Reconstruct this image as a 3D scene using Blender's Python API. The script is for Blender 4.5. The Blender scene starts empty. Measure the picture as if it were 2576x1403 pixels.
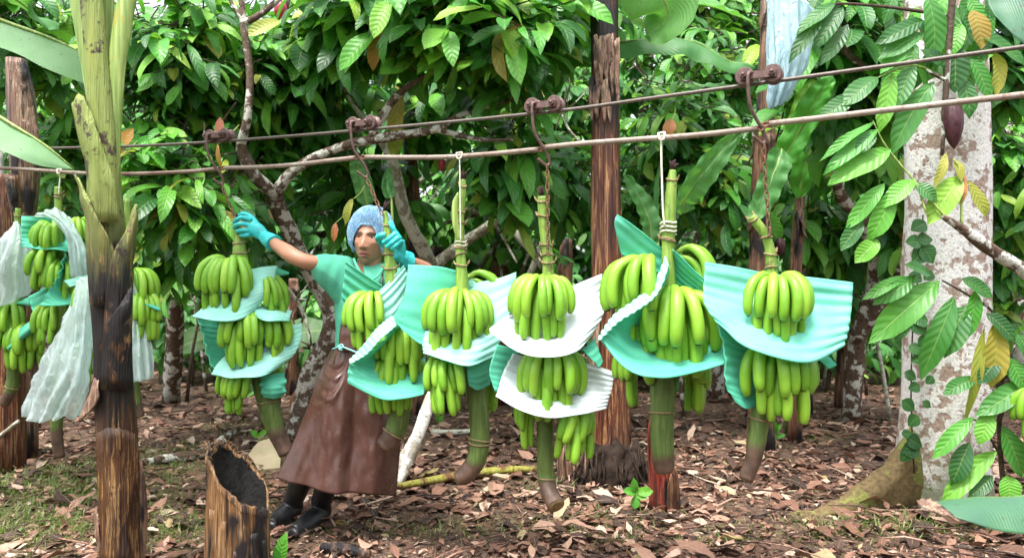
import bpy, bmesh, math, random
import numpy as np
from mathutils import Vector, Matrix, noise, Euler
R = math.radians
PI = math.pi
random.seed(7)
rng = np.random.default_rng(11)
scene = bpy.context.scene
col = scene.collection

# ------------------------------------------------------------------ camera, sky, sun, exposure
CAM_H, FPX, CX, HY = 1.2, 1950.0, 1288.0, 715.0      # eye height, focal length and horizon in photo units (2576 wide)
cd = bpy.data.cameras.new('camera')
cam = bpy.data.objects.new('camera', cd); col.objects.link(cam)
cam.location = (0, 0, CAM_H); cam.rotation_euler = (R(90), 0, 0)
cd.sensor_fit = 'HORIZONTAL'; cd.sensor_width = 36.0
cd.lens = 36.0 * FPX / 2576.0
cd.shift_y = (HY - 701.5) / 2576.0
cd.clip_start = 0.05; cd.clip_end = 500.0
cd.dof.use_dof = True; cd.dof.focus_distance = 3.4; cd.dof.aperture_fstop = 4.0
scene.camera = cam

SUN_EL, SUN_AZ = 68.0, 210.0          # degrees; azimuth measured from +Y clockwise (behind the camera, a little left)
w = bpy.data.worlds.new('World'); scene.world = w; w.use_nodes = True
nt = w.node_tree; nt.nodes.clear()
sky = nt.nodes.new('ShaderNodeTexSky'); sky.sky_type = 'NISHITA'; sky.sun_disc = False
sky.sun_elevation = R(SUN_EL); sky.sun_rotation = R(SUN_AZ)
sky.air_density = 1.0; sky.dust_density = 4.0; sky.ozone_density = 1.0
hs = nt.nodes.new('ShaderNodeHueSaturation'); hs.inputs['Saturation'].default_value = 0.25
bg = nt.nodes.new('ShaderNodeBackground'); bg.inputs['Strength'].default_value = 0.15
wo = nt.nodes.new('ShaderNodeOutputWorld')
nt.links.new(sky.outputs[0], hs.inputs['Color']); nt.links.new(hs.outputs[0], bg.inputs['Color'])
nt.links.new(bg.outputs[0], wo.inputs['Surface'])
sd = bpy.data.lights.new('sun', 'SUN'); sd.energy = 1.5; sd.angle = R(16); sd.color = (1.0, 0.96, 0.9)
sun = bpy.data.objects.new('sun', sd); col.objects.link(sun)
_az = R(SUN_AZ); _sv = Vector((math.sin(_az) * math.cos(R(SUN_EL)), math.cos(_az) * math.cos(R(SUN_EL)), math.sin(R(SUN_EL))))
sun.rotation_euler = _sv.to_track_quat('Z', 'Y').to_euler(); sun.location = _sv * 30
scene.view_settings.view_transform = 'Standard'; scene.view_settings.look = 'None'
scene.view_settings.gamma = 1.0; scene.view_settings.use_curve_mapping = False
scene.view_settings.exposure = 1.8
scene.cycles.use_denoising = True
scene.cycles.use_adaptive_sampling = True; scene.cycles.adaptive_threshold = 0.02
scene.cycles.max_bounces = 5; scene.cycles.transparent_max_bounces = 16
scene.cycles.diffuse_bounces = 3; scene.cycles.transmission_bounces = 4; scene.cycles.glossy_bounces = 3

# ------------------------------------------------------------------ helpers
def P(px, py, Y):                      # a photo position and a distance -> a point of the place
    return Vector(((px - CX) * Y / FPX, Y, CAM_H - (py - HY) * Y / FPX))
def G(px, py, dz=0.0):                 # a photo position on the ground
    Y = FPX * (CAM_H - dz) / (py - HY)
    return P(px, py, Y)
def PX(m, Y): return m * Y / FPX       # photo units -> metres at distance Y
def line_Y(px):                        # distance of the overhead cable behind photo column px
    q = (px - CX) / FPX
    t = (q * 3.87 + 1.459) / (2.339 + 1.11 * q)
    return 3.87 - 1.11 * t
def lerp(a, b, t): return a + (b - a) * t
def smooth(a, b, x):
    t = min(1, max(0, (x - a) / (b - a))); return t * t * (3 - 2 * t)
def cr(p0, p1, p2, p3, t):
    return 0.5 * ((2 * p1) + (p2 - p0) * t + (2 * p0 - 5 * p1 + 4 * p2 - p3) * t * t + (3 * p1 - p0 - 3 * p2 + p3) * t ** 3)
def spline(pts, n):                    # n+1 points on a Catmull-Rom curve through pts (vectors or numbers)
    out = []; m = len(pts) - 1
    for i in range(n + 1):
        s = i / n * m; k = min(int(s), m - 1); t = s - k
        p1, p2 = pts[k], pts[k + 1]
        p0 = pts[k - 1] if k > 0 else p1 * 2 - p2
        p3 = pts[k + 2] if k + 2 <= m else p2 * 2 - p1
        out.append(cr(p0, p1, p2, p3, t))
    return out

class MB:
    """collects one mesh; per-vertex attributes: luv (two shape coordinates) and tint"""
    def __init__(s): s.v = []; s.f = []; s.uv = []; s.tint = []; s.mi = []
    def add(s, vs, fs, uvs=None, tint=0.0, mi=0):
        b = len(s.v); s.v += [tuple(x) for x in vs]; s.f += [tuple(i + b for i in q) for q in fs]
        s.uv += uvs if uvs else [(0, 0, 0)] * len(vs)
        s.tint += [tint] * len(vs); s.mi += [mi] * len(fs); return s
    def tube(s, pts, rad, segs=10, n=None, cap=True, wob=0.0, seed=0, tint=0.0, flat=1.0, mi=0, ridge=0):
        pts = [Vector(p) for p in pts]
        rad = list(rad) if hasattr(rad, '__len__') else [rad] * len(pts)
        if n:
            rr = spline(rad, n) if len(rad) == len(pts) else rad
            pts = spline(pts, n); rad = rr
        m = len(pts); T = []
        for i in range(m):
            d = pts[min(i + 1, m - 1)] - pts[max(i - 1, 0)]
            T.append(d.normalized() if d.length > 1e-9 else Vector((0, 0, 1)))
        a = Vector((1, 0, 0)) if abs(T[0].x) < .8 else Vector((0, 1, 0))
        N = (a - T[0] * a.dot(T[0])).normalized()
        vs, fs, uv = [], [], []
        for i in range(m):
            if i: N = (N - T[i] * N.dot(T[i])).normalized()
            B = T[i].cross(N)
            for k in range(segs):
                an = 2 * PI * k / segs
                r = rad[i]
                if wob: r *= 1 + wob * noise.noise(Vector((math.cos(an) * 1.3 + seed * 7.1, math.sin(an) * 1.3, i * .55 + seed)))
                if ridge: r *= 1 + ridge * (1 if k % 2 else -1)
                vs.append(pts[i] + N * math.cos(an) * r + B * math.sin(an) * r * flat)
                uv.append((i / (m - 1), k / segs, 0))
        for i in range(m - 1):
            for k in range(segs):
                k2 = (k + 1) % segs
                fs.append((i * segs + k, i * segs + k2, (i + 1) * segs + k2, (i + 1) * segs + k))
        if cap:
            fs.append(tuple(range(segs - 1, -1, -1))); fs.append(tuple((m - 1) * segs + k for k in range(segs)))
        return s.add(vs, fs, uv, tint, mi)
    def box(s, c, sx, sy, sz, rot=None, mi=0, bev=0.0):
        rot = rot or Matrix.Identity(3)
        vs = [Vector(c) + rot @ Vector((x * sx / 2, y * sy / 2, z * sz / 2)) for z in (-1, 1) for y in (-1, 1) for x in (-1, 1)]
        return s.add(vs, [(0, 2, 3, 1), (4, 5, 7, 6), (0, 1, 5, 4), (2, 6, 7, 3), (0, 4, 6, 2), (1, 3, 7, 5)], None, 0, mi)
    def sheet(s, g, thick=0.0, tint=0.0, mi=0, uvs=None):
        """a grid g[j][i] of points, optionally a closed sheet with a thickness"""
        nj, ni = len(g), len(g[0])
        idx = lambda j, i: j * ni + i
        vs = [p for r in g for p in r]
        uv = uvs or [(i / (ni - 1), j / (nj - 1), 0) for j in range(nj) for i in range(ni)]
        fs = [(idx(j, i), idx(j, i + 1), idx(j + 1, i + 1), idx(j + 1, i)) for j in range(nj - 1) for i in range(ni - 1)]
        if thick <= 0: return s.add(vs, fs, uv, tint, mi)
        nr = []
        for j in range(nj):
            for i in range(ni):
                du = g[j][min(i + 1, ni - 1)] - g[j][max(i - 1, 0)]; dv = g[min(j + 1, nj - 1)][i] - g[max(j - 1, 0)][i]
                c = du.cross(dv); nr.append(c.normalized() if c.length > 1e-12 else Vector((0, -1, 0)))
        h = thick / 2; N = len(vs)
        allv = [v + n * h for v, n in zip(vs, nr)] + [v - n * h for v, n in zip(vs, nr)]
        fs2 = list(fs) + [tuple(N + k for k in reversed(q)) for q in fs]
        rim = [idx(0, i) for i in range(ni)] + [idx(j, ni - 1) for j in range(1, nj)] + [idx(nj - 1, i) for i in range(ni - 2, -1, -1)] + [idx(j, 0) for j in range(nj - 2, 0, -1)]
        for a, b in zip(rim, rim[1:] + rim[:1]): fs2.append((b, a, N + a, N + b))
        return s.add(allv, fs2, uv + uv, tint, mi)
    def mesh(s, name, mats, origin=(0, 0, 0), smooth=True):
        me = bpy.data.meshes.new(name)
        o = Vector(origin)
        me.from_pydata([(x - o.x, y - o.y, z - o.z) for x, y, z in s.v], [], s.f)
        fin_mesh(me, s.uv, s.tint, mats, smooth)
        if any(s.mi): me.polygons.foreach_set('material_index', s.mi)
        return me
    def build(s, name, mats, parent=None, origin=None, smooth=True):
        o = Vector(origin) if origin is not None else (world_loc(parent) if parent else Vector((0, 0, 0)))
        me = s.mesh(name, mats, o, smooth)
        return link(name, me, parent, None if parent else o)

def fin_mesh(me, uv, tint, mats, smooth=True):
    a = me.attributes.new('luv', 'FLOAT_VECTOR', 'POINT'); a.data.foreach_set('vector', np.asarray(uv, dtype=np.float32).ravel())
    a = me.attributes.new('tint', 'FLOAT', 'POINT'); a.data.foreach_set('value', np.asarray(tint, dtype=np.float32))
    for m in (mats if isinstance(mats, (list, tuple)) else [mats]): me.materials.append(m)
    if smooth: me.shade_smooth()
    me.update()
ROOT = {}
def world_loc(o): return ROOT[o.as_pointer()]
def link(name, me, parent=None, loc=None, mat=None):
    o = bpy.data.objects.new(name, me); col.objects.link(o)
    if parent is not None:
        o.parent = parent; ROOT[o.as_pointer()] = world_loc(parent)
        if mat is not None: o.matrix_basis = Matrix.Translation(-world_loc(parent)) @ mat
    else:
        if mat is not None: o.matrix_basis = mat
        elif loc is not None: o.location = loc
        ROOT[o.as_pointer()] = Vector(loc) if loc is not None else (mat.translation.copy() if mat is not None else Vector((0, 0, 0)))
    return o
def inst(name, me, parent, M):          # a part that shares its mesh; M is its world matrix; its own children take the same world frame
    o = bpy.data.objects.new(name, me); col.objects.link(o); o.parent = parent
    o.matrix_basis = Matrix.Translation(-world_loc(parent)) @ M
    return o
def tag(o, label=None, cat=None, group=None, kind=None):
    if label: o['label'] = label
    if cat: o['category'] = cat
    if group: o['group'] = group
    if kind: o['kind'] = kind
    return o
def thing(name, loc, label, cat, group=None):
    o = bpy.data.objects.new(name, None); col.objects.link(o); o.empty_display_size = .1
    o.location = loc; ROOT[o.as_pointer()] = Vector(loc)
    return tag(o, label, cat, group)
def mesh_np(name, V, F, uv, tint, mats, smooth=True):
    """V (n,3) floats, F (m,4) quad indices"""
    me = bpy.data.meshes.new(name)
    me.vertices.add(len(V)); me.vertices.foreach_set('co', np.ascontiguousarray(V, dtype=np.float32).ravel())
    k = F.shape[1]
    me.loops.add(F.size); me.loops.foreach_set('vertex_index', np.ascontiguousarray(F, dtype=np.int32).ravel())
    me.polygons.add(len(F)); me.polygons.foreach_set('loop_start', np.arange(0, F.size, k, dtype=np.int32))
    me.update(calc_edges=True)
    fin_mesh(me, uv, tint, mats, smooth)
    return me

# ------------------------------------------------------------------ materials
class NT:
    def __init__(s, name):
        s.m = bpy.data.materials.new(name); s.m.use_nodes = True; s.t = s.m.node_tree; s.t.nodes.clear()
        s.out = s.n('ShaderNodeOutputMaterial')
    def n(s, typ, **kw):
        x = s.t.nodes.new(typ)
        for k, v in kw.items():
            if k in x.bl_rna.properties and k not in ('inputs',): setattr(x, k, v)
        return x
    def l(s, a, b): s.t.links.new(a, b)
    def put(s, sock, v):
        if hasattr(v, 'links') or hasattr(v, 'is_linked'): s.l(v, sock)
        else:
            if isinstance(v, (tuple, list)) and len(v) == 3 and sock.type == 'RGBA': v = (*v, 1)
            sock.default_value = v
    def attr(s, name, out='Vector'):
        a = s.n('ShaderNodeAttribute'); a.attribute_name = name; return a.outputs[out]
    def coord(s, kind='Object'):
        return s.n('ShaderNodeTexCoord').outputs[kind]
    def math(s, op, a, b=0.0, c=0.0, clamp=False):
        x = s.n('ShaderNodeMath'); x.operation = op; x.use_clamp = clamp
        s.put(x.inputs[0], a); s.put(x.inputs[1], b); s.put(x.inputs[2], c); return x.outputs[0]
    def sep(s, v):
        x = s.n('ShaderNodeSeparateXYZ'); s.put(x.inputs[0], v); return x.outputs
    def mapping(s, v, scale=(1, 1, 1), loc=(0, 0, 0)):
        x = s.n('ShaderNodeMapping'); s.put(x.inputs['Vector'], v); x.inputs['Scale'].default_value = scale; x.inputs['Location'].default_value = loc
        return x.outputs[0]
    def noise(s, v, scale=5, detail=3, rough=.55, out='Fac', dist=0.0):
        x = s.n('ShaderNodeTexNoise'); s.put(x.inputs['Vector'], v); x.inputs['Scale'].default_value = scale
        x.inputs['Detail'].default_value = detail; x.inputs['Roughness'].default_value = rough; x.inputs['Distortion'].default_value = dist
        return x.outputs[out]
    def voronoi(s, v, scale=5, out='Distance', feature='F1'):
        x = s.n('ShaderNodeTexVoronoi'); x.feature = feature; s.put(x.inputs['Vector'], v); x.inputs['Scale'].default_value = scale
        return x.outputs[out]
    def ramp(s, f, stops, interp='LINEAR'):
        x = s.n('ShaderNodeValToRGB'); s.put(x.inputs[0], f); e = x.color_ramp; e.interpolation = interp
        while len(e.elements) < len(stops): e.elements.new(.5)
        for el, (p, c) in zip(e.elements, stops):
            el.position = p; el.color = (*c, 1) if len(c) == 3 else c
        return x.outputs[0]
    def fmap(s, f, a, b, c=0.0, d=1.0):
        x = s.n('ShaderNodeMapRange'); s.put(x.inputs[0], f)
        for i, v in enumerate((a, b, c, d)): x.inputs[1 + i].default_value = v
        return x.outputs[0]
    def mix(s, f, a, b, blend='MIX'):
        x = s.n('ShaderNodeMix'); x.data_type = 'RGBA'; x.blend_type = blend
        s.put(x.inputs[0], f); s.put(x.inputs[6], a); s.put(x.inputs[7], b); return x.outputs[2]
    def bump(s, h, strength=.5, dist=.01, normal=None):
        x = s.n('ShaderNodeBump'); s.put(x.inputs['Height'], h); x.inputs['Strength'].default_value = strength; x.inputs['Distance'].default_value = dist
        if normal is not None: s.l(normal, x.inputs['Normal'])
        return x.outputs[0]
    def bsdf(s, color, rough=.6, spec=.4, normal=None, metal=0.0, **kw):
        x = s.n('ShaderNodeBsdfPrincipled'); s.put(x.inputs['Base Color'], color); s.put(x.inputs['Roughness'], rough)
        s.put(x.inputs['Specular IOR Level'], spec); s.put(x.inputs['Metallic'], metal)
        if normal is not None: s.l(normal, x.inputs['Normal'])
        for k, v in kw.items(): s.put(x.inputs[k.replace('_', ' ')], v)
        return x.outputs[0]
    def translucent(s, color, normal=None):
        x = s.n('ShaderNodeBsdfTranslucent'); s.put(x.inputs[0], color)
        if normal is not None: s.l(normal, x.inputs['Normal'])
        return x.outputs[0]
    def mixs(s, f, a, b):
        x = s.n('ShaderNodeMixShader'); s.put(x.inputs[0], f); s.l(a, x.inputs[1]); s.l(b, x.inputs[2]); return x.outputs[0]
    def done(s, sh): s.l(sh, s.out.inputs['Surface']); return s.m
    def rand(s):                                   # 0..1, one value per leaf (its object and its tint)
        o = s.n('ShaderNodeObjectInfo'); return s.math('FRACT', s.math('ADD', o.outputs['Random'], s.attr('tint', 'Fac')))

def mat_leaf(name, stops, rough=.38, veins=9.0, trans=.34, quilt=.42, rib=(.35, .5, .12)):
    s = NT(name); uv = s.sep(s.attr('luv')); r = s.rand()
    av = s.math('ABSOLUTE', uv[1])
    base = s.ramp(r, stops)
    co = s.coord()
    blot = s.noise(co, 9, 2)
    base = s.mix(s.fmap(blot, .35, .75, 0, .45), base, s.mix(.5, base, (.07, .27, .03)))
    ph = s.math('MULTIPLY', s.math('SUBTRACT', uv[0], s.math('MULTIPLY', av, .16)), veins * 2 * PI)
    sn = s.math('SINE', ph)
    vein = s.fmap(sn, .86, 1.0)
    mid = s.fmap(av, .03, .075, 1, 0)
    line = s.math('MAXIMUM', mid, s.math('MULTIPLY', vein, .35))
    cl = s.mix(s.math('MULTIPLY', line, .34), base, rib)
    spots = s.fmap(s.noise(co, 55, 1), .70, .74)
    cl = s.mix(s.math('MULTIPLY', spots, .5), cl, (.05, .035, .015))
    hgt = s.math('ADD', s.math('MULTIPLY', sn, -.5), s.math('MULTIPLY', mid, -1.2))
    nb = s.bump(hgt, quilt, .004)
    a = s.bsdf(cl, s.fmap(blot, .3, .7, rough - .06, rough + .14), .5, nb)
    b = s.translucent(s.mix(.5, cl, (.18, .52, .02)), nb)
    return s.done(s.mixs(trans, a, b))
CACAO = [(0, (.014, .080, .022)), (.18, (.026, .135, .028)), (.40, (.042, .205, .032)), (.60, (.078, .295, .038)), (.78, (.14, .41, .045)), (.93, (.25, .51, .055)), (.985, (.42, .48, .07)), (1, (.38, .26, .07))]
M_leaf = mat_leaf('leaf_green', CACAO)
M_leaf_far = mat_leaf('leaf_green_far', [(0, (.022, .105, .034)), (.35, (.042, .185, .046)), (.65, (.078, .285, .055)), (.9, (.15, .40, .065)), (1, (.27, .50, .09))], quilt=.3)
M_leaf_light = mat_leaf('leaf_light', [(0, (.055, .29, .030)), (.4, (.10, .39, .036)), (.75, (.19, .48, .046)), (1, (.34, .55, .065))])
M_leaf_dark = mat_leaf('leaf_dark', [(0, (.010, .065, .020)), (.6, (.020, .115, .030)), (1, (.040, .18, .038))])
M_leaf_mid = mat_leaf('leaf_mid', [(0, (.022, .12, .026)), (.5, (.045, .21, .034)), (1, (.09, .32, .042))])
M_leaf_lime = mat_leaf('leaf_lime', [(0, (.055, .28, .030)), (.5, (.10, .38, .036)), (1, (.18, .46, .045))])
M_leaf_yellow = mat_leaf('leaf_yellow', [(0, (.34, .34, .05)), (.5, (.45, .36, .06)), (1, (.42, .22, .06))], trans=.4)
M_leaf_orange = mat_leaf('leaf_orange', [(0, (.55, .24, .06)), (1, (.60, .16, .08))], trans=.4)
M_leaf_pink = mat_leaf('leaf_pink', [(0, (.62, .20, .17)), (1, (.60, .12, .10))], trans=.35, rib=(.7, .4, .3))
M_bleaf = mat_leaf('banana_leaf', [(0, (.05, .20, .05)), (.5, (.085, .27, .07)), (1, (.14, .34, .09))], rough=.42, veins=46, trans=.38, quilt=.35, rib=(.4, .55, .22))
M_bleaf_pale = mat_leaf('banana_leaf_pale', [(0, (.22, .42, .22)), (1, (.30, .5, .27))], rough=.5, veins=60, trans=.4, quilt=.25, rib=(.5, .62, .35))

def mat_stem(name, dark, mid, light, black=(.012, .009, .01), zs=14, blackband=None, green=None, wet=.45):
    """banana pseudostem: vertical fibres, blackened sheath patches, optional green above a height (metres, object space)"""
    s = NT(name); co = s.coord(); xyz = s.sep(co)
    st = s.noise(s.mapping(co, (zs, zs, 1.1)), 2.4, 5, .6)
    fine = s.noise(s.mapping(co, (70, 70, 1.6)), 2.0, 3); crk = s.noise(s.mapping(co, (26, 26, .5)), 2.2, 4, .65)
    big = s.noise(s.mapping(co, (5, 5, 2.0)), 1.6, 3)
    c = s.ramp(s.math('ADD', s.math('MULTIPLY', st, .55), s.math('MULTIPLY', fine, .45)), [(.36, dark), (.45, mid), (.52, mid), (.57, light), (.61, mid), (.68, dark)])
    c = s.mix(s.fmap(crk, .56, .60, 0, .85), c, black)
    c = s.mix(s.fmap(crk, .36, .40, .7, 0), c, light)
    bm = s.fmap(big, .50, .60)
    if blackband:
        z0, z1, z2, z3 = blackband
        zz = s.math('ADD', xyz[2], s.math('MULTIPLY', s.math('SUBTRACT', st, .5), .5))
        band = s.math('MULTIPLY', s.fmap(zz, z0, z1), s.fmap(zz, z2, z3, 1, 0))
        bm = s.math('MAXIMUM', s.math('MULTIPLY', band, s.fmap(s.noise(s.mapping(co, (9, 9, 5)), 1.3, 4, .65), .40, .47)), s.math('MULTIPLY', bm, .35))
    c = s.mix(bm, c, black)
    if green:
        z0, z1, gc = green
        gm = s.fmap(s.math('ADD', xyz[2], s.math('MULTIPLY', s.math('SUBTRACT', big, .5), .55)), z0, z1)
        blot = s.fmap(s.noise(co, 9, 4, .7), .56, .62)
        g2 = s.mix(blot, s.ramp(st, [(.3, gc), (.6, tuple(min(1, x * 1.5) for x in gc)), (.75, (.34, .27, .04))]), (.05, .03, .02))
        c = s.mix(gm, c, g2)
    nb = s.bump(s.math('ADD', s.math('ADD', st, crk), s.math('MULTIPLY', fine, .6)), .9, .014)
    return s.done(s.bsdf(c, s.fmap(big, .3, .7, wet - .1, wet + .25), .4, nb))
M_stem_front = mat_stem('banana_stem_front', (.024, .011, .008), (.085, .036, .016), (.34, .20, .08), blackband=(.52, .74, 1.26, 1.62), green=(1.20, 1.62, (.17, .21, .05)))
M_stem_red = mat_stem('banana_stem_red', (.032, .010, .008), (.12, .036, .017), (.40, .22, .10), blackband=(2.0, 2.3, 3.4, 3.8))
M_stem_dry = mat_stem('banana_stem_dry', (.06, .035, .025), (.20, .11, .075), (.42, .30, .20))
M_stem_far = mat_stem('banana_stem_far', (.05, .02, .014), (.16, .07, .04), (.33, .2, .12), zs=20)
M_stump = mat_stem('stump_fibre', (.05, .022, .012), (.18, .088, .036), (.38, .24, .12), zs=22)
def mat_petiole():
    s = NT('petiole_green'); co = s.coord(); f = s.noise(s.mapping(co, (40, 40, 1.2)), 2, 3); n = s.noise(co, 7, 4, .6)
    c = s.ramp(f, [(.3, (.14, .23, .045)), (.5, (.24, .34, .08)), (.7, (.40, .47, .16))])
    c = s.mix(s.fmap(n, .58, .66, 0, .7), c, (.34, .30, .05)); c = s.mix(s.fmap(s.noise(co, 30, 3), .66, .72, 0, .6), c, (.10, .06, .03))
    return s.done(s.bsdf(c, .42, .45, s.bump(f, .3, .006)))
M_petiole = mat_petiole()

def mat_bark(name, dark, mid, lichen, amt=.52, sc=9, moss=None):
    s = NT(name); co = s.coord()
    n1 = s.noise(co, sc, 5, .6); n2 = s.noise(co, sc * 4.3, 4, .6); n3 = s.noise(co, sc * .45, 3)
    c = s.ramp(n2, [(.3, dark), (.65, mid)])
    lm = s.fmap(s.math('ADD', s.math('MULTIPLY', n1, .7), s.math('MULTIPLY', n3, .3)), amt, amt + .035)
    lm = s.math('MULTIPLY', lm, s.fmap(n2, .28, .42))
    lc = s.mix(s.fmap(n2, .45, .6), lichen, tuple(x * .72 for x in lichen))
    c = s.mix(lm, c, lc)
    if moss:
        up = s.sep(s.coord())[2]
        mm = s.math('MULTIPLY', s.fmap(up, moss[0], moss[1], 1, 0), s.fmap(n3, .4, .55))
        c = s.mix(mm, c, moss[2])
    nb = s.bump(s.math('ADD', s.math('MULTIPLY', n2, .7), s.math('MULTIPLY', lm, .35)), .7, .01)
    return s.done(s.bsdf(c, .85, .2, nb))
M_bark = mat_bark('bark_lichen', (.045, .030, .022), (.15, .10, .07), (.60, .60, .54), .50, 11)
M_bark_limb = mat_bark('bark_limb', (.05, .034, .026), (.16, .11, .08), (.58, .56, .50), .50, 13)
M_bark_dark = mat_bark('bark_dark', (.035, .024, .018), (.10, .07, .05), (.42, .45, .38), .58, 14)
M_bark_pale = mat_bark('bark_pale', (.16, .14, .10), (.34, .31, .23), (.60, .60, .50), .46, 13)
M_bark_white = mat_bark('bark_white', (.22, .15, .12), (.42, .32, .27), (.80, .78, .76), .455, 14, moss=(.0, .55, (.10, .11, .025)))
M_root = mat_bark('bark_mossy', (.085, .06, .03), (.19, .135, .065), (.20, .21, .06), .52, 9)

def simple(name, color, rough=.6, spec=.4, metal=0.0, nsc=30, var=.25, bump=.2, bdist=.003, **kw):
    s = NT(name); co = s.coord(); n = s.noise(co, nsc, 4, .6)
    lo = tuple(x * (1 - var) for x in color); hi = tuple(min(1, x * (1 + var)) for x in color)
    return s.done(s.bsdf(s.ramp(n, [(.3, lo), (.7, hi)]), s.fmap(n, .3, .7, max(.05, rough - .08), min(1, rough + .08)), spec, s.bump(n, bump, bdist), metal, **kw))
M_rust = simple('rusty_steel', (.125, .072, .064), .5, .5, .3, 60, .45, .4)
M_rust2 = simple('orange_rust', (.16, .085, .05), .75, .3, .1, 70, .4, .5)
M_cable = simple('steel_cable', (.12, .10, .085), .5, .5, .4, 90, .35, .3)
def mat_bar():
    s = NT('spacer_bar'); co = s.coord(); n = s.noise(co, 3.0, 4, .6); f = s.noise(co, 60, 3)
    c = s.ramp(n, [(.35, (.16, .095, .075)), (.55, (.30, .24, .20)), (.7, (.42, .38, .32))])
    c = s.mix(s.fmap(f, .55, .65, 0, .5), c, (.12, .06, .04))
    return s.done(s.bsdf(c, .65, .4, s.bump(f, .4, .002), .1))
M_bar = mat_bar()
M_string = simple('cotton_string', (.62, .60, .50), .9, .1, 0, 120, .2, .5)
M_string_teal = simple('teal_string', (.25, .62, .60), .6, .3, 0, 120, .2, .3)

# ------------------------------------------------------------------ leaf shapes
def leaf_arrays(L, W, nu, nv, droop=.25, fold=.18, wave=.03, twist=0.0, curl=0.0, seed=0, broad=.46):
    """a leaf from the origin along +X, face up; returns verts, quads, uvs"""
    rs = random.Random(seed); V = []; UV = []
    ph = rs.uniform(0, 6); ph2 = rs.uniform(0, 6); side = rs.uniform(-.05, .05)
    x = z = 0.0; ang = droop * -.35; step = L / nu
    for i in range(nu + 1):
        u = i / nu
        if i: ang += droop * 1.5 / nu; x += math.cos(ang) * step; z -= math.sin(ang) * step
        a, b = broad, 1 - broad
        w = (max(u, 0) ** (.75)) * (max(1 - u, 0) ** (.75 * b / a)) / ((a ** .75) * (b ** (.75 * b / a)))
        if u > .86: w *= .75
        w = max(w, .035) * W / 2
        if u >= 1: w = .0006
        for k in range(-nv, nv + 1):
            s = k / nv
            yy = s * w * math.cos(fold) ; zz = abs(s) * w * math.sin(fold)
            zz += wave * L * (.5 + .5 * abs(s)) * abs(s) * math.sin(u * 9 + ph + (1.5 if s > 0 else 0))
            zz -= curl * w * s * s
            tw = twist * u; cy, sy = math.cos(tw), math.sin(tw)
            V.append((x + zz * math.sin(ang), (yy * cy - zz * sy) + side * L * math.sin(u * 3 + ph2), z + (zz * cy + yy * sy) * math.cos(ang)))
            UV.append((u, s, 0))
    m = 2 * nv + 1
    F = [(i * m + k, (i + 1) * m + k, (i + 1) * m + k + 1, i * m + k + 1) for i in range(nu) for k in range(m - 1)]
    return np.array(V), np.array(F), np.array(UV, dtype=np.float32)
def rotmats(dirs, ups):
    d = dirs / np.linalg.norm(dirs, axis=1, keepdims=True)
    y = np.cross(ups, d); y /= np.linalg.norm(y, axis=1, keepdims=True) + 1e-9
    z = np.cross(d, y)
    return np.stack([d, y, z], axis=2)          # columns are the leaf's axes
def scatter(name, variants, pos, rot, scl, tints, mats, parent=None, smooth=True, kind='stuff'):
    Vs, Fs, Us, Ts = [], [], [], []; base = 0; n = len(pos); which = np.arange(n) % len(variants)
    o = np.array(world_loc(parent)) if parent else np.zeros(3)
    for k, (V, F, U) in enumerate(variants):
        ii = np.where(which == k)[0]
        if not len(ii): continue
        X = np.einsum('nij,vj->nvi', rot[ii], V) * scl[ii][:, None, None] + pos[ii][:, None, :] - o
        nv = len(V)
        Vs.append(X.reshape(-1, 3)); Us.append(np.tile(U, (len(ii), 1))); Ts.append(np.repeat(tints[ii], nv))
        Fs.append((F[None] + (np.arange(len(ii)) * nv)[:, None, None]).reshape(-1, F.shape[1]) + base); base += nv * len(ii)
    me = mesh_np(name, np.concatenate(Vs), np.concatenate(Fs), np.concatenate(Us), np.concatenate(Ts), mats, smooth)
    ob = link(name, me, parent)
    if kind: ob['kind'] = kind
    return ob

# ------------------------------------------------------------------ ground
def ground_z(x, y):
    return .035 * noise.noise(Vector((x * .8, y * .8, 3.1))) + .02 * noise.noise(Vector((x * 2.7, y * 2.7, 1.7)))
def build_ground():
    xs = np.concatenate([np.linspace(-160, -7, 14), np.linspace(-6.8, 6.8, 130), np.linspace(7, 160, 14)])
    ys = np.concatenate([np.linspace(-40, 1.8, 8), np.linspace(2, 14, 120), np.linspace(14.4, 300, 20)])
    V = np.array([(x, y, ground_z(x, y)) for y in ys for x in xs]); n = len(xs)
    F = np.array([(j * n + i, j * n + i + 1, (j + 1) * n + i + 1, (j + 1) * n + i) for j in range(len(ys) - 1) for i in range(n - 1)])
    s = NT('soil'); co = s.coord(); a = s.noise(co, 1.6, 4); b = s.noise(co, 22, 5, .7); c = s.noise(co, 90, 3)
    cl = s.ramp(b, [(.3, (.045, .028, .020)), (.5, (.12, .075, .055)), (.68, (.24, .16, .115))])
    cl = s.mix(s.fmap(c, .6, .68, 0, .6), cl, (.34, .25, .19))
    xyz = s.sep(co)
    lf = s.math('MULTIPLY', s.fmap(xyz[0], -.9, -1.5), s.fmap(xyz[1], 5.4, 4.4))
    cl = s.mix(s.math('MULTIPLY', s.math('MAXIMUM', s.math('MULTIPLY', s.fmap(a, .5, .62), .35), lf), s.fmap(b, .38, .55, 0, .7)), cl, (.12, .13, .04))
    M = s.done(s.bsdf(cl, .95, .15, s.bump(s.math('ADD', b, s.math('MULTIPLY', c, .6)), .9, .03)))
    g = link('ground', mesh_np('ground', V, F, np.zeros((len(V), 3)), np.zeros(len(V)), M))
    return tag(g, kind='structure')
build_ground()

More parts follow.
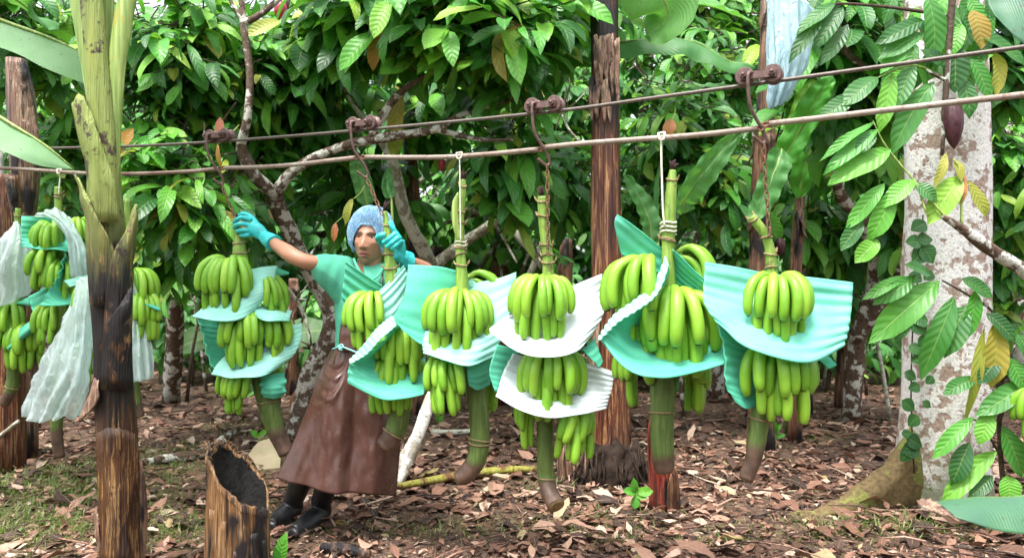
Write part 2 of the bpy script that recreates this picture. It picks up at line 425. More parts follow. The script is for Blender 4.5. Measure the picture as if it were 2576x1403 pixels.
def mat_litter():
    s = NT('dry_leaf'); r = s.rand(); uv = s.sep(s.attr('luv')); co = s.coord()
    c = s.ramp(r, [(0, (.035, .021, .016)), (.25, (.085, .047, .034)), (.48, (.20, .098, .064)), (.68, (.31, .165, .112)), (.86, (.46, .29, .21)), (.96, (.58, .46, .36)), (1, (.34, .27, .10))])
    n = s.noise(co, 26, 4, .65)
    c = s.mix(s.fmap(n, .45, .7, 0, .55), c, s.mix(.5, c, (.05, .03, .025)))
    av = s.math('ABSOLUTE', uv[1])
    sn = s.math('SINE', s.math('MULTIPLY', s.math('SUBTRACT', uv[0], s.math('MULTIPLY', av, .16)), 56))
    mid = s.fmap(av, .03, .09, 1, 0)
    c = s.mix(s.math('MULTIPLY', mid, .4), c, (.5, .36, .26))
    nb = s.bump(s.math('ADD', s.math('MULTIPLY', sn, .4), s.math('ADD', n, mid)), .5, .004)
    return s.done(s.mixs(.12, s.bsdf(c, .62, .35, nb), s.translucent(c)))
M_litter = mat_litter()

def litter_points(n, y0, y1, power=1.6, xm=.84):
    u = rng.random(n); y = (y0 ** (1 - power) + u * (y1 ** (1 - power) - y0 ** (1 - power))) ** (1 / (1 - power))
    x = (rng.random(n) * 2 - 1) * (y * xm + .3)
    return x, y
def lay(n, y0, y1, tilt, lift, power=1.6, keep=None):
    x, y = litter_points(n, y0, y1, power)
    if keep is not None:
        k = np.array([keep(a, b) for a, b in zip(x, y)]); x, y = x[k], y[k]; n = len(x)
    z = np.array([ground_z(a, b) for a, b in zip(x, y)]) + lift[0] + rng.random(n) * lift[1]
    az = rng.random(n) * 2 * PI; e = rng.normal(0, tilt, n)
    d = np.stack([np.cos(az) * np.cos(e), np.sin(az) * np.cos(e), np.sin(e)], 1)
    up = np.stack([rng.normal(0, tilt, n), rng.normal(0, tilt, n), np.ones(n)], 1)
    return np.stack([x, y, z], 1), rotmats(d, up)
# the left foreground is barer, with grass; leaves lie thicker behind the bunches and towards the right
def thick(x, y):
    f = .62 + .5 * noise.noise(Vector((x * .9, y * .9, 9)))
    if y < 5.2 and x < -1.2: f -= .25
    if y < 4.4: f -= .34 * smooth(4.6, 3.9, y)
    return random.random() < f
LV = [leaf_arrays(random.uniform(.15, .23), random.uniform(.06, .12), 4, 1, droop=random.uniform(-.5, .9), fold=random.uniform(-.3, .5), wave=.05, twist=random.uniform(-.6, .6), seed=k, broad=.42 + .02 * (k % 6)) for k in range(16)]
p, r = lay(28000, 2.7, 15, .24, (.002, .026), 1.5, thick)
scatter('leaf_litter', LV, p, r, .30 + rng.random(len(p)) ** 2 * .75, rng.random(len(p)), M_litter)
tag(bpy.data.objects['leaf_litter'], 'brown fallen leaves carpeting the plantation floor', 'leaf litter')
CH = [leaf_arrays(.05, random.uniform(.012, .03), 2, 1, droop=random.uniform(-.3, .6), fold=random.uniform(-.3, .5), wave=.03, seed=50 + k) for k in range(6)]
p, r = lay(29000, 2.7, 8.5, .35, (.002, .018), 2.1)
scatter('leaf_fragments', CH, p, r, .35 + rng.random(len(p)) ** 3 * 1.5, rng.random(len(p)), M_litter)
tag(bpy.data.objects['leaf_fragments'], 'small crumbled bits of dry leaf and twig on the soil', 'leaf litter')
# twigs
def twigs(n=420):
    mb = MB()
    for i in range(n):
        x, y = litter_points(1, 3.1, 10, 1.7); x, y = float(x[0]), float(y[0])
        a = random.uniform(0, PI); L = random.uniform(.06, .38); h = ground_z(x, y) + .03
        d = Vector((math.cos(a), math.sin(a), random.uniform(-.06, .06))) * L
        q = Vector((x, y, h + random.uniform(0, .02)))
        mb.tube([q, q + d * .5 + Vector((0, 0, random.uniform(-.01, .02))), q + d], [.004 * random.uniform(.5, 1.4)] * 2 + [.002], 4, tint=random.random())
    o = mb.build('fallen_twigs', M_litter); tag(o, 'thin dry twigs strewn over the fallen leaves', 'twigs', kind='stuff')
twigs()
# grass and tiny weeds
def grass():
    B = [leaf_arrays(.07, .006, 3, 1, droop=random.uniform(.3, 1.2), fold=.3, wave=0, seed=80 + k) for k in range(5)]
    pos = []
    def patch(px, py, rx, ry, n):
        c = G(px, py)
        for _ in range(n):
            x = c.x + random.gauss(0, rx); y = c.y + random.gauss(0, ry)
            if y > 2.9: pos.append((x, y, ground_z(x, y) + .002))
    for px, py, rx, ry, n in [(120, 1240, .36, .28, 2600), (60, 1330, .34, .18, 1300), (200, 1190, .3, .25, 1100), (430, 1140, .18, .2, 500), (420, 1330, .22, .14, 500), (2300, 1340, .4, .1, 600), (1300, 1340, .5, .08, 300), (560, 1080, .2, .2, 200), (1010, 1330, .25, .1, 120),
                              (1400, 1330, .3, .12, 160), (2420, 1330, .25, .1, 220), (2200, 1330, .3, .1, 200), (2180, 880, .6, .5, 200), (2010, 1100, .2, .2, 140), (1560, 1290, .2, .1, 150), (1350, 1230, .15, .15, 160), (1810, 1370, .3, .05, 120), (420, 1180, .2, .1, 200)]:
        patch(px, py, rx, ry, n)
    pos = np.array(pos); n = len(pos); az = rng.random(n) * 2 * PI; e = .35 + rng.random(n) * 1.1
    d = np.stack([np.cos(az) * np.cos(e), np.sin(az) * np.cos(e), np.sin(e)], 1)
    up = np.tile([0.02, 0.03, 1.0], (n, 1)); 
    g = scatter('grass', B, pos, rotmats(d, up), .4 + rng.random(n) * .8, rng.random(n), mat_leaf('grass_blade', [(0, (.085, .10, .03)), (.6, (.14, .155, .05)), (1, (.30, .26, .12))], veins=1))
    tag(g, 'short sparse grass tufts on the bare soil', 'grass')
grass()
# larger dry leaves that can be picked out one by one
def big_litter():
    mes = []
    for k in range(14):
        V, F, U = leaf_arrays(random.uniform(.2, .3), random.uniform(.09, .13), 8, 2, droop=random.uniform(-.7, 1.1), fold=random.uniform(-.35, .5), wave=.05, twist=random.uniform(-.8, .8), curl=random.uniform(-.8, .8), seed=200 + k)
        mes.append(mesh_np('dry_leaf', V, F, U, np.zeros(len(V)), M_litter))
    p, r = lay(80, 3.4, 6.5, .14, (.012, .02), 1.2)
    for i in range(len(p)):
        M = Matrix.Translation(Vector(p[i])) @ Matrix(r[i].tolist()).to_4x4() @ Matrix.Scale(random.uniform(.45, .85), 4)
        o = link('dry_leaf', mes[i % 14], None, None, M)
        tag(o, 'large curled dry brown leaf lying on the leaf litter', 'dry leaf', 'large dry leaves on the ground')
big_litter()

# ------------------------------------------------------------------ cacao and other broad-leaved trees
LEAF_NEAR = [leaf_arrays(.24 + .03 * (k % 5), .068 + .022 * (k % 4), 6, 2, droop=.25 + .16 * (k % 5), fold=.10 + .09 * (k % 4), wave=.018, twist=random.uniform(-.35, .35), seed=300 + k, broad=.5) for k in range(12)]
LEAF_FAR = [leaf_arrays(.27, .10 + .02 * (k % 3), 4, 1, droop=.25 + .2 * (k % 4), fold=.12 + .1 * (k % 3), wave=.01, twist=random.uniform(-.3, .3), seed=330 + k, broad=.5) for k in range(8)]
_nm = {}
def near_mesh(k, mat):
    key = (k, mat.name)
    if key not in _nm:
        V, F, U = LEAF_NEAR[k]; _nm[key] = mesh_np('leaf', V, F, U, np.zeros(len(V)), mat)
    return _nm[key]
def leaf_cluster(c, tw, n, size, out, cambias=.5, droop=.45, spread=1.15):
    """n leaves set alternately along a short twig that ends at c"""
    tw = tw.normalized(); s0 = tw.cross(Vector((0, 0, 1)))
    s0 = s0.normalized() if s0.length > .05 else Vector((1, 0, 0))
    L = .09 + .035 * n
    for i in range(n):
        f = i / max(1, n - 1); p = c - tw * L * (1 - f)
        sg = 1 if i % 2 else -1
        d = tw * (.35 + .9 * f) + s0 * sg * spread * random.uniform(.5, 1.15) * (1.1 - .6 * f) + Vector((random.gauss(0, .25), random.gauss(0, .25) - cambias * random.random(), -droop * random.uniform(.4, 1.7)))
        up = Vector((random.gauss(0, .38), random.gauss(0, .38) - .4, 1.0))
        out.append((p, d.normalized(), up, size * (.5 + .8 * random.random() ** 1.2)))
    return (c - tw * (L + .12), c)
def in_view(p, m=60):
    if p.y < .5: return False
    px = CX + p.x / p.y * FPX; py = HY - (p.z - CAM_H) / p.y * FPX
    return -m < px < 2576 + m and -m < py < 1403 + m
KEEP = [([(608, 372), (622, 300), (628, 180), (612, 60), (600, -60)], 5.0, 46), ([(690, 490), (640, 440), (608, 372)], 5.3, 60), ([(690, 492), (735, 432), (830, 380), (930, 352), (1090, 326), (1160, 290)], 5.2, 48), ([(690, 490), (745, 620), (800, 720)], 5.6, 60), ([(930, 350), (1010, 230), (1095, 178)], 5.1, 40), ([(1080, 660), (1020, 540), (985, 400)], 5.7, 44), ([(1090, 672), (1240, 560)], 6.0, 40), ([(1240, 530), (1380, 690)], 6.2, 34),
        ([(1990, 20), (1960, 150), (1950, 260)], 4.4, 60), ([(1860, 330), (1730, 490)], 4.6, 60), ([(1960, 400), (1890, 550)], 4.4, 50), ([(2090, 200), (1960, 420)], 4.8, 60), ([(1400, 148), (1600, 100), (1860, 160)], 5.6, 44), ([(1625, 95), (1690, 0)], 5.2, 70), ([(2110, 50), (2120, 120), (2170, 170)], 4.5, 30)]
def masked(p):                          # limbs that stand clear of the leaves in the photograph keep the air in front of them free
    px = CX + p.x / p.y * FPX; py = HY - (p.z - CAM_H) / p.y * FPX
    for pl, Y, w in KEEP:
        if p.y > Y + .35: continue
        for (ax, ay), (bx, by) in zip(pl, pl[1:]):
            dx, dy = bx - ax, by - ay; u = max(0, min(1, ((px - ax) * dx + (py - ay) * dy) / (dx * dx + dy * dy)))
            if math.hypot(px - ax - u * dx, py - ay - u * dy) < w * (.35 + .6 * random.random()) + 8: return True
    return False
def tree(name, label, cat, base, limbs, blobs, size=1.0, mats=(M_leaf,), indiv=0, far=False, group=None, cambias=.5, droop=.42, bark=None, lpc=(5, 9), accents=(), unseen=False):
    bark = bark or M_bark
    t = thing(name, base, label, cat, group)
    for i, (pts, rad) in enumerate(limbs):
        mb = MB(); mb.tube(pts, rad, 9 if not far else 7, n=max(6, len(pts) * 4), wob=.22, seed=i + base[0])
        mb.build('trunk' if i == 0 else 'branch', bark, t)
    leaves = []; tw = MB()
    for (c, rad, ncl) in blobs:
        for _ in range(ncl):
            while True:
                q = Vector((random.uniform(-1, 1), random.uniform(-1, 1), random.uniform(-1, 1)))
                if .25 < q.length < 1: break
            p = c + Vector((q.x * rad[0], q.y * rad[1], q.z * rad[2]))
            if not unseen and not in_view(p, 300) or (p.y > 0 and masked(p)): continue
            d = Vector((q.x, q.y * .8 - .35, q.z * .4 - .15)) + Vector((random.gauss(0, .35), random.gauss(0, .35), random.gauss(0, .25)))
            a, b = leaf_cluster(p, d, random.randint(*lpc), size, leaves, cambias, droop)
            if not far: tw.tube([a - Vector((0, 0, -.06)), (a + b) / 2 + Vector((0, 0, .015)), b], [.006, .005, .003], 5)
    if tw.v: tag(tw.build('twigs', M_bark_dark, t), kind='stuff')
    leaves.sort(key=lambda l: l[0].y)
    near = []; rest = []
    for l in leaves:
        (near if len(near) < indiv and in_view(l[0], 20) else rest).append(l)
    for i, (p, d, up, s) in enumerate(near):
        rm = rotmats(np.array([d]), np.array([up]))[0]
        M = Matrix.Translation(p) @ Matrix(rm.tolist()).to_4x4() @ Matrix.Scale(s, 4)
        m = mats[random.randrange(len(mats))]
        for am, pr in accents:
            if random.random() < pr: m = am
        inst('leaf', near_mesh(random.randrange(12), m), t, M)
    if rest:
        pos = np.array([l[0] for l in rest]); rot = rotmats(np.array([l[1] for l in rest]), np.array([l[2] for l in rest]))
        scatter('crown', LEAF_FAR if far else LEAF_NEAR, pos, rot, np.array([l[3] for l in rest]), rng.random(len(rest)), mats[0], t)
    return t
def B(px, py, Y, rx, ry, rz, n):        # a clump of foliage seen at a photo position at distance Y, radii in metres
    return (P(px, py, Y), (rx, ry, rz), n)
def TR(lst, Y, rs):                     # a limb through photo positions at a distance (one, or one for each point)
    Ys = Y if hasattr(Y, '__len__') else [Y] * len(lst)
    return ([P(a, b, y) for (a, b), y in zip(lst, Ys)], rs)

# the forked tree behind the worker's arm
t1 = tree('cacao_tree', 'forked cacao tree with lichen-spotted arching limbs behind the worker', 'tree', (G(760, 1100).x, 6.1, 0),
     [TR([(742, 1110), (775, 960), (835, 820), (800, 720), (745, 620), (700, 520), (690, 488)], [6.1, 6.1, 6.0, 5.9, 5.7, 5.5, 5.4], [.095, .08, .07, .062, .064, .060, .056]),
      TR([(690, 490), (640, 440), (608, 372), (622, 300), (628, 180), (612, 60), (600, -120)], [5.4, 5.2, 5.1, 5.0, 5.0, 5.0, 5.0], [.050, .044, .036, .027, .025, .023, .02]),
      TR([(690, 492), (735, 432), (830, 380), (930, 352), (1090, 326), (1160, 290), (1340, 235)], [5.4, 5.35, 5.25, 5.2, 5.15, 5.2, 5.4], [.044, .037, .034, .033, .027, .02, .012]),
      TR([(930, 350), (965, 290), (1010, 230), (1095, 178)], [5.2, 5.15, 5.1, 5.0], [.030, .027, .024, .015]),
      TR([(612, 60), (650, 40), (700, 0), (760, -60)], [5.0, 5.0, 5.0, 5.0], [.024, .022, .018, .012]),
      TR([(612, 50), (590, 20), (560, -30)], [5.0, 5.0, 5.0], [.018, .014, .012]),
      TR([(1100, 326), (1200, 350), (1290, 352)], [5.15, 5.2, 5.2], [.022, .016, .010]),
      TR([(985, 400), (880, 250), (845, 170)], [5.9, 5.8, 5.7], [.016, .012, .007])],
     [B(1180, 40, 4.9, .75, .45, .38, 69), B(980, 20, 5.2, .7, .5, .42, 60), B(760, 150, 6.2, .8, .5, .5, 84), B(1290, 150, 5.2, .45, .4, .35, 45), B(700, 300, 6.6, .8, .5, .4, 75),
      B(1130, 260, 6.6, .8, .4, .45, 60), B(1290, 420, 5.6, .32, .3, .42, 33), B(900, 480, 7.0, .7, .4, .5, 60), B(860, 70, 5.4, .45, .4, .3, 36), B(1440, 60, 5.6, .5, .4, .4, 36)],
     size=1.04, mats=(M_leaf, M_leaf, M_leaf_light), indiv=295, bark=M_bark_limb, accents=((M_leaf_yellow, .02), (M_leaf_orange, .012)))
tree('cacao_tree', 'cacao tree with glossy leaves just right of the front banana stem', 'tree', (G(430, 1010).x, 8.0, 0),
     [TR([(430, 1010), (440, 800), (425, 600), (410, 430), (450, 300), (470, 100)], [7.9, 7.4, 6.8, 6.2, 5.8, 5.8], [.09, .08, .07, .06, .05, .03]),
      TR([(425, 430), (470, 380), (532, 328)], [6.0, 5.7, 5.5], [.03, .034, .036]),
      TR([(440, 600), (500, 640), (560, 690), (620, 740)], [6.6, 6.2, 6, 5.8], [.035, .03, .03, .02])],
     [B(430, 100, 5.2, .55, .45, .45, 60), B(430, 280, 5.5, .5, .4, .4, 63), B(470, 500, 5.0, .36, .35, .30, 39), B(560, 540, 5.4, .3, .3, .3, 30), B(380, 620, 5.6, .4, .3, .35, 33), B(560, 150, 5.8, .5, .4, .5, 51), B(620, 420, 6.2, .4, .4, .4, 33),
      B(500, 700, 6.6, .4, .4, .3, 27), B(380, 420, 4.9, .3, .3, .3, 21)],
     size=.82, mats=(M_leaf, M_leaf_light, M_leaf), indiv=290, accents=((M_leaf_yellow, .02),))
tree('cacao_tree', 'cacao tree behind the plastic bags at the left edge', 'tree', (G(60, 1000).x, 8.2, 0),
     [TR([(100, 1000), (120, 700), (90, 400), (60, 200)], 8.2, [.1, .08, .07, .04])],
     [B(120, 150, 6.6, .7, .5, .5, 60), B(170, 380, 7.0, .6, .4, .5, 51), B(60, 330, 7.6, .7, .4, .6, 45), B(150, 560, 7.4, .5, .4, .4, 33), B(20, 40, 6.0, .5, .5, .4, 36), B(200, 700, 7.6, .5, .3, .3, 21)],
     size=.82, mats=(M_leaf, M_leaf_dark, M_leaf_light), indiv=200)
tree('cacao_tree', 'tangled cacao tree with bare crossing branches right of the worker', 'tree', (G(1230, 1010).x, 7.9, 0),
     [TR([(1200, 1010), (1150, 850), (1080, 660), (1020, 540), (985, 400), (940, 330), (900, 280)], [7.8, 7, 6.3, 6.0, 5.8, 5.8, 6.0], [.085, .075, .058, .050, .04, .028, .02]),
      TR([(1090, 672), (1160, 615), (1240, 560), (1300, 500)], [6.6, 6.5, 6.4, 6.3], [.05, .045, .036, .02]),
      TR([(1240, 530), (1310, 600), (1380, 690), (1400, 760)], [6.8, 6.7, 6.6, 6.6], [.03, .034, .036, .036]),
      TR([(1430, 540), (1370, 610), (1320, 720)], [6.9, 6.9, 6.9], [.02, .028, .03]),
      TR([(1040, 470), (1130, 400), (1160, 330)], [7.2, 7.2, 7.2], [.03, .026, .02])],
     [B(1420, 450, 6.3, .42, .3, .4, 39), B(1260, 480, 7.4, .6, .4, .5, 45), B(1420, 250, 6.8, .5, .4, .5, 51), B(1100, 560, 7.8, .5, .3, .4, 30), B(1320, 640, 7.8, .5, .3, .35, 24)],
     size=.82, mats=(M_leaf, M_leaf_dark, M_leaf), indiv=240, bark=M_bark_pale)
tree('cacao_tree', 'leafy cacao tree right of the tall red-brown banana stem', 'tree', (G(1780, 1000).x, 8.0, 0),
     [TR([(1800, 1000), (1790, 800), (1760, 600), (1740, 350), (1700, 200)], 7.8, [.1, .08, .06, .05, .03])],
     [B(1700, 330, 6.2, .55, .4, .5, 66), B(1800, 480, 6.0, .4, .4, .4, 45), B(1640, 500, 6.4, .35, .3, .4, 33), B(1800, 200, 7.0, .7, .5, .5, 69), B(1660, 120, 7.5, .7, .4, .5, 60), B(1850, 620, 7.2, .5, .4, .4, 33), B(1700, 680, 7.6, .5, .3, .3, 24), B(1790, 10, 7.6, .7, .4, .4, 70), B(1900, 60, 8.0, .5, .4, .4, 40), B(1960, 420, 7.4, .5, .4, .5, 39)],
     size=.76, mats=(M_leaf, M_leaf, M_leaf_light, M_leaf_dark), indiv=280)
tree('cacao_tree', 'cacao tree with long drooping leaves left of the white lichen trunk', 'tree', (G(2180, 1060).x, 6.8, 0),
     [TR([(2140, 1060), (2160, 850), (2200, 700), (2170, 560), (2110, 480), (2120, 300), (2130, 120)], [6.8, 6.6, 6.4, 6.2, 6, 5.6, 5.4], [.08, .075, .06, .05, .045, .035, .02]),
      TR([(2150, 860), (2230, 740), (2290, 640), (2330, 560)], [6.6, 6.3, 6, 5.8], [.06, .05, .045, .03]),
      TR([(2105, 50), (2115, 110), (2150, 150), (2180, 170)], [4.6, 4.6, 4.6, 4.6], [.026, .026, .022, .014])],
     [B(2120, 60, 4.7, .4, .35, .25, 39), B(2150, 230, 5.0, .42, .35, .35, 48), B(2200, 380, 6.2, .5, .3, .35, 36), B(2060, 560, 6.6, .4, .3, .35, 30), B(2240, 60, 5.4, .5, .4, .4, 45), B(2130, 620, 6.8, .4, .3, .4, 27), B(2250, 560, 6.4, .4, .3, .4, 27), B(2010, 120, 6.0, .35, .3, .4, 27), B(2140, 780, 7.0, .4, .3, .25, 18)],
     size=.92, mats=(M_leaf, M_leaf, M_leaf_dark, M_leaf_light), indiv=260, droop=.8)
tree('cacao_tree', 'dark leafy tree filling the right edge behind the lichen trunk', 'tree', (G(2600, 1010).x, 7.8, 0),
     [TR([(2600, 1010), (2560, 700), (2540, 300), (2540, 0)], 7.6, [.12, .1, .08, .06])],
     [B(2540, 420, 6.6, .4, .4, .6, 60), B(2520, 200, 5.6, .35, .4, .4, 45), B(2540, 620, 7.0, .4, .4, .4, 39), B(2500, 780, 7.0, .35, .3, .3, 21), B(2480, 60, 5.6, .4, .4, .3, 36)],
     size=.88, mats=(M_leaf, M_leaf_dark), indiv=180)
# the wood behind: each tree its own trunk and crown
wood = [(90, 10.5, 0), (330, 11.5, 1), (560, 9.8, 0), (800, 10.8, 1), (1010, 9.6, 0), (1230, 11, 1), (1420, 10, 0), (1620, 9.6, 1), (1850, 11.2, 0), (2060, 9.9, 1), (2290, 10.8, 0), (2520, 10, 1)]
where = ['at the far left above the bagged bunches', 'behind the front banana stem', 'above the left trolley', 'above the forked cacao limbs', 'above the blue hair net', 'above the second trolley', 'left of the tall banana stem', 'right of the tall banana stem', 'above the rightmost bunches', 'behind the hanging blue bag', 'behind the white lichen trunk', 'at the far right edge']
for i, (px, Y, k) in enumerate(wood):
    x = (px - CX) * Y / FPX
    tree('wood_tree', 'far leafy tree in the wood ' + where[i], 'tree', (x, Y, 0),
         [([Vector((x, Y, 0)), Vector((x + .1, Y, 1.2)), Vector((x - .05, Y + .1, 2.6)), Vector((x + .1, Y, 4.2))], [.12, .10, .085, .04])],
         [(Vector((x, Y, 3.5)), (1.15, .8, 1.0), 95), (Vector((x + .5, Y - .3, 2.3)), (.85, .7, .7), 64), (Vector((x - .6, Y + .2, 1.7)), (.8, .6, .6), 46), (Vector((x + .3, Y + .6, 1.0)), (1.0, .6, .55), 44), (Vector((x - .5, Y - .3, .7)), (.8, .4, .5), 26)],
         size=.95, mats=(M_leaf_far,), far=True, group='trees of the wood behind', bark=M_bark_dark)
for i in range(9):
    px = 40 + i * 312; Y = 14.5 + (i % 3) * 1.2; x = (px - CX) * Y / FPX
    tree('wood_tree', 'hazy tree of the farthest row, number %d place from the left edge' % (i + 1) if False else 'tree of the farthest row of the wood, mostly hidden by nearer crowns', 'tree', (x, Y, 0),
         [([Vector((x, Y, 0)), Vector((x, Y, 2.2)), Vector((x + .2, Y, 5))], [.16, .13, .06])],
         [(Vector((x, Y, 5.0)), (1.9, 1.2, 1.5), 60), (Vector((x + .5, Y, 3.0)), (1.6, 1.0, 1.2), 75), (Vector((x - .3, Y, 1.3)), (1.6, 1.0, .9), 55)],
         size=1.5, mats=(M_leaf_far,), far=True, group='farthest row of trees', bark=M_bark_dark)
# unseen trees added behind the camera to block low sky light from the front
for i, (x, y) in enumerate([(-8.5, 1.0), (-8, -2.5), (-5.5, -5), (-2.8, -6.2), (0, -6.6), (2.8, -6.2), (5.5, -5), (8, -2.5), (8.5, 1.0)]):
    tree('wood_tree', 'unseen tree added behind the camera to block low sky light', 'tree', (x, y, 0),
         [([Vector((x, y, 0)), Vector((x, y, 2)), Vector((x + .2, y, 4))], [.14, .11, .06])],
         [(Vector((x, y, 2.4)), (1.9, 1.2, 1.2), 80), (Vector((x, y, 1.1)), (1.8, 1.0, .8), 50)],
         size=2.2, mats=(M_leaf_far,), far=True, group='unseen trees added behind the camera', bark=M_bark_dark, unseen=True)

# ------------------------------------------------------------------ banana plants, stumps, the lichen trunk
def grid_px(rows, Y, nu, nv):
    """control rows of (photo x, photo y, depth offset in metres) around distance Y -> a smooth grid of points"""
    C = [[P(a, b, Y + c) for a, b, c in r] for r in rows]
    m = [spline(r, nu) for r in C]
    cols = [spline([m[j][i] for j in range(len(m))], nv) for i in range(nu + 1)]
    return [[cols[i][j] for i in range(nu + 1)] for j in range(nv + 1)]
def crumple(g, amp, f, seed=0):
    nj, ni = len(g), len(g[0]); out = []
    for j in range(nj):
        row = []
        for i in range(ni):
            du = g[j][min(i + 1, ni - 1)] - g[j][max(i - 1, 0)]; dv = g[min(j + 1, nj - 1)][i] - g[max(j - 1, 0)][i]
            n = du.cross(dv); n = n.normalized() if n.length > 1e-9 else Vector((0, -1, 0))
            p = g[j][i]
            row.append(p + n * amp * (noise.noise(p * f + Vector((seed * 3.3, 0, 0))) + .5 * noise.noise(p * f * 2.3 + Vector((0, seed, 0)))))
        out.append(row)
    return out
def stem_pts(lst, Y): return [P(a, b, Y) for a, b, _ in lst], [PX(c, Y) for _, _, c in lst]
def pseudostem(parent, lst, Y, mat, name='pseudostem', segs=22, wob=.10, seed=0, lobes=5):
    pts, rad = stem_pts(lst, Y)
    n = len(pts) * 5
    pp = spline(pts, n); rr = spline(rad, n); mb = MB(); vs, fs, uv = [], [], []
    for i, (p, r) in enumerate(zip(pp, rr)):
        for k in range(segs):
            a = 2 * PI * k / segs
            q = r * (1 + .05 * math.cos(lobes * a + seed + p.z * .7) + wob * noise.noise(Vector((math.cos(a) * 1.7 + seed, math.sin(a) * 1.7, p.z * 2.2))) + .03 * noise.noise(Vector((math.cos(a) * 9, math.sin(a) * 9, p.z * 1.5 + seed))))
            vs.append(p + Vector((math.cos(a) * q, math.sin(a) * q, 0))); uv.append((i / n, k / segs, 0))
    for i in range(n):
        for k in range(segs):
            k2 = (k + 1) % segs; fs.append((i * segs + k, i * segs + k2, (i + 1) * segs + k2, (i + 1) * segs + k))
    fs.append(tuple(range(segs - 1, -1, -1))); fs.append(tuple(n * segs + k for k in range(segs)))
    mb.add(vs, fs, uv); return mb.build(name, mat, parent)
def sheath(parent, rows, Y, mat, name='leaf_sheath', thick=.006, amp=.008, seed=0, nu=10, nv=12):
    g = crumple(grid_px(rows, Y, nu, nv), amp, 14, seed)
    for j in range(len(g)):                      # ragged ends
        for i in range(len(g[0])):
            if j in (0, len(g) - 1): g[j][i] = g[j][i] + Vector((0, 0, .012 * noise.noise(Vector((i * 1.9, seed, j)))))
    return MB().sheet(g, thick).build(name, mat, parent)
def banana_leaf(parent, mid, width, mat, up=Vector((0, 0, 1)), name='leaf_blade', fold=.35, tears=0, nu=26, droop=.15, seed=0, rib=True, ribm=None, sides=(1, 1), prof=None):
    """midrib as world points; width in metres; each half of the blade hangs off the midrib"""
    mm = spline([Vector(p) for p in mid], nu); nvh = 5; g = []; uvs = []
    rs = random.Random(seed); cuts = sorted(rs.uniform(.1, .92) for _ in range(tears))
    for i, p in enumerate(mm):
        u = i / nu
        t = (mm[min(i + 1, nu)] - mm[max(i - 1, 0)]).normalized()
        s = t.cross(up); s = s.normalized() if s.length > .01 else Vector((1, 0, 0)); n = s.cross(t)
        w = width / 2 * (prof(u) if prof else (min(1, (u / .12)) ** .6) * (max(0.0, 1 - u) ** .42 if u > .55 else (.45 ** .42)) * 1.4 * .85 + .002)
        row = []
        for k in range(-nvh, nvh + 1):
            q = k / nvh; sd = 1 if q >= 0 else 0
            ww = w * sides[sd]; f = fold
            rip = .0
            for c in cuts:
                if abs(u - c) < .5 / nu + .004: rip = .02
            zz = abs(q) * ww * math.sin(f) - droop * ww * q * q + .012 * math.sin(u * 40 + seed) * abs(q) * (1 if w > .05 else .4) + .02 * noise.noise(Vector((u * 7, q * 2, seed)))
            row.append(p + s * q * ww * math.cos(f) * (1 - rip * 12 * abs(q)) + n * (zz - rip * abs(q)))
            uvs.append((u, q, 0))
        g.append(row)
    o = MB().sheet(g, 0, uvs=uvs).build(name, mat, parent)
    if rib:
        MB().tube([m - up * .004 for m in mm], [max(.0025, .010 * (1 - i / nu) ** .8) * (width / .4) ** .5 for i in range(nu + 1)], 6).build('midrib', ribm or M_petiole, o)
    return o

# --- the big plant in front on the left
FY = 3.15
fp = thing('banana_plant', P(308, 1458, FY), 'big front banana plant with a blackened peeling stem at the left', 'banana plant')
pseudostem(fp, [(308, 1458, 54), (304, 1300, 50), (296, 1150, 47), (289, 1000, 46), (283, 850, 45), (276, 720, 46), (270, 600, 46), (265, 500, 42), (262, 400, 38), (256, 300, 30)], FY, M_stem_front, lobes=4, seed=2)
sheath(fp, [[(182, 262, -.06), (205, 236, -.09), (236, 300, -.10)], [(196, 330, -.07), (225, 330, -.115), (262, 380, -.10)], [(214, 430, -.06), (240, 430, -.115), (290, 460, -.09)], [(222, 560, -.03), (250, 560, -.11), (300, 560, -.08)]], FY, M_stem_front, seed=1)
sheath(fp, [[(186, 428, -.03), (192, 440, -.05), (200, 450, -.06)], [(205, 500, -.05), (225, 520, -.10), (250, 560, -.115)], [(222, 600, -.05), (245, 620, -.11), (290, 640, -.10)], [(228, 760, -.03), (255, 770, -.10), (300, 760, -.09)]], FY, M_stem_front, seed=2)
sheath(fp, [[(338, 512, -.02), (344, 516, -.03), (346, 530, -.02)], [(316, 580, -.07), (332, 590, -.06), (342, 600, -.02)], [(280, 650, -.11), (312, 670, -.09), (334, 690, -.03)], [(262, 800, -.11), (300, 800, -.10), (330, 800, -.03)], [(270, 900, -.105), (300, 900, -.095), (332, 900, -.02)]], FY, M_stem_front, seed=3)
sheath(fp, [[(327, 725, -.07), (332, 728, -.08), (334, 740, -.06)], [(300, 770, -.11), (315, 790, -.105), (330, 810, -.06)], [(262, 830, -.115), (290, 850, -.115), (330, 870, -.06)], [(255, 980, -.10), (290, 980, -.115), (336, 980, -.04)]], FY, M_stem_front, seed=4)
sheath(fp, [[(238, 950, -.07), (250, 960, -.09)], [(222, 1000, -.06), (246, 1010, -.10)], [(203, 1058, -.05), (212, 1050, -.06)]], FY, M_stem_dry, seed=5, nu=5)
sheath(fp, [[(240, 1090, -.08), (290, 1075, -.12), (338, 1090, -.06)], [(244, 1180, -.08), (292, 1180, -.11), (350, 1180, -.04)], [(250, 1300, -.08), (285, 1300, -.115), (320, 1300, -.09)], [(250, 1420, -.08), (285, 1420, -.115), (330, 1420, -.09)]], FY, M_stem_front, seed=6)
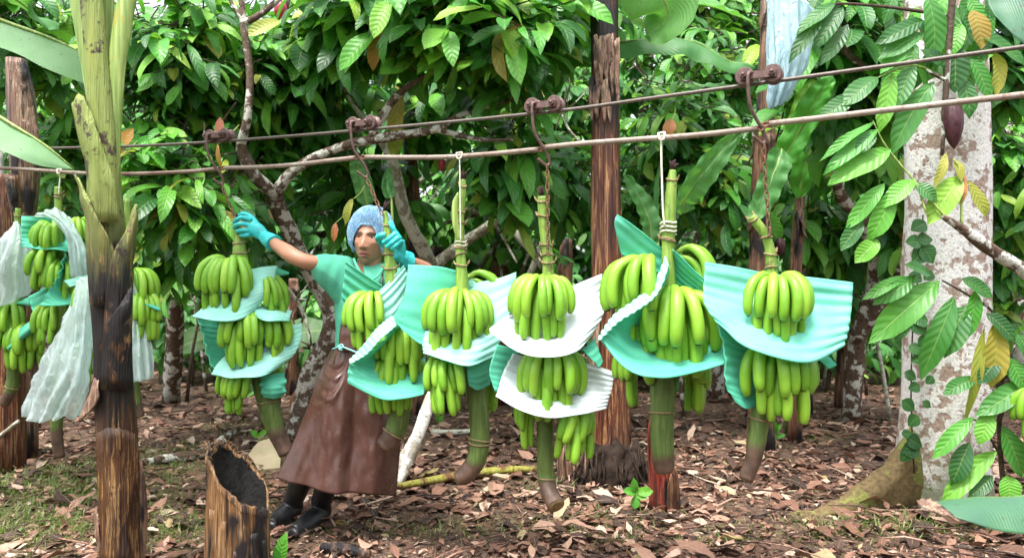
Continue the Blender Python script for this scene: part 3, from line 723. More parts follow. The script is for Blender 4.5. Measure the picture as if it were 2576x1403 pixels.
sheath(fp, [[(352, 1160, -.02), (357, 1158, -.02)], [(352, 1220, -.03), (366, 1225, -.01)], [(355, 1330, -.04), (368, 1330, 0)], [(352, 1430, -.03), (366, 1430, 0)]], FY, M_stem_dry, seed=7, nu=5)
sheath(fp, [[(232, 1290, -.02), (240, 1282, -.05)], [(240, 1340, -.05), (250, 1330, -.09)], [(246, 1390, -.06), (256, 1390, -.09)]], FY, M_stem_dry, seed=8, nu=5)
def petiole(parent, lst, Y, dy=0.0, flat=.62, mat=None):
    pts = [P(q[0], q[1], Y + dy + (q[3] if len(q) > 3 else 0)) for q in lst]; rad = [PX(q[2], Y) for q in lst]
    return MB().tube(pts, rad, 14, n=len(pts) * 4, flat=flat, wob=.06).build('petiole', mat or M_petiole, parent)
petiole(fp, [(274, 660, 16, .09), (270, 570, 26, .03), (262, 430, 33), (254, 300, 32), (243, 160, 29), (230, 0, 27), (216, -140, 25), (190, -320, 20)], FY, -.055, mat=M_stem_front)
petiole(fp, [(262, 430, 20), (236, 250, 18), (214, 110, 20), (196, 0, 21), (170, -160, 18)], FY, .01)
petiole(fp, [(275, 480, 22), (283, 320, 22), (292, 180, 23), (312, 40, 24), (334, -80, 22), (370, -240, 18)], FY, -.03)
petiole(fp, [(262, 420, 10), (268, 250, 14), (262, 120, 22), (262, 0, 26), (268, -120, 26)], FY, .03)
for k, (a, b, c, d, e, f) in enumerate([(216, -140, -250, -560, -700, -300), (334, -80, 560, -420, 900, -260), (262, -120, 300, -700, 420, -900)]):
    banana_leaf(fp, [P(a, b, FY), P((a + c) / 2, (b + d) / 2 - 60, FY + .1), P(c, d, FY + .25), P(e, f, FY + .4)], .5, M_bleaf, seed=k, tears=4)

# --- broad leaf blades coming in from a plant beyond the left edge
lp = thing('banana_plant', P(-330, 1345, 3.7), 'banana plant beyond the left edge reaching in pale leaf blades', 'banana plant')
pseudostem(lp, [(-330, 1345, 55), (-330, 900, 50), (-325, 400, 46), (-320, -60, 36)], 3.7, M_stem_front, seed=5)
def blade_rows(parent, rows, Y, mat, nu=22, nv=8, seed=0, amp=.01):
    g = crumple(grid_px(rows, Y, nu, nv), amp, 6, seed)
    uvs = [(i / nu, .12 + .88 * j / nv, 0) for j in range(nv + 1) for i in range(nu + 1)]
    return MB().sheet(g, 0, uvs=uvs).build('leaf_blade', mat, parent)
blade_rows(lp, [[(-330, -20, .1), (-120, 15, 0), (40, 68, -.05), (140, 105, -.05), (232, 150, -.02)], [(-330, 40, .05), (-120, 70, -.05), (20, 100, -.1), (130, 150, -.1), (228, 185, -.04)], [(-330, 80, .02), (-100, 110, -.1), (10, 122, -.14), (110, 170, -.14), (226, 216, -.06)]], 3.65, M_bleaf_pale, seed=3)
MB().tube([P(-330, -26, 3.75), P(-120, 11, 3.65), P(40, 64, 3.6), P(140, 101, 3.6), P(232, 148, 3.63)], [.012, .010, .008, .006, .003], 6, n=16).build('midrib', M_petiole, lp)
blade_rows(lp, [[(-330, 120, .1), (-120, 220, 0), (10, 305, -.05), (110, 366, -.05), (186, 424, -.02)], [(-330, 190, .05), (-120, 280, -.05), (5, 345, -.09), (100, 395, -.09), (186, 425, -.03)], [(-330, 250, .02), (-120, 330, -.08), (0, 378, -.12), (95, 416, -.1), (186, 427, -.03)]], 3.5, M_bleaf_pale, seed=4)
MB().tube([P(-330, 114, 3.6), P(-120, 216, 3.5), P(10, 301, 3.45), P(110, 363, 3.45), P(186, 424, 3.48)], [.012, .010, .008, .006, .002], 6, n=16).build('midrib', M_petiole, lp)
banana_leaf(lp, [P(-330, 60, 4.2), P(-150, -40, 4.3), P(0, -20, 4.4), P(80, 30, 4.5), P(120, 80, 4.5)], .55, M_bleaf, seed=6, tears=2)

# --- the tall red-brown stem behind the fourth and fifth bunches
BY = 4.93
bp = thing('banana_plant', P(1525, 1190, BY), 'tall red-brown banana stem behind the middle bunches', 'banana plant')
pseudostem(bp, [(1525, 1200, 66), (1525, 1165, 62), (1526, 1100, 55), (1527, 1000, 49), (1528, 850, 42), (1527, 700, 38), (1526, 500, 37), (1525, 330, 35), (1524, 150, 34), (1522, 0, 34), (1521, -200, 32), (1520, -420, 26)], BY, M_stem_red, seed=8, lobes=3)
for k in range(13):                              # shredded dry fibre near the top
    lowr = k > 7; x = (1496 + k * 8) if not lowr else (1486 + (k - 8) * 9); y0 = (92 if not lowr else 200) + random.uniform(-8, 14); L = random.uniform(70, 170) if not lowr else random.uniform(60, 120); dx = random.uniform(-6, 10)
    d = -.075 - .035 * math.sin(PI * min(1, max(0, (x - 1490) / 70)))
    sheath(bp, [[(x - 3, y0, d), (x + 7, y0 - 4, d - .008)], [(x - 6 + dx, y0 + L * .5, d - .02 * random.random()), (x + 8 + dx, y0 + L * .5, d - .02)], [(x + dx * 1.5, y0 + L, d - .01), (x + 4 + dx * 1.5, y0 + L, d - .012)]], BY, M_stem_dry, 'dry_fibre', thick=.003, amp=.016, seed=110 + k, nu=3, nv=10)
sheath(bp, [[(1548, 540, -.05), (1562, 520, -.03)], [(1550, 640, -.06), (1566, 620, -.02)], [(1548, 800, -.06), (1570, 800, -.02)], [(1556, 1000, -.06), (1582, 1000, -.02)], [(1560, 1110, -.08), (1590, 1130, -.03)]], BY, M_stem_red, seed=13, nu=5)
sheath(bp, [[(1498, 780, -.09), (1510, 770, -.11)], [(1486, 900, -.10), (1506, 900, -.12)], [(1472, 1050, -.11), (1490, 1060, -.13)], [(1462, 1160, -.12), (1476, 1180, -.14)]], BY, M_stem_dry, seed=14, nu=5)
sheath(bp, [[(1590, 1105, -.06), (1583, 1150, -.12)], [(1588, 1160, -.10), (1560, 1185, -.16)], [(1590, 1210, -.10), (1530, 1205, -.18)], [(1575, 1225, -.13), (1500, 1200, -.18)]], BY, M_stem_dry, seed=15, amp=.012)
sheath(bp, [[(1458, 1130, -.06), (1466, 1140, -.10)], [(1460, 1170, -.10), (1480, 1185, -.15)], [(1468, 1200, -.13), (1515, 1205, -.19)]], BY, M_stem_dry, seed=16, amp=.012, nu=6)
banana_leaf(bp, [P(1520, -300, BY), P(1600, -120, 5.0), P(1680, 30, 5.1), P(1590, 120, 5.2), P(1600, 128, 5.2)][:3] + [P(1625, 95, 5.25)], .62, M_bleaf, seed=21, up=Vector((-.5, -.8, .3)), tears=1)
banana_leaf(bp, [P(1392, 148, 5.5), P(1480, 122, 5.5), P(1600, 100, 5.5), P(1740, 102, 5.45), P(1830, 150, 5.4), P(1900, 170, 5.4)], .34, M_bleaf, seed=22, up=Vector((0, -.55, .8)), fold=-.1, droop=.4)
banana_leaf(bp, [P(1560, -60, 5.6), P(1700, 0, 5.8), P(1800, 20, 6.0), P(1900, 60, 6.2)], .5, M_bleaf, seed=23, up=Vector((0, -.6, .8)), tears=3)
banana_leaf(bp, [P(1640, 238, 6.4), P(1740, 215, 6.4), P(1840, 215, 6.3)], .22, M_bleaf, seed=24, up=Vector((0, -.4, .9)), droop=.5)
# its dark root mound
def mound():
    c = P(1525, 1215, BY - .05); mb = MB(); vs, fs = [], []
    nu, nv = 44, 16
    for j in range(nv + 1):
        e = j / nv * PI * .5
        for i in range(nu):
            a = 2 * PI * i / nu
            d = Vector((math.cos(a) * math.cos(e), math.sin(a) * math.cos(e), math.sin(e)))
            r = 1 + .22 * noise.noise(d * 3.1) + .16 * noise.noise(d * 9) + .08 * noise.noise(d * 22)
            vs.append(Vector((c.x, c.y, -.03)) + Vector((d.x * .27 * r, d.y * .24 * r, d.z * .25 * r)))
    for j in range(nv):
        for i in range(nu):
            i2 = (i + 1) % nu; fs.append((j * nu + i, j * nu + i2, (j + 1) * nu + i2, (j + 1) * nu + i))
    mb.add(vs, fs)
    m = simple('root_mound', (.030, .020, .015), .95, .15, 0, 18, .7, .9, .02)
    mb.build('root_mound', m, bp)
    mb = MB()
    for k in range(46):
        a = random.uniform(PI, 2 * PI); r = random.uniform(.22, .30); p = Vector((c.x + math.cos(a) * r, c.y + math.sin(a) * r * .9, random.uniform(.02, .16)))
        q = p + Vector((math.cos(a) * .06, math.sin(a) * .06, -p.z - .0)) + Vector((random.gauss(0, .04), 0, 0))
        mb.tube([p + Vector((0, 0, .05)), (p + q) / 2 + Vector((0, -.015, 0)), q], [.006, .005, .003], 5)
    mb.build('roots', m, bp)['kind'] = 'stuff'
mound()
# fibrous old stump beside it
os_ = thing('banana_stump', P(1440, 1240, 4.75), 'shredded tan old stump with moss beside the root mound', 'stump')
for k in range(9):
    x = 1408 + k * 9; h = 1075 + 40 * abs(noise.noise(Vector((k * 1.7, 3, 1)))) + (k % 3) * 18
    sheath(os_, [[(x - 2, h, -.02 + .02 * (k % 2)), (x + 9, h - 8, -.05)], [(x - 6, 1150, -.05), (x + 12, 1150, -.09)], [(x - 10, 1245, -.06), (x + 14, 1245, -.11)]], 4.8, M_stem_dry, 'fibre_strip', seed=30 + k, amp=.02, nu=4, nv=10)
# red stub and its cut top
rs_ = thing('banana_stump', P(1665, 1270, 4.2), 'wet red broken banana stump under the fifth bunch', 'stump')
pseudostem(rs_, [(1672, 1275, 38), (1666, 1220, 33), (1658, 1150, 28), (1656, 1080, 25), (1655, 1020, 16)], 4.2, mat_stem('stem_wet_red', (.05, .010, .008), (.20, .030, .020), (.36, .12, .08), wet=.3), seed=9)
sheath(rs_, [[(1690, 1180, -.06), (1700, 1170, -.04)], [(1680, 1220, -.09), (1708, 1220, -.04)], [(1680, 1290, -.09), (1712, 1290, -.02)]], 4.2, M_stem_red, seed=40, nu=4)

# --- cut hollow stump in front
def cut_stump():
    Y = 3.2; c = P(601, 1446, Y); c.z = 0; r0 = .119
    t = thing('cut_stump', c, 'hollow banana stump with a black slanting cut, front of the worker', 'stump')
    n = 56; H = .40
    def ring(scale, f, wob=1):
        out = []
        for k in range(n):
            a = 2 * PI * k / n; w = 1 + wob * (.05 * math.cos(7 * a + 1) + .05 * noise.noise(Vector((math.cos(a) * 3, math.sin(a) * 3, f * 1.5))) + .025 * noise.noise(Vector((math.cos(a) * 12, math.sin(a) * 12, f))))
            x = math.cos(a) * r0 * scale * w; y = math.sin(a) * r0 * scale * w
            out.append((x, y, a))
        return out
    def top(x, y): return .405 - 1.0 * x + .30 * y
    mb = MB(); vs, fs = [], []; m = 16
    for j in range(m + 1):
        f = j / m
        for x, y, a in ring(1.10 - .10 * f, f):
            zt = top(x, y) + .02 * noise.noise(Vector((math.cos(a) * 7, math.sin(a) * 7, 5)))
            vs.append(c + Vector((x, y, -.03 + (zt + .03) * f)))
    for j in range(m):
        for k in range(n): k2 = (k + 1) % n; fs.append((j * n + k, j * n + k2, (j + 1) * n + k2, (j + 1) * n + k))
    mb.add(vs, fs); mb.build('bark_wall', M_stump, t)
    mb = MB(); vs, fs = [], []
    prof = [(1.0, .0), (.95, -.002), (.88, -.035), (.78, -.05), (.66, -.09), (.55, -.09), (.40, -.13), (.25, -.17), (.10, -.19), (.01, -.19)]
    for j, (sc, dz) in enumerate(prof):
        for x, y, a in ring(sc, 1, 1 - j / 12):
            vs.append(c + Vector((x, y, top(x, y) + (.02 * noise.noise(Vector((math.cos(a) * 7, math.sin(a) * 7, 5))) if j < 2 else 0) + dz + (0 if j == 0 else .012) * noise.noise(Vector((a * 2, sc * 9, 2))))))
    for j in range(len(prof) - 1):
        for k in range(n): k2 = (k + 1) % n; fs.append((j * n + k, j * n + k2, (j + 1) * n + k2, (j + 1) * n + k))
    mb.add(vs, fs); mb.build('cut_face', simple('black_cut', (.004, .0035, .003), .75, .2, 0, 34, .8, .9, .012), t)  # one near-black colour over the cut face and the hollow
    for k, (a0, w, h0, h1, mt) in enumerate([(-2.2, .30, -.02, .30, M_stump), (-1.75, .26, -.02, .26, M_stump), (-1.3, .2, -.02, .14, M_stem_dry), (-.75, .28, -.02, .20, M_stem_dry), (-2.8, .22, -.02, .36, M_stem_dry), (-.3, .25, -.02, .16, M_stump)]):
        g = []
        for j in range(9):
            row = []
            for i in range(5):
                a = a0 + (i / 4 - .5) * w; z = lerp(h0, h1 + .02 * noise.noise(Vector((i * 2, k, 0))), j / 8); r = r0 * (1.14 - .10 * j / 8) + .006 * noise.noise(Vector((i, j, k)))
                row.append(c + Vector((math.cos(a) * r, math.sin(a) * r, z)))
            g.append(row)
        MB().sheet(g, .005).build('fibre_strip', mt, t)
    mb = MB(); vs, fs = [], []
    for sc, dz in ((1.03, -.02), (1.02, .004), (.95, .006), (.935, -.01)):
        for x, y, a in ring(sc, 1): vs.append(c + Vector((x, y, top(x, y) + .02 * noise.noise(Vector((math.cos(a) * 7, math.sin(a) * 7, 5))) + dz + .006 * noise.noise(Vector((a * 9, sc, 1))))))
    for j in range(3):
        for k in range(n): k2 = (k + 1) % n; fs.append((j * n + k, j * n + k2, (j + 1) * n + k2, (j + 1) * n + k))
    mb.add(vs, fs); mb.build('cut_rim', M_stump, t)
    mb = MB()
    for k in range(70):
        a = random.gauss(2.7, .7); x, y = math.cos(a) * r0, math.sin(a) * r0
        p = c + Vector((x, y, top(x, y) - .02)); mb.tube([p, p + Vector((random.gauss(0, .01), random.gauss(0, .01), .02)), p + Vector((random.gauss(0, .02), random.gauss(0, .02), random.uniform(.02, .055)))], [.003, .002, .001], 4)
    tag(mb.build('frayed_fibres', M_stump, t), kind='stuff')
cut_stump()

# --- white lichen trunk with a mossy buttress
LY = 4.25
lt = thing('lichen_tree', P(2368, 1268, LY), 'thick white lichen-covered trunk with mossy buttress root at the right', 'tree')
pseudostem(lt, [(2368, 1285, 122), (2372, 1180, 110), (2376, 1000, 101), (2377, 700, 99), (2376, 300, 96), (2376, -100, 92), (2376, -500, 88)], LY, M_bark_white, 'trunk', segs=36, wob=.07, lobes=3)
def buttress(lst, Y, name='buttress_root'):
    g = []
    for j in range(15):
        f = j / 14; row = []
        (x0, yt0, yb0, th0, dy0) = spline([Vector(l) if False else np.array(l, float) for l in lst], 14)[j]
        for i in range(17):
            a = -PI / 2 + PI * 2 * i / 16
            h = (yb0 - yt0); cy = (yt0 + yb0) / 2
            p = P(x0, cy, Y + dy0); row.append(p + Vector((math.sin(a) * .0, math.cos(a) * th0, math.sin(a) * PX(h / 2, Y))) + Vector((.02, .03, .045)) * noise.noise(Vector((f * 5, i * .7, 2))) + Vector((0, .012, .018)) * noise.noise(Vector((f * 17, i * 1.9, 5))))
        g.append(row)
    return MB().sheet(g, 0).build(name, M_root, lt)
buttress([(2330, 980, 1290, .12, 0), (2285, 1090, 1300, .11, -.06), (2235, 1165, 1310, .09, -.1), (2170, 1220, 1315, .075, -.14), (2100, 1262, 1320, .06, -.18), (2020, 1292, 1325, .04, -.22), (1960, 1310, 1330, .02, -.24)], LY)
buttress([(2400, 1150, 1300, .12, -.1), (2440, 1220, 1310, .09, -.16), (2500, 1275, 1320, .06, -.2), (2560, 1305, 1325, .02, -.22)], LY)
# climbing leaves on it
vn = thing('climbing_vine', P(2296, 1200, LY - .2), 'dark round-leaved vine climbing the white lichen trunk', 'vine')
MB().tube([P(2300, 1190, LY - .19), P(2292, 1000, LY - .19), P(2298, 800, LY - .2), P(2316, 650, LY - .22), P(2322, 540, LY - .22)], .004, 5, n=20).build('stem', M_bark_dark, vn)
for k, (a, b, s) in enumerate((q[0] + random.uniform(-9, 9), q[1] + random.uniform(-12, 12), q[2] * random.uniform(.7, 1.15)) for q in [(2308, 566, 24), (2334, 592, 25), (2306, 612, 24), (2336, 640, 26), (2306, 655, 24), (2312, 690, 22), (2330, 700, 22), (2302, 735, 22), (2318, 760, 24), (2300, 790, 22), (2320, 800, 20), (2306, 830, 26), (2325, 862, 24), (2304, 880, 22), (2314, 915, 24), (2298, 940, 22), (2296, 985, 20), (2292, 1020, 20), (2290, 1060, 18), (2296, 1100, 22), (2286, 1125, 22), (2300, 1140, 20), (2280, 1150, 20), (2340, 1010, 16), (2330, 960, 14), (2276, 1090, 14)]):
    p = P(a, b, LY - .235); V, F, U = leaf_arrays(PX(s * 1.9, LY), PX(s * 1.75, LY), 6, 2, droop=.2, fold=.12, wave=.02, seed=400 + k, broad=.42)
    d = Vector(((-1 if k % 2 == 0 else 1) * random.uniform(.4, 1), -.15, random.uniform(-.9, .1))); rm = rotmats(np.array([d]), np.array([[0, -1, .35]]))[0]
    M = Matrix.Translation(p - d.normalized() * PX(s, LY)) @ Matrix(rm.tolist()).to_4x4()
    inst('leaf', mesh_np('vine_leaf', V, F, U, np.zeros(len(V)), M_leaf_dark), vn, M)

# --- farther banana stems, dry and brown, each a plant of its own
def far_stem(label, lst, Y, mat=M_stem_far, seed=0, cat='banana plant', flaps=2, name='banana_plant'):
    by = HY + FPX * CAM_H / Y; top = lst[-1]
    pts = [(lst[0][0], by, lst[0][2] * 1.15)] + lst
    t = thing(name, P(lst[0][0], by, Y), label, cat)
    pseudostem(t, pts, Y, mat, seed=seed, segs=16, wob=.18)
    for k in range(flaps):
        i = random.randrange(len(lst)); x, y, h = lst[i]; s = random.choice((-1, 1)); L = random.uniform(70, 170)
        sheath(t, [[(x - s * h * .2, y, -.06), (x + s * h * .9, y + 6, -.03)], [(x + s * h * .3, y + L * .5, -.09), (x + s * h * 1.25, y + L * .5, -.03)], [(x + s * h * .9, y + L, -.06), (x + s * h * 1.5, y + L * 1.1, -.02)]], Y, M_stem_dry, seed=seed * 3 + k, amp=.02, nu=5)
    return t
far_stem('reddish banana stem rising just right of the worker\'s head', [(1048, 800, 19), (1042, 600, 18), (1036, 420, 16), (1012, 250, 12), (1003, 170, 9)], 6.9, seed=1)
far_stem('dry banana stem behind the sixth bunch\'s chain', [(1912, 900, 28), (1910, 700, 24), (1912, 500, 22), (1925, 280, 22), (1932, 80, 20), (1935, -80, 16)], 5.6, seed=2, flaps=5)
far_stem('pale brown dry stem between sixth bunch and lichen trunk', [(2022, 800, 20), (2030, 650, 21), (2042, 500, 20), (2046, 440, 14)], 7.2, M_stem_dry, seed=3)
far_stem('dark dry stem left of the white lichen trunk', [(2130, 850, 24), (2132, 700, 26), (2136, 580, 20)], 7.6, seed=4)
far_stem('short brown stem behind the third bunch', [(1262, 800, 22), (1258, 700, 24), (1256, 610, 18)], 7.8, seed=5)
far_stem('brown banana stem left of the tall red-brown stem', [(1425, 850, 18), (1420, 700, 20), (1424, 600, 14)], 8.2, seed=6)
far_stem('shredded pinkish dead stem at the upper left edge', [(55, 800, 32), (58, 560, 30), (62, 400, 32), (52, 260, 34), (40, 150, 24)], 5.4, M_stem_dry, seed=7, flaps=7)
far_stem('dark banana stem at the far left edge', [(22, 700, 34), (20, 560, 32), (16, 440, 24)], 5.0, M_stem_red, seed=8, flaps=3)
far_stem('thin green and brown stem behind the right drooping leaves', [(2000, 800, 15), (2004, 640, 14), (2012, 520, 11), (2022, 440, 8)], 5.9, M_stem_far, seed=9)
far_stem('brown stem glimpsed low behind the left bags', [(70, 940, 24), (62, 800, 24), (60, 700, 20)], 6.3, M_stem_red, seed=10)
far_stem('brown banana stem behind the first bunch\'s left side', [(735, 850, 16), (740, 760, 16), (738, 700, 12)], 8.4, seed=12)
far_stem('dark stem in the shade behind the worker\'s elbow', [(1110, 840, 20), (1102, 720, 22), (1100, 620, 14)], 7.4, seed=13)
# sucker with long lance leaves at the right of the fifth bunch
sk = thing('banana_sucker', P(1990, 1100, 6.1), 'young banana sucker with long upright lance leaves behind right bunches', 'banana plant')
pseudostem(sk, [(1990, 1099, 17), (1995, 800, 14), (2004, 600, 12), (2010, 480, 9)], 6.1, mat_stem('sucker_stem', (.05, .07, .02), (.11, .14, .04), (.22, .22, .08), black=(.04, .025, .015)), seed=14, segs=12)
for k, (pts, wd, up) in enumerate([([(1712, 540, 4.6), (1730, 490, 4.55), (1790, 410, 4.5), (1860, 330, 4.5)], .20, (.5, -.8, .3)),
                                   ([(1968, 375, 4.3), (1950, 430, 4.25), (1915, 510, 4.25), (1882, 560, 4.2)], .17, (.1, -1, .2)),
                                   ([(1955, 430, 4.7), (2010, 330, 4.6), (2060, 240, 4.5), (2096, 190, 4.45)], .19, (-.3, -.9, .3)),
                                   ([(1965, 400, 4.8), (2000, 320, 4.75), (2030, 240, 4.7), (2050, 200, 4.7)], .14, (-.4, -.9, .3)),
                                   ([(2008, 500, 5.8), (2030, 400, 5.7), (2075, 330, 5.6), (2100, 300, 5.5)], .2, (-.3, -.8, .5)),
                                   ([(1640, 620, 5.4), (1635, 560, 5.4), (1610, 500, 5.4), (1570, 440, 5.4)], .19, (.3, -.9, .3)),
                                   ([(1655, 600, 5.6), (1650, 480, 5.6), (1665, 400, 5.6)], .05, (.2, -.9, .1)),
                                   ([(925, 520, 5.4), (915, 470, 5.4), (900, 420, 5.4), (893, 390, 5.4)], .16, (.2, -1, .2)),
                                   ([(985, 500, 5.2), (975, 530, 5.2), (968, 470, 5.25), (980, 430, 5.3)][0:1] + [(975, 470, 5.25), (978, 420, 5.3)], .10, (.2, -1, .2))]):
    par = sk if k < 5 else None
    mid = [P(*q) for q in pts]
    if par is None:
        par = thing('banana_sucker', mid[0], ['', '', '', '', '', 'upright dark lance leaf behind the fifth bunch\'s raised foam', 'slim vertical green leaf beside the fifth bunch\'s string', 'dark green lance leaf above the blue hair net', 'narrow green leaf right above the hair net'][k], 'leaf')
        gp = mid[0].copy(); gp.z = 0
        MB().tube([gp, (gp + mid[0]) / 2 + Vector((.03, .02, 0)), mid[0]], [.014, .011, .008], 7, n=8).build('petiole', M_petiole, par)
    banana_leaf(par, mid, wd, M_leaf_light if k in (2, 3, 4) else M_bleaf, up=Vector(up), fold=.25, seed=60 + k, droop=.05)

# ------------------------------------------------------------------ overhead cable, trolleys, spacer bars, chains, strings
CABLE = [(-260, 388), (0, 376), (210, 371), (345, 367), (553, 356), (915, 327), (1370, 283), (1640, 247), (1910, 210), (2250, 163), (2576, 118), (2760, 92)]
cab_pts = [P(a, b, line_Y(a)) for a, b in CABLE]
tag(MB().tube(cab_pts, .0075, 8, n=120).build('overhead_cable', M_cable, origin=cab_pts[0]), 'dark steel cable strung across on which the trolleys ride', 'cable')
DIR = Vector((2.339, -1.11, 0)).normalized(); SIDE = Vector((DIR.y, -DIR.x, 0))       # along the cable; towards the camera
if SIDE.y > 0: SIDE = -SIDE
def lathe(mb, c, axis, prof, segs=22, mi=0):
    axis = axis.normalized(); a = Vector((0, 0, 1)); a = (a - axis * a.dot(axis)).normalized(); b = axis.cross(a)
    vs, fs = [], []; m = len(prof)
    for (d, r) in prof:
        for k in range(segs): an = 2 * PI * k / segs; vs.append(c + axis * d + (a * math.cos(an) + b * math.sin(an)) * r)
    for i in range(m - 1):
        for k in range(segs): k2 = (k + 1) % segs; fs.append((i * segs + k, i * segs + k2, (i + 1) * segs + k2, (i + 1) * segs + k))
    fs.append(tuple(range(segs - 1, -1, -1))); fs.append(tuple((m - 1) * segs + k for k in range(segs)))
    mb.add(vs, fs, None, 0, mi); return mb
HOOK_END = []
def trolley(px, py, label):
    Y = line_Y(px); c = P(px, py, Y)
    t = thing('trolley', c, label, 'trolley', 'trolleys riding on the cable')
    rot = Matrix((DIR, -SIDE, Vector((0, 0, 1)))).transposed()
    for s in (-1, 1):
        w = c + DIR * s * .048 + Vector((0, 0, .027))
        wh = lathe(MB(), w, -SIDE, [(-.026, .010), (-.026, .030), (-.021, .033), (-.015, .032), (-.006, .020), (.006, .020), (.015, .032), (.021, .033), (.026, .030), (.026, .010)], 30).build('wheel', M_rust, t, smooth=False)
        lathe(MB(), w, SIDE, [(.024, .015), (.030, .015), (.031, .013)]).build('hub', M_rust, wh, smooth=False)
        lathe(MB(), w, SIDE, [(-.03, .007), (.058, .007)], 10).build('axle', M_rust, t)
        lathe(MB(), w + SIDE * .044, SIDE, [(0, .0125), (.012, .0125)], 6).build('nut', M_rust, t, smooth=False)
    mb = MB(); mb.box(c + SIDE * .038 + Vector((0, 0, .024)), .125, .007, .026, rot); mb.build('side_plate', M_rust, t, smooth=False)
    k = 1 / 706.0; W1 = c - DIR * .048 + Vector((0, 0, .024)); X = Vector((1, 0, 0))
    path = [(38, -4, .040), (24, -6, .052), (15, -3, .060), (13, 14, .062), (14, 40, .060), (18, 76, .055), (30, 104, .045), (44, 128, .035), (51, 147, .03), (53, 160, .028), (49, 168, .03), (42, 166, .034), (33, 158, .038), (24, 150, .042)]
    pts = [W1 + X * a * k - Vector((0, 0, b * k)) + SIDE * d for a, b, d in path]
    MB().tube(pts, [.0065] * 9 + [.006] * 5, 9, n=56).build('hook', M_rust, t)
    MB().tube([W1 + X * 38 * k + SIDE * .034 + Vector((0, 0, .005)), W1 + X * 25 * k + SIDE * .045 + Vector((0, 0, .007))], .010, 8).build('weld', M_rust, t)
    HOOK_END.append(W1 + X * 47 * k - Vector((0, 0, 166 * k)) + SIDE * .03)
    return t
trolley(553, 356, 'small rusty two-wheel trolley leftmost on the cable')
trolley(915, 327, 'rusty two-wheel trolley above the blue hair net')
trolley(1370, 283, 'rusty two-wheel trolley above the white-foamed fourth bunch')
trolley(1910, 211, 'largest rusty trolley at right, in front of the blue bag')
for k, (pts, lab) in enumerate([([(-260, 420), (0, 423), (215, 436), (345, 437), (480, 431), (550, 424)], 'spacer bar passing behind the front banana stem'),
                              ([(566, 422), (660, 420), (754, 413), (830, 404), (893, 397)], 'spacer bar between the leftmost trolley and the second'),
                              ([(920, 395), (1014, 396), (1120, 395), (1240, 387), (1354, 376)], 'rusty spacer bar right of the hair net'),
                              ([(1374, 370), (1466, 361), (1600, 351), (1750, 340), (1906, 323)], 'spacer bar crossing the tall banana stem'),
                              ([(1936, 311), (2028, 301), (2250, 275), (2576, 238), (2760, 216)], 'pale spacer bar running out at the right edge')]):
    q = [P(a, b, line_Y(a) - .01) for a, b in pts]
    o = thing('spacer_bar', q[0], lab, 'bar', 'spacer bars between trolleys')
    MB().tube(q, .0105, 9, n=30, wob=.06, seed=k).build('rod', M_bar, o)
    for e, f in ((q[0], q[1]), (q[-1], q[-2])):
        d = (e - f).normalized(); mb = MB()
        mb.tube([e - d * .005, e + d * .012 + Vector((0, 0, .006)), e + d * .024, e + d * .014 - Vector((0, 0, .010)), e - d * .002 - Vector((0, 0, .003))], .0045, 6, n=14); mb.build('end_eye', M_rust2, o)
def link_mesh():
    mb = MB(); pts = []
    for k in range(17):
        a = 2 * PI * k / 16; x = math.cos(a) * .0065; z = math.sin(a) * .0065 + (.009 if math.sin(a) > .01 else (-.009 if math.sin(a) < -.01 else 0))
        pts.append(Vector((x, 0, z)))
    mb.tube(pts, .0026, 6, cap=False); return mb.mesh('chain_link', M_rust2)
LINK = link_mesh()
def chain(a, b, label, sag=0.0):
    t = thing('chain', b, label, 'chain', 'chains holding bunches')
    L = (b - a).length; n = max(3, int(L / .0245)); d = (b - a) / n
    q = d.to_track_quat('Z', 'X').to_matrix().to_4x4()
    for i in range(n):
        p = a + d * (i + .5) + Vector((0, 0, -sag * math.sin(PI * (i + .5) / n)))
        inst('chain_link', LINK, t, Matrix.Translation(p) @ q @ Matrix.Rotation(PI / 2 * (i % 2) + .4, 4, 'Z'))
    return t
chain(HOOK_END[0], P(593, 552, 3.80), 'short rusty chain above the worker\'s raised right glove')
chain(HOOK_END[1], P(962, 540, 3.42), 'rusty chain running down to the hair net')
chain(HOOK_END[2], P(1379, 640, 3.075), 'rusty chain down the fourth bunch\'s stalk')
chain(HOOK_END[3], P(1936, 592, 2.73), 'rusty chain of the sixth bunch at right')
def string(pts, label, r=.0028, wraps=None):
    t = thing('string', pts[-1], label, 'string')
    MB().tube(pts, r, 5, n=len(pts) * 4).build('cord', M_string, t)
    MB().tube([pts[0] + Vector((-.012, -.012, .012)), pts[0] + Vector((-.008, -.016, -.012)), pts[0] + Vector((.008, -.016, -.008)), pts[0] + Vector((.010, -.012, .014)), pts[0] + Vector((-.004, .012, .016)), pts[0] + Vector((-.012, -.01, .012))], r * 1.2, 5, n=20).build('knot', M_string, t)
    if wraps:
        c, rad, n = wraps; q = []
        for k in range(n * 12 + 1): a = 2 * PI * k / 12; q.append(c + Vector((math.cos(a) * rad, math.sin(a) * rad, .016 * k / 12 - .012 * n / 2 + .004 * math.sin(a * 2))))
        MB().tube(q, r, 5).build('wrapping', M_string, t)
string([P(1156, 393, 3.27), P(1157, 450, 3.255), P(1158, 540, 3.25), P(1159, 612, 3.25)], 'beige string holding the third bunch from the bar', .003, (P(1159, 618, 3.28), .024, 2))
string([P(1663, 345, 2.9), P(1664, 411, 2.88), P(1666, 480, 2.87), P(1668, 535, 2.87), P(1672, 570, 2.87)], 'white string tying the fifth bunch to the bar', .0042, (P(1681, 578, 2.9), .029, 3))
string([P(152, 432, 4.39), P(150, 460, 4.38), P(148, 490, 4.38)], 'short string above the bagged bunch at left', .004)

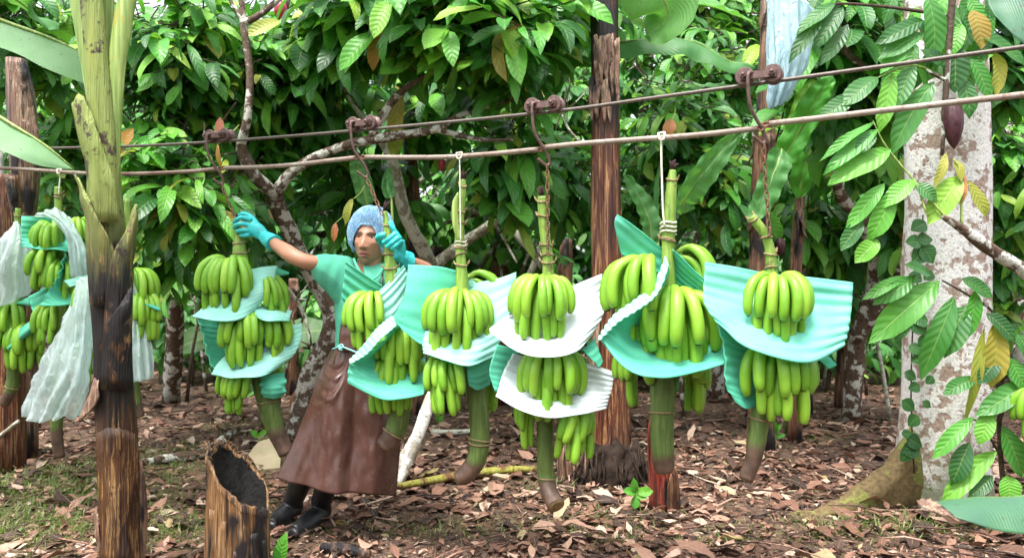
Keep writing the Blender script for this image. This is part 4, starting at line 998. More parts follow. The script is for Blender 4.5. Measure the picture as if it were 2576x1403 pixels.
# ------------------------------------------------------------------ banana bunches
def mat_banana():
    s = NT('green_banana'); uv = s.sep(s.attr('luv')); co = s.coord(); r = s.rand()
    c = s.ramp(r, [(0, (.135, .335, .020)), (.5, (.185, .395, .025)), (1, (.25, .46, .035))])
    n = s.noise(co, 35, 3); c = s.mix(s.fmap(n, .4, .7, 0, .4), c, (.24, .46, .045))
    c = s.mix(s.fmap(uv[0], .0, .22, .75, 0), c, (.36, .46, .09))
    c = s.mix(s.fmap(uv[0], .93, .95), c, (.03, .026, .012))
    sp = s.fmap(s.noise(co, 120, 2), .68, .72, 0, .35); c = s.mix(sp, c, (.07, .09, .015))
    return s.done(s.bsdf(c, s.fmap(n, .3, .7, .36, .5), .45, s.bump(n, .12, .003), 0, Subsurface_Weight=.08, Subsurface_Radius=(.004, .006, .002), Subsurface_Scale=1.0))
M_banana = mat_banana()
def mat_stalk():
    s = NT('bunch_stalk'); uv = s.sep(s.attr('luv')); co = s.coord(); n = s.noise(co, 16, 5, .65); f = s.noise(s.mapping(co, (60, 60, 5)), 1.6, 3)
    c = s.ramp(f, [(.3, (.10, .20, .03)), (.55, (.20, .32, .05)), (.75, (.30, .40, .09))])
    c = s.mix(s.fmap(n, .58, .66, 0, .7), c, (.09, .06, .03))
    low = s.fmap(s.math('ADD', uv[0], s.math('MULTIPLY', s.math('SUBTRACT', n, .5), .10)), .83, .87)
    mid = s.fmap(uv[0], .45, .60)  # shade below the hands painted in as a darker green
    c = s.mix(s.math('MULTIPLY', mid, .85), c, s.ramp(f, [(.3, (.05, .085, .022)), (.7, (.11, .16, .045))]))
    c = s.mix(low, c, s.ramp(n, [(.35, (.055, .032, .022)), (.65, (.14, .085, .06))]))
    return s.done(s.bsdf(c, .5, .4, s.bump(f, .35, .004)))
M_stalk = mat_stalk()
M_scar = simple('bract_scar', (.23, .17, .09), .85, .2, 0, 40, .45, .5, .004)
M_cut = simple('stalk_cut', (.20, .14, .06), .75, .3, 0, 50, .5, .5, .003)
M_dryflower = simple('dry_flower', (.05, .03, .028), .9, .2, 0, 40, .5, .7, .008)

def finger(path, rs, seed=0):
    """one banana in its hand's frame: x outward, z up; five soft ridges; luv.x runs neck to tip"""
    n = 18; pts = spline([Vector((a, 0, b)) for a, b in path], n); rad = spline(rs, n); mb = MB(); segs = 10; vs, fs, uv = [], [], []
    for i, p in enumerate(pts):
        t = (pts[min(i + 1, n)] - pts[max(i - 1, 0)]).normalized(); N = Vector((0, 1, 0)); Bn = t.cross(N)
        for k in range(segs):
            a = 2 * PI * k / segs; u = i / n
            r = rad[i] * (1 + (.08 if k % 2 == 0 else -.08) * math.sin(PI * min(1, u * 1.1)))
            vs.append(p + (N * math.cos(a) + Bn * math.sin(a)) * r); uv.append((u, k / segs, 0))
    for i in range(n):
        for k in range(segs): k2 = (k + 1) % segs; fs.append((i * segs + k, (i + 1) * segs + k, (i + 1) * segs + k2, i * segs + k2))
    fs.append(tuple(range(segs))); fs.append(tuple(n * segs + k for k in range(segs - 1, -1, -1)))
    mb.add(vs, fs, uv); return mb.mesh('banana', M_banana)
RS = [.0085, .0108, .0162, .0190, .0198, .0195, .0182, .0138, .0064]
OUT = [finger([(.012, 0), (.038, .016 + e), (.070, .016 + e), (.100 + w, -.004), (.119 + w, -.036), (.127 + w, -.072), (.127 + w, -.108), (.123 + w, -.128), (.120 + w, -.138)], RS) for e, w in ((0, 0), (.006, .008), (-.005, -.008), (.004, -.014), (.0, .012), (.008, -.004))]
INN = [finger([(.012, -.020), (.034, -.016), (.058 + w * .5, -.034), (.074 + w, -.070), (.083 + w, -.112), (.087 + w, -.158), (.086 + w, -.200), (.082 + w, -.222), (.080 + w, -.232)], [r * .95 for r in RS]) for w in (0, .012, -.008, .020)]
def stalk(parent, pts, Y, nodes=(), lift=None, tip=True, cutn=True):
    """pts: (photo x, y, half width, depth offset); the top of the bunch first"""
    q = [P(p[0], p[1], Y + (p[3] if len(p) > 3 else 0)) for p in pts]; rr = [PX(p[2], Y) for p in pts]
    st = MB().tube(q, rr, 16, n=len(q) * 7, wob=.07, seed=Y).build('stalk', M_stalk, parent)
    n = len(q) * 7; sp = spline(q, n); sr = spline(rr, n)
    for (py, k) in nodes:
        i = min(range(n + 1), key=lambda j: abs((HY - (sp[j].z - CAM_H) * FPX / sp[j].y) - py))
        i = min(max(i, 1), n - 1)
        d = (sp[i + 1] - sp[i - 1]).normalized(); mb = MB(); a = Vector((1, 0, 0)); a = (a - d * a.dot(d)).normalized(); b = d.cross(a); ring = []
        for j in range(19):
            an = 2 * PI * j / 18; ring.append(sp[i] + (a * math.cos(an) + b * math.sin(an)) * sr[i] * (1.05 + .10 * noise.noise(Vector((j * .9, py, 0)))) + d * .006 * math.sin(an + k))
        mb.tube(ring, [.0035 * (1.2 + .7 * noise.noise(Vector((j, py, 2)))) for j in range(19)], 6, cap=False)
        for j in range(3):                       # torn bract bits on the ring
            an = random.uniform(PI, 2 * PI); e = sp[i] + (a * math.cos(an) + b * math.sin(an)) * sr[i] * 1.05
            o = (a * math.cos(an) + b * math.sin(an)); mb.tube([e, e + o * .008 - d * .008, e + o * .014 - d * .022], [.006, .005, .001], 5, flat=.4)
        mb.build('bract_scar', M_scar, st)
    if cutn:
        d = (sp[n] - sp[n - 1]).normalized(); a = Vector((0, 1, 0)); a = (a - d * a.dot(d)).normalized(); b = d.cross(a); mb = MB(); vs = [sp[n] + d * .006]; fs = []
        for rfac, off in ((.5, .005), (.93, .003), (1.0, -.004)):
            vs += [sp[n] + d * off + (a * math.cos(2 * PI * k / 18) + b * math.sin(2 * PI * k / 18)) * sr[n] * rfac for k in range(18)]
        fs += [(0, 1 + k, 1 + (k + 1) % 18) for k in range(18)]
        for r in range(2): fs += [(1 + r * 18 + k, 1 + (r + 1) * 18 + k, 1 + (r + 1) * 18 + (k + 1) % 18, 1 + r * 18 + (k + 1) % 18) for k in range(18)]
        mb.add(vs, fs); mb.build('cut_end', M_cut, st)
    if tip:
        p = sp[0]; mb = MB()
        for j in range(7): o = Vector((random.gauss(0, .012), random.gauss(0, .008), random.uniform(.015, .05))); mb.tube([p, p + o * .6 + Vector((0, 0, .006)), p + o], [.008, .006, .002], 5)
        mb.build('dried_tip', M_dryflower, st)
    return sp
def hand(bunch, px, py, Y, az, spread, no, ni, sc=1.0, r0=.016, lean=0.0, dy=0.0, seed=0, drop=1.0, tilt=0.0):
    """a hand of bananas whose crown sits at (px, py); az degrees from facing the camera (positive to the right)"""
    rs = random.Random(seed * 7 + int(px)); c = P(px, py, Y + dy)
    def ang(a): return R(a - 90)
    arc = []
    for k in range(11):
        a = ang(az - spread + 2 * spread * k / 10); arc.append(c + Vector((math.cos(a), math.sin(a), 0)) * (r0 + .004) * sc + Vector((0, 0, -.008)))
    h = MB().tube(arc, [.010] + [.016 * sc] * 9 + [.010], 8, flat=1.3).build('hand', M_banana, bunch)
    h['part_of'] = 'bunch'; del h['part_of']
    Lr = Matrix.Rotation(R(tilt), 4, 'Y')
    for row, n, V in ((0, no, OUT), (1, ni, INN)):
        for k in range(n):
            f = (k + .5) / n * 2 - 1
            a = az + f * spread * (1.0 if row == 0 else .86) + rs.uniform(-4.5, 4.5) + (spread / max(no, 1) if row else 0) * .4
            base = c + Vector((math.cos(ang(a)), math.sin(ang(a)), 0)) * (r0 - .010) * sc
            s = sc * rs.uniform(.90, 1.08)
            M = Matrix.Translation(base + Vector((0, 0, rs.uniform(-.006, .006)))) @ Matrix.Rotation(ang(a), 4, 'Z') @ Lr @ Matrix.Rotation(R(lean * (1 - .3 * row) + rs.uniform(-4, 4)), 4, 'X') @ Matrix.Rotation(R(rs.uniform(-6, 5)), 4, 'Y') @ Matrix.Diagonal((s, s, s * drop, 1))
            inst('banana', V[rs.randrange(len(V))], h, M)
    return h
def bunch(px, py, Y, label): return thing('banana_bunch', P(px, py, Y), label, 'banana bunch', 'banana bunches hanging from the cable')

# first bunch, held by the worker's right hand
b1 = bunch(715, 1135, 3.8, 'banana bunch gripped by the worker\'s outstretched right glove')
stalk(b1, [(594, 560, 9), (600, 600, 13), (604, 640, 17), (615, 720, 20), (632, 820, 24), (652, 920, 27), (672, 1000, 27), (684, 1050, 25), (700, 1095, 22), (722, 1140, 20)], 3.8, [(612, 0), (636, 1), (1008, 2)])
hand(b1, 586, 664, 3.79, -14, 78, 9, 7, 1.03, seed=1)
hand(b1, 660, 712, 3.84, 72, 50, 5, 5, .92, seed=2)
hand(b1, 622, 797, 3.79, 0, 74, 9, 8, 1.0, seed=3)
hand(b1, 668, 800, 3.82, 62, 40, 5, 4, .95, seed=4)
hand(b1, 622, 930, 3.81, -35, 60, 8, 7, .9, seed=5, lean=-8)
hand(b1, 655, 920, 3.84, 95, 40, 3, 4, .8, seed=6)
# second bunch, held by his left hand in front of his face
b2 = bunch(962, 1135, 3.44, 'banana bunch whose thin stalk the worker grips before his face')
stalk(b2, [(967, 532, 6), (972, 560, 8), (977, 600, 11), (981, 650, 14), (986, 720, 18), (992, 820, 24), (1000, 930, 29), (1004, 1020, 29), (1000, 1065, 27), (984, 1100, 26), (966, 1122, 23)], 3.44, [(566, 1), (640, 2), (672, 0), (1092, 3)])
hand(b2, 946, 752, 3.43, -38, 62, 6, 7, .93, seed=7, lean=6)
hand(b2, 1004, 826, 3.44, 14, 60, 8, 7, .98, seed=8)
hand(b2, 990, 905, 3.46, 0, 80, 8, 7, .95, seed=9)
hand(b2, 1000, 690, 3.52, 130, 40, 5, 2, .8, seed=10)
# third bunch
b3 = bunch(1150, 1206, 3.28, 'banana bunch on a beige string, its stalk end curling left')
stalk(b3, [(1165, 452, 7), (1164, 480, 9), (1157, 540, 11), (1156, 600, 12), (1160, 660, 13), (1164, 740, 18), (1176, 860, 23), (1194, 960, 25), (1204, 1040, 25), (1207, 1100, 25), (1200, 1150, 25), (1178, 1186, 24), (1150, 1204, 18)], 3.28, [(470, 0), (528, 1), (566, 3), (628, 2), (640, 4), (668, 1), (1102, 2), (1110, 0)])
hand(b3, 1154, 748, 3.27, -2, 84, 10, 7, 1.04, seed=11)
hand(b3, 1138, 905, 3.27, -30, 52, 6, 5, .92, seed=12, lean=10)
hand(b3, 1172, 700, 3.34, 120, 50, 5, 4, .9, seed=13)
hand(b3, 1190, 925, 3.34, 110, 50, 5, 4, .85, seed=14)
MB().tube([P(1158, 610, 3.262), P(1146, 560, 3.262), P(1145, 510, 3.262), P(1152, 484, 3.262)], [.012, .016, .013, .002], 7, n=10, flat=.4).build('bract', M_petiole, b3)
# fourth bunch
b4 = bunch(1400, 1288, 3.11, 'banana bunch between two white foam sheets, on a chain')
stalk(b4, [(1363, 494, 10), (1365, 540, 12), (1372, 600, 13), (1378, 650, 14), (1379, 720, 15), (1380, 840, 19), (1376, 960, 21), (1372, 1060, 22), (1371, 1140, 21), (1374, 1195, 21), (1381, 1235, 22, -.02), (1400, 1272, 22, -.07)], 3.11, [(505, 0), (545, 1), (618, 2), (640, 3), (656, 0), (1205, 1)])
hand(b4, 1366, 712, 3.10, -8, 80, 9, 8, 1.0, seed=15)
hand(b4, 1388, 893, 3.10, 6, 78, 9, 8, 1.02, seed=16)
hand(b4, 1410, 1010, 3.12, 42, 40, 6, 5, .95, seed=17, lean=-16)
hand(b4, 1366, 1002, 3.14, -75, 36, 3, 4, .8, seed=18)
# fifth bunch
b5 = bunch(1670, 1186, 2.9, 'largest banana bunch, tied by a white string, with a raised foam flap')
stalk(b5, [(1692, 428, 8), (1690, 460, 13), (1686, 520, 15), (1682, 580, 17), (1680, 640, 16), (1680, 720, 20), (1674, 850, 28), (1668, 950, 31), (1666, 1050, 30), (1666, 1120, 29), (1670, 1170, 27), (1672, 1186, 22)], 2.9, [(452, 0), (600, 2), (606, 1), (1032, 3)])
hand(b5, 1646, 668, 2.93, -62, 50, 6, 5, 1.2, seed=19, lean=4)
hand(b5, 1688, 750, 2.95, 6, 82, 10, 9, 1.26, seed=20)
hand(b5, 1694, 640, 2.97, 84, 40, 5, 4, 1.1, seed=21)
hand(b5, 1640, 880, 2.99, -100, 40, 5, 4, .9, seed=22)
hand(b5, 1692, 880, 2.97, 85, 48, 6, 5, 1.0, seed=23)
# sixth bunch
b6 = bunch(1876, 1214, 2.76, 'rightmost banana bunch on a chain, in a wide mint foam sheet')
stalk(b6, [(1890, 545, 10), (1908, 566, 12), (1928, 595, 12), (1938, 640, 13), (1941, 700, 15), (1940, 800, 18), (1930, 920, 22), (1914, 1030, 24), (1906, 1090, 23), (1896, 1150, 21), (1876, 1206, 18)], 2.76, [(550, 0), (596, 2), (642, 1), (676, 3), (1046, 0)], tip=False)
hand(b6, 1948, 708, 2.75, 6, 74, 8, 8, .90, seed=24)
hand(b6, 1950, 884, 2.77, 10, 78, 9, 8, 1.02, seed=25)
# left bunches under plastic
b7 = bunch(150, 1150, 4.4, 'bagged banana bunch left of the front stem, topmost hand showing')
stalk(b7, [(146, 470, 8), (147, 520, 9), (148, 620, 11), (150, 760, 14), (150, 900, 17), (148, 1000, 16), (142, 1080, 14), (150, 1150, 13)], 4.4, [(488, 0), (495, 2), (530, 1)], tip=False)
hand(b7, 138, 572, 4.39, -20, 60, 6, 5, .86, seed=26)
hand(b7, 196, 560, 4.42, 50, 50, 5, 4, .8, seed=27)
hand(b7, 128, 638, 4.38, -20, 56, 6, 5, .9, seed=28)
hand(b7, 160, 668, 4.39, 20, 45, 5, 5, .9, seed=29)
hand(b7, 134, 778, 4.4, -12, 50, 5, 4, .85, seed=30)
b8 = bunch(12, 1020, 4.56, 'banana bunch at the far left edge with a curved pale stalk end')
stalk(b8, [(46, 524, 7), (44, 580, 9), (42, 700, 12), (40, 820, 14), (36, 890, 14), (32, 950, 14), (26, 985, 14), (8, 1016, 13)], 4.56, [(545, 0), (972, 1)], tip=False)
hand(b8, 28, 775, 4.54, -10, 78, 8, 8, .95, seed=31)
hand(b8, 68, 826, 4.54, 12, 60, 8, 7, 1.0, seed=32)
hand(b8, 8, 652, 4.56, -40, 50, 5, 4, .9, seed=33)
b9 = bunch(346, 1050, 4.12, 'banana bunch mostly hidden behind the front banana stem')
stalk(b9, [(322, 500, 8), (322, 600, 10), (322, 720, 14), (325, 860, 18), (332, 960, 18), (338, 1010, 17), (350, 1048, 14)], 4.12, [], tip=False)
hand(b9, 330, 688, 4.12, 62, 46, 6, 5, .95, seed=34)
hand(b9, 350, 752, 4.10, 45, 40, 5, 5, .92, seed=35)
hand(b9, 258, 722, 4.08, -50, 40, 5, 5, .95, seed=36)
hand(b9, 262, 860, 4.08, -50, 40, 5, 5, .9, seed=37)
b10 = thing('banana_bunch', P(2640, 1120, 3.6), 'banana bunch just entering at the right edge', 'banana bunch')
stalk(b10, [(2640, 760, 10), (2642, 900, 16), (2640, 1120, 20)], 3.6, [], tip=False)
hand(b10, 2630, 985, 3.58, -50, 60, 8, 7, 1.0, seed=38)

# ------------------------------------------------------------------ foam sheets tucked between the hands
def mat_foam(name, c0, c1):
    s = NT(name); co = s.coord(); n = s.noise(co, 6, 3); f = s.noise(co, 420, 2)
    c = s.mix(s.fmap(n, .35, .65), c0, c1)
    c = s.mix(s.fmap(f, .55, .7, 0, .12), c, (.9, 1, .97)); c = s.mix(s.fmap(s.noise(co, 16, 5, .7), .60, .74, 0, .28), c, (.16, .30, .20))
    nb = s.bump(f, .15, .0015)
    a = s.bsdf(c, .6, .3, nb); b = s.translucent(c, nb)
    return s.done(s.mixs(.32, a, b))
M_mint = mat_foam('mint_foam', (.10, .57, .38), (.16, .66, .47))
M_mint_pale = mat_foam('pale_mint_foam', (.32, .76, .64), (.44, .83, .73))
M_white = mat_foam('white_foam', (.74, .84, .86), (.84, .89, .91))
def foam(label, rows, Y, mat=None, per=.027, amp=.0045, mixuv=(0, 1), nu=44, nv=44, wav=.010, seed=0, edge=0.0, name='foam_sheet'):
    g = grid_px(rows, Y, nu, nv)
    # arc-length coordinates so that the ridges keep one spacing
    U = [[0.0] * (nu + 1) for _ in range(nv + 1)]; V = [[0.0] * (nu + 1) for _ in range(nv + 1)]
    lu = sum((g[nv // 2][i + 1] - g[nv // 2][i]).length for i in range(nu)); lv = sum((g[j + 1][nu // 2] - g[j][nu // 2]).length for j in range(nv))
    out = []
    for j in range(nv + 1):
        row = []
        for i in range(nu + 1):
            du = g[j][min(i + 1, nu)] - g[j][max(i - 1, 0)]; dv = g[min(j + 1, nv)][i] - g[max(j - 1, 0)][i]
            n = du.cross(dv); n = n.normalized() if n.length > 1e-9 else Vector((0, -1, 0))
            s = (lu * i / nu * mixuv[0] + lv * j / nv * mixuv[1])
            e = min(i, nu - i, j, nv - j) / 5.0; fl = max(0, 1 - e)
            p = g[j][i]
            d = amp * math.sin(2 * PI * s / per + .6 * noise.noise(p * 5)) * (.75 + .5 * noise.noise(p * 3.1 + Vector((seed, 0, 0)))) + wav * noise.noise(p * 8 + Vector((seed * 5.1, 0, 0))) + fl * edge * math.sin(s * 2 * PI / .055 + seed)
            row.append(p + n * d)
        out.append(row)
    c = rows[-1][len(rows[-1]) // 2]
    o = MB().sheet(out, .0034).build(name, mat or M_mint, origin=P(c[0], c[1], Y + c[2]))
    return tag(o, label, 'foam sheet', 'foam sheets between the banana hands')
# first bunch
foam('pale foam sheet with a left point under the first bunch\'s top hand', [[(540, 735, 0), (600, 690, .03), (650, 672, .03), (697, 668, .0)], [(515, 765, -.04), (580, 740, -.05), (640, 712, -.03), (690, 700, -.0)], [(492, 785, -.06), (560, 775, -.12), (620, 750, -.10), (682, 728, -.02)], [(478, 793, -.06), (545, 806, -.17), (605, 803, -.15), (650, 770, -.06)]], 3.8, M_mint_pale, seed=1, amp=.0015)
foam('small folded foam corner right of the first bunch\'s top hand', [[(690, 668, .02), (705, 676, .05), (728, 686, .08)], [(688, 690, .02), (705, 692, .05), (726, 690, .08)]], 3.8, seed=2, nu=14, nv=10, amp=.001)
foam('wavy foam strip beneath the first bunch\'s right-hand bananas', [[(638, 768, -.04), (670, 772, .0), (700, 775, .04), (735, 782, .06)], [(637, 780, -.08), (665, 790, -.10), (695, 792, -.08), (728, 800, -.02)], [(640, 796, -.10), (668, 806, -.13), (696, 806, -.11), (729, 806, -.05)]], 3.8, M_mint_pale, seed=3, edge=.006, amp=.001)
PANEL1 = foam('broad pale foam sheet under the first bunch\'s middle hand', [[(560, 900, .02), (630, 860, .04), (700, 826, .03), (758, 812, .0)], [(545, 920, -.04), (620, 900, -.05), (700, 875, -.03), (759, 850, -.0)], [(534, 938, -.07), (600, 935, -.12), (670, 920, -.10), (740, 892, -.02)], [(532, 942, -.08), (590, 951, -.17), (650, 949, -.16), (705, 925, -.05)]], 3.8, M_mint_pale, seed=4, amp=.0018)
foam('mint foam edge hanging left of the first bunch\'s middle hand', [[(498, 797, -.02), (520, 800, .02), (560, 802, .05)], [(512, 840, -.04), (530, 845, .0), (565, 850, .05)], [(520, 890, -.04), (540, 900, .0), (570, 900, .04)], [(543, 940, -.05), (556, 942, -.03), (575, 940, .0)]], 3.8, seed=5, nu=20, edge=.006, amp=.002)
foam('curled mint foam flap low on the first bunch by the stalk', [[(656, 950, -.06), (680, 942, -.05), (716, 938, .0)], [(654, 975, -.08), (684, 972, -.09), (718, 970, -.03)], [(662, 1000, -.08), (690, 1003, -.08), (714, 996, -.03)]], 3.8, seed=6, nu=24, nv=24, edge=.008, amp=.0015)
# second bunch
foam('ribbed mint foam panel below the worker\'s chin, left half of the V', [[(869, 657, -.02), (890, 672, -.02), (925, 694, -.01), (962, 716, .0)], [(866, 700, -.01), (890, 715, .0), (925, 735, .02), (965, 745, .03)], [(860, 745, .0), (885, 765, .02), (920, 780, .03), (960, 785, .04)], [(878, 784, .03), (900, 795, .04), (930, 805, .05), (960, 810, .05)]], 3.44, seed=7, per=.040, amp=.007, mixuv=(-.05, 1))
foam('ribbed pale foam panel right of the worker\'s chin, right half of the V', [[(948, 738, -.05), (975, 712, -.03), (1000, 685, -.02), (1016, 668, -.02)], [(958, 765, -.06), (985, 740, -.04), (1010, 710, -.02), (1024, 690, -.01)], [(965, 800, -.07), (990, 785, -.05), (1012, 755, -.02), (1020, 735, .0)], [(975, 815, -.10), (992, 812, -.06), (1006, 800, -.02), (1015, 780, .0)]], 3.44, M_mint_pale, seed=8, per=.034, amp=.006)
foam('deep mint foam pocket with scalloped edge round the second bunch', [[(1002, 812, -.16), (1020, 815, -.08), (1045, 825, .0), (1070, 840, .04)], [(935, 880, -.15), (975, 885, -.03), (1020, 890, .02), (1070, 900, .03)], [(881, 915, -.12), (930, 935, -.10), (1000, 945, -.08), (1072, 950, -.06)], [(875, 964, -.12), (955, 1002, -.17), (1015, 1003, -.18), (1066, 990, -.16)]], 3.44, seed=9, edge=.004, amp=.003)
foam('pale folded lip of foam crossing the second bunch', [[(985, 795, -.155), (950, 825, -.165), (912, 872, -.155), (879, 908, -.125)], [(1003, 813, -.185), (966, 848, -.195), (926, 889, -.185), (882, 918, -.145)]], 3.44, M_mint_pale, seed=10, nv=12, per=.024, amp=.004, mixuv=(1, 0))
# third bunch
PANEL3 = foam('large plain mint foam panel left of the third bunch\'s stalk', [[(1027, 665, .02), (1070, 668, .0), (1110, 671, .0), (1152, 681, .02)], [(1016, 745, -.02), (1060, 750, -.03), (1110, 755, -.01), (1152, 765, .03)], [(992, 800, -.04), (1040, 820, -.04), (1090, 835, -.03), (1140, 840, .0)], [(1020, 836, -.06), (1055, 864, -.06), (1090, 872, -.06), (1130, 870, -.05)]], 3.28, seed=11, per=.06, amp=.0022)
foam('white-rimmed foam sheet rising right behind the third bunch', [[(1125, 740, .05), (1190, 715, .05), (1250, 700, .03), (1298, 684, .01)], [(1085, 795, .0), (1150, 800, .0), (1220, 790, -.01), (1297, 745, -.0)], [(1065, 855, -.06), (1130, 868, -.10), (1200, 862, -.11), (1270, 825, -.04)], [(1066, 889, -.10), (1120, 906, -.17), (1178, 921, -.18), (1245, 896, -.09)]], 3.28, M_mint_pale, seed=12, per=.05, amp=.003)
foam('drooping foam fold under the third bunch beside its stalk', [[(1174, 915, -.10), (1210, 905, -.10), (1250, 880, -.06)], [(1176, 945, -.11), (1208, 940, -.10), (1243, 925, -.05)], [(1180, 970, -.10), (1203, 982, -.08), (1234, 968, -.04)]], 3.28, seed=13, nu=24, nv=24, amp=.002)
foam('small foam edge behind the third bunch\'s stalk top', [[(1176, 706, .04), (1196, 700, .06), (1216, 704, .08)], [(1180, 722, .04), (1200, 720, .05), (1220, 716, .06)]], 3.28, M_mint_pale, seed=14, nu=14, nv=10, amp=.001)
# fourth bunch
foam('white ribbed foam sheet sweeping up right behind the fourth bunch\'s top hand', [[(1269, 798, -.01), (1330, 770, .05), (1400, 738, .07), (1450, 713, .05), (1514, 688, .02)], [(1248, 815, -.05), (1320, 822, -.03), (1400, 816, -.01), (1460, 785, .0), (1512, 742, .01)], [(1232, 827, -.08), (1310, 862, -.12), (1395, 870, -.13), (1462, 830, -.08), (1518, 788, -.02)], [(1236, 838, -.09), (1310, 890, -.18), (1385, 902, -.19), (1448, 885, -.15), (1490, 842, -.06)]], 3.11, M_white, seed=15, per=.042, amp=.0055)
foam('white ribbed foam sheet under the fourth bunch\'s lower hand', [[(1292, 890, .0), (1350, 902, .06), (1420, 905, .06), (1480, 915, .04), (1544, 935, -.01)], [(1265, 940, -.02), (1330, 962, -.0), (1410, 967, .0), (1480, 962, .0), (1541, 970, -.02)], [(1254, 980, -.06), (1320, 1006, -.11), (1395, 1016, -.12), (1460, 1007, -.08), (1533, 1000, -.04)], [(1248, 998, -.08), (1315, 1034, -.16), (1388, 1052, -.17), (1460, 1043, -.14), (1526, 1027, -.06)]], 3.11, M_white, seed=16, per=.036, amp=.0055)
foam('mint foam piece peeking out left between the fourth bunch\'s hands', [[(1250, 866, .0), (1275, 872, .02), (1305, 880, .05)], [(1231, 930, -.02), (1260, 935, .0), (1295, 940, .04)], [(1243, 984, -.03), (1268, 990, -.01), (1295, 990, .02)]], 3.11, seed=17, nu=20, nv=24, amp=.002)
foam('mint foam flap pointing right between the fourth bunch\'s hands', [[(1462, 880, -.06), (1478, 868, -.05), (1494, 850, -.03)], [(1478, 896, -.08), (1492, 890, -.06), (1504, 878, -.04)], [(1508, 924, -.07), (1513, 917, -.06), (1517, 908, -.05)]], 3.11, seed=18, nu=18, nv=18, amp=.0015)
# fifth bunch
foam('tall pointed mint foam flap raised left of the fifth bunch\'s stalk', [[(1552, 539, .0), (1590, 563, .0), (1640, 604, .0), (1676, 634, .01)], [(1546, 566, .0), (1588, 600, .02), (1636, 640, .02), (1677, 655, .02)], [(1563, 640, .03), (1595, 655, .04), (1640, 678, .03), (1672, 695, .02)]], 2.9, seed=19, per=.05, amp=.003)
foam('big mint foam cradle under the fifth bunch\'s main hand', [[(1678, 662, -.11), (1700, 690, .04), (1760, 705, .10), (1838, 730, .08)], [(1620, 752, -.13), (1680, 790, .07), (1760, 798, .12), (1838, 800, .08)], [(1546, 807, -.11), (1620, 858, -.01), (1720, 878, .0), (1834, 862, -.02)], [(1506, 851, -.10), (1580, 925, -.19), (1680, 951, -.22), (1827, 912, -.17)]], 2.9, seed=20, amp=.003, edge=.003)
foam('pale scalloped lip of foam slanting across the fifth bunch', [[(1673, 642, -.12), (1643, 714, -.145), (1597, 754, -.155), (1540, 797, -.13), (1506, 846, -.105)], [(1681, 664, -.145), (1655, 738, -.185), (1606, 778, -.19), (1550, 815, -.165), (1507, 856, -.12)]], 2.9, M_mint_pale, seed=21, nv=12, nu=70, per=.028, amp=.0055, mixuv=(1, 0))
foam('slanting mint foam sheet right of the fifth bunch\'s stalk', [[(1692, 627, -.03), (1722, 652, -.03), (1760, 690, -.03), (1795, 722, -.03)], [(1694, 660, .03), (1722, 690, .02), (1760, 722, .0), (1790, 742, -.02)], [(1692, 700, .05), (1716, 722, .04), (1752, 742, .02), (1785, 752, .0)]], 2.9, seed=22, per=.024, amp=.003)
# sixth bunch
foam('wide mint foam sheet with a square right corner around the sixth bunch', [[(1773, 659, .02), (1850, 672, .04), (1940, 688, .06), (2050, 699, .03), (2146, 711, -.02)], [(1770, 720, .0), (1850, 740, .02), (1940, 760, .03), (2045, 770, .01), (2142, 775, -.04)], [(1774, 768, -.03), (1840, 802, -.06), (1940, 838, -.09), (2040, 848, -.09), (2134, 830, -.07)], [(1806, 813, -.06), (1870, 868, -.14), (1950, 898, -.18), (2040, 912, -.16), (2122, 872, -.09)]], 2.76, mat_foam('mint_foam_light', (.19, .69, .53), (.29, .77, .63)), seed=23, per=.055, amp=.0045)
foam('mint foam sheet hanging low on the left of the sixth bunch', [[(1806, 812, -.03), (1850, 850, -.0), (1905, 872, .04)], [(1823, 890, -.05), (1862, 900, .0), (1912, 912, .05)], [(1828, 965, -.06), (1868, 975, -.02), (1912, 972, .03)], [(1852, 1010, -.06), (1880, 1027, -.05), (1906, 1020, -.01)]], 2.76, seed=24, nu=26, edge=.003, amp=.002)
foam('tiny foam corner under the sixth bunch\'s right side', [[(2055, 900, .02), (2070, 895, .02), (2084, 896, .02)], [(2086, 926, -.02), (2096, 922, -.02), (2105, 917, -.02)]], 2.76, seed=25, nu=12, nv=12, amp=.001)
# left bunches
foam('square mint foam sheet on top of the bagged left bunch', [[(54, 544, -.04), (100, 545, -.02), (160, 548, .0), (226, 552, .04)], [(52, 590, -.08), (100, 592, .0), (160, 600, .02), (228, 600, .02)], [(58, 622, -.10), (110, 628, -.14), (165, 632, -.14), (230, 640, -.06)]], 4.4, seed=26, per=.05, amp=.002)
foam('wavy mint foam fold in the middle of the bagged left bunch', [[(164, 630, -.12), (166, 640, -.06), (180, 650, .0), (206, 660, .05)], [(150, 690, -.16), (165, 700, -.06), (185, 710, .0), (206, 716, .04)], [(128, 720, -.15), (150, 745, -.12), (170, 752, -.1), (200, 750, -.06)], [(100, 768, -.15), (130, 772, -.18), (160, 770, -.17), (190, 760, -.12)]], 4.4, seed=27, edge=.008, amp=.003)
foam('mint foam sheet under the bagged left bunch', [[(70, 745, -.03), (100, 730, .0), (140, 700, .03)], [(82, 785, -.08), (110, 780, -.03), (150, 770, .02)], [(92, 826, -.12), (110, 832, -.10), (140, 828, -.06)]], 4.42, seed=28, nu=24, nv=24, edge=.005, amp=.002)
foam('wavy mint foam under the far left bunch\'s upper hand', [[(-40, 775, .02), (0, 768, .03), (40, 758, .03), (72, 750, .02)], [(-40, 790, -.06), (0, 775, -.08), (40, 764, -.08), (76, 768, -.05)]], 4.56, seed=29, nv=12, edge=.006, amp=.002)
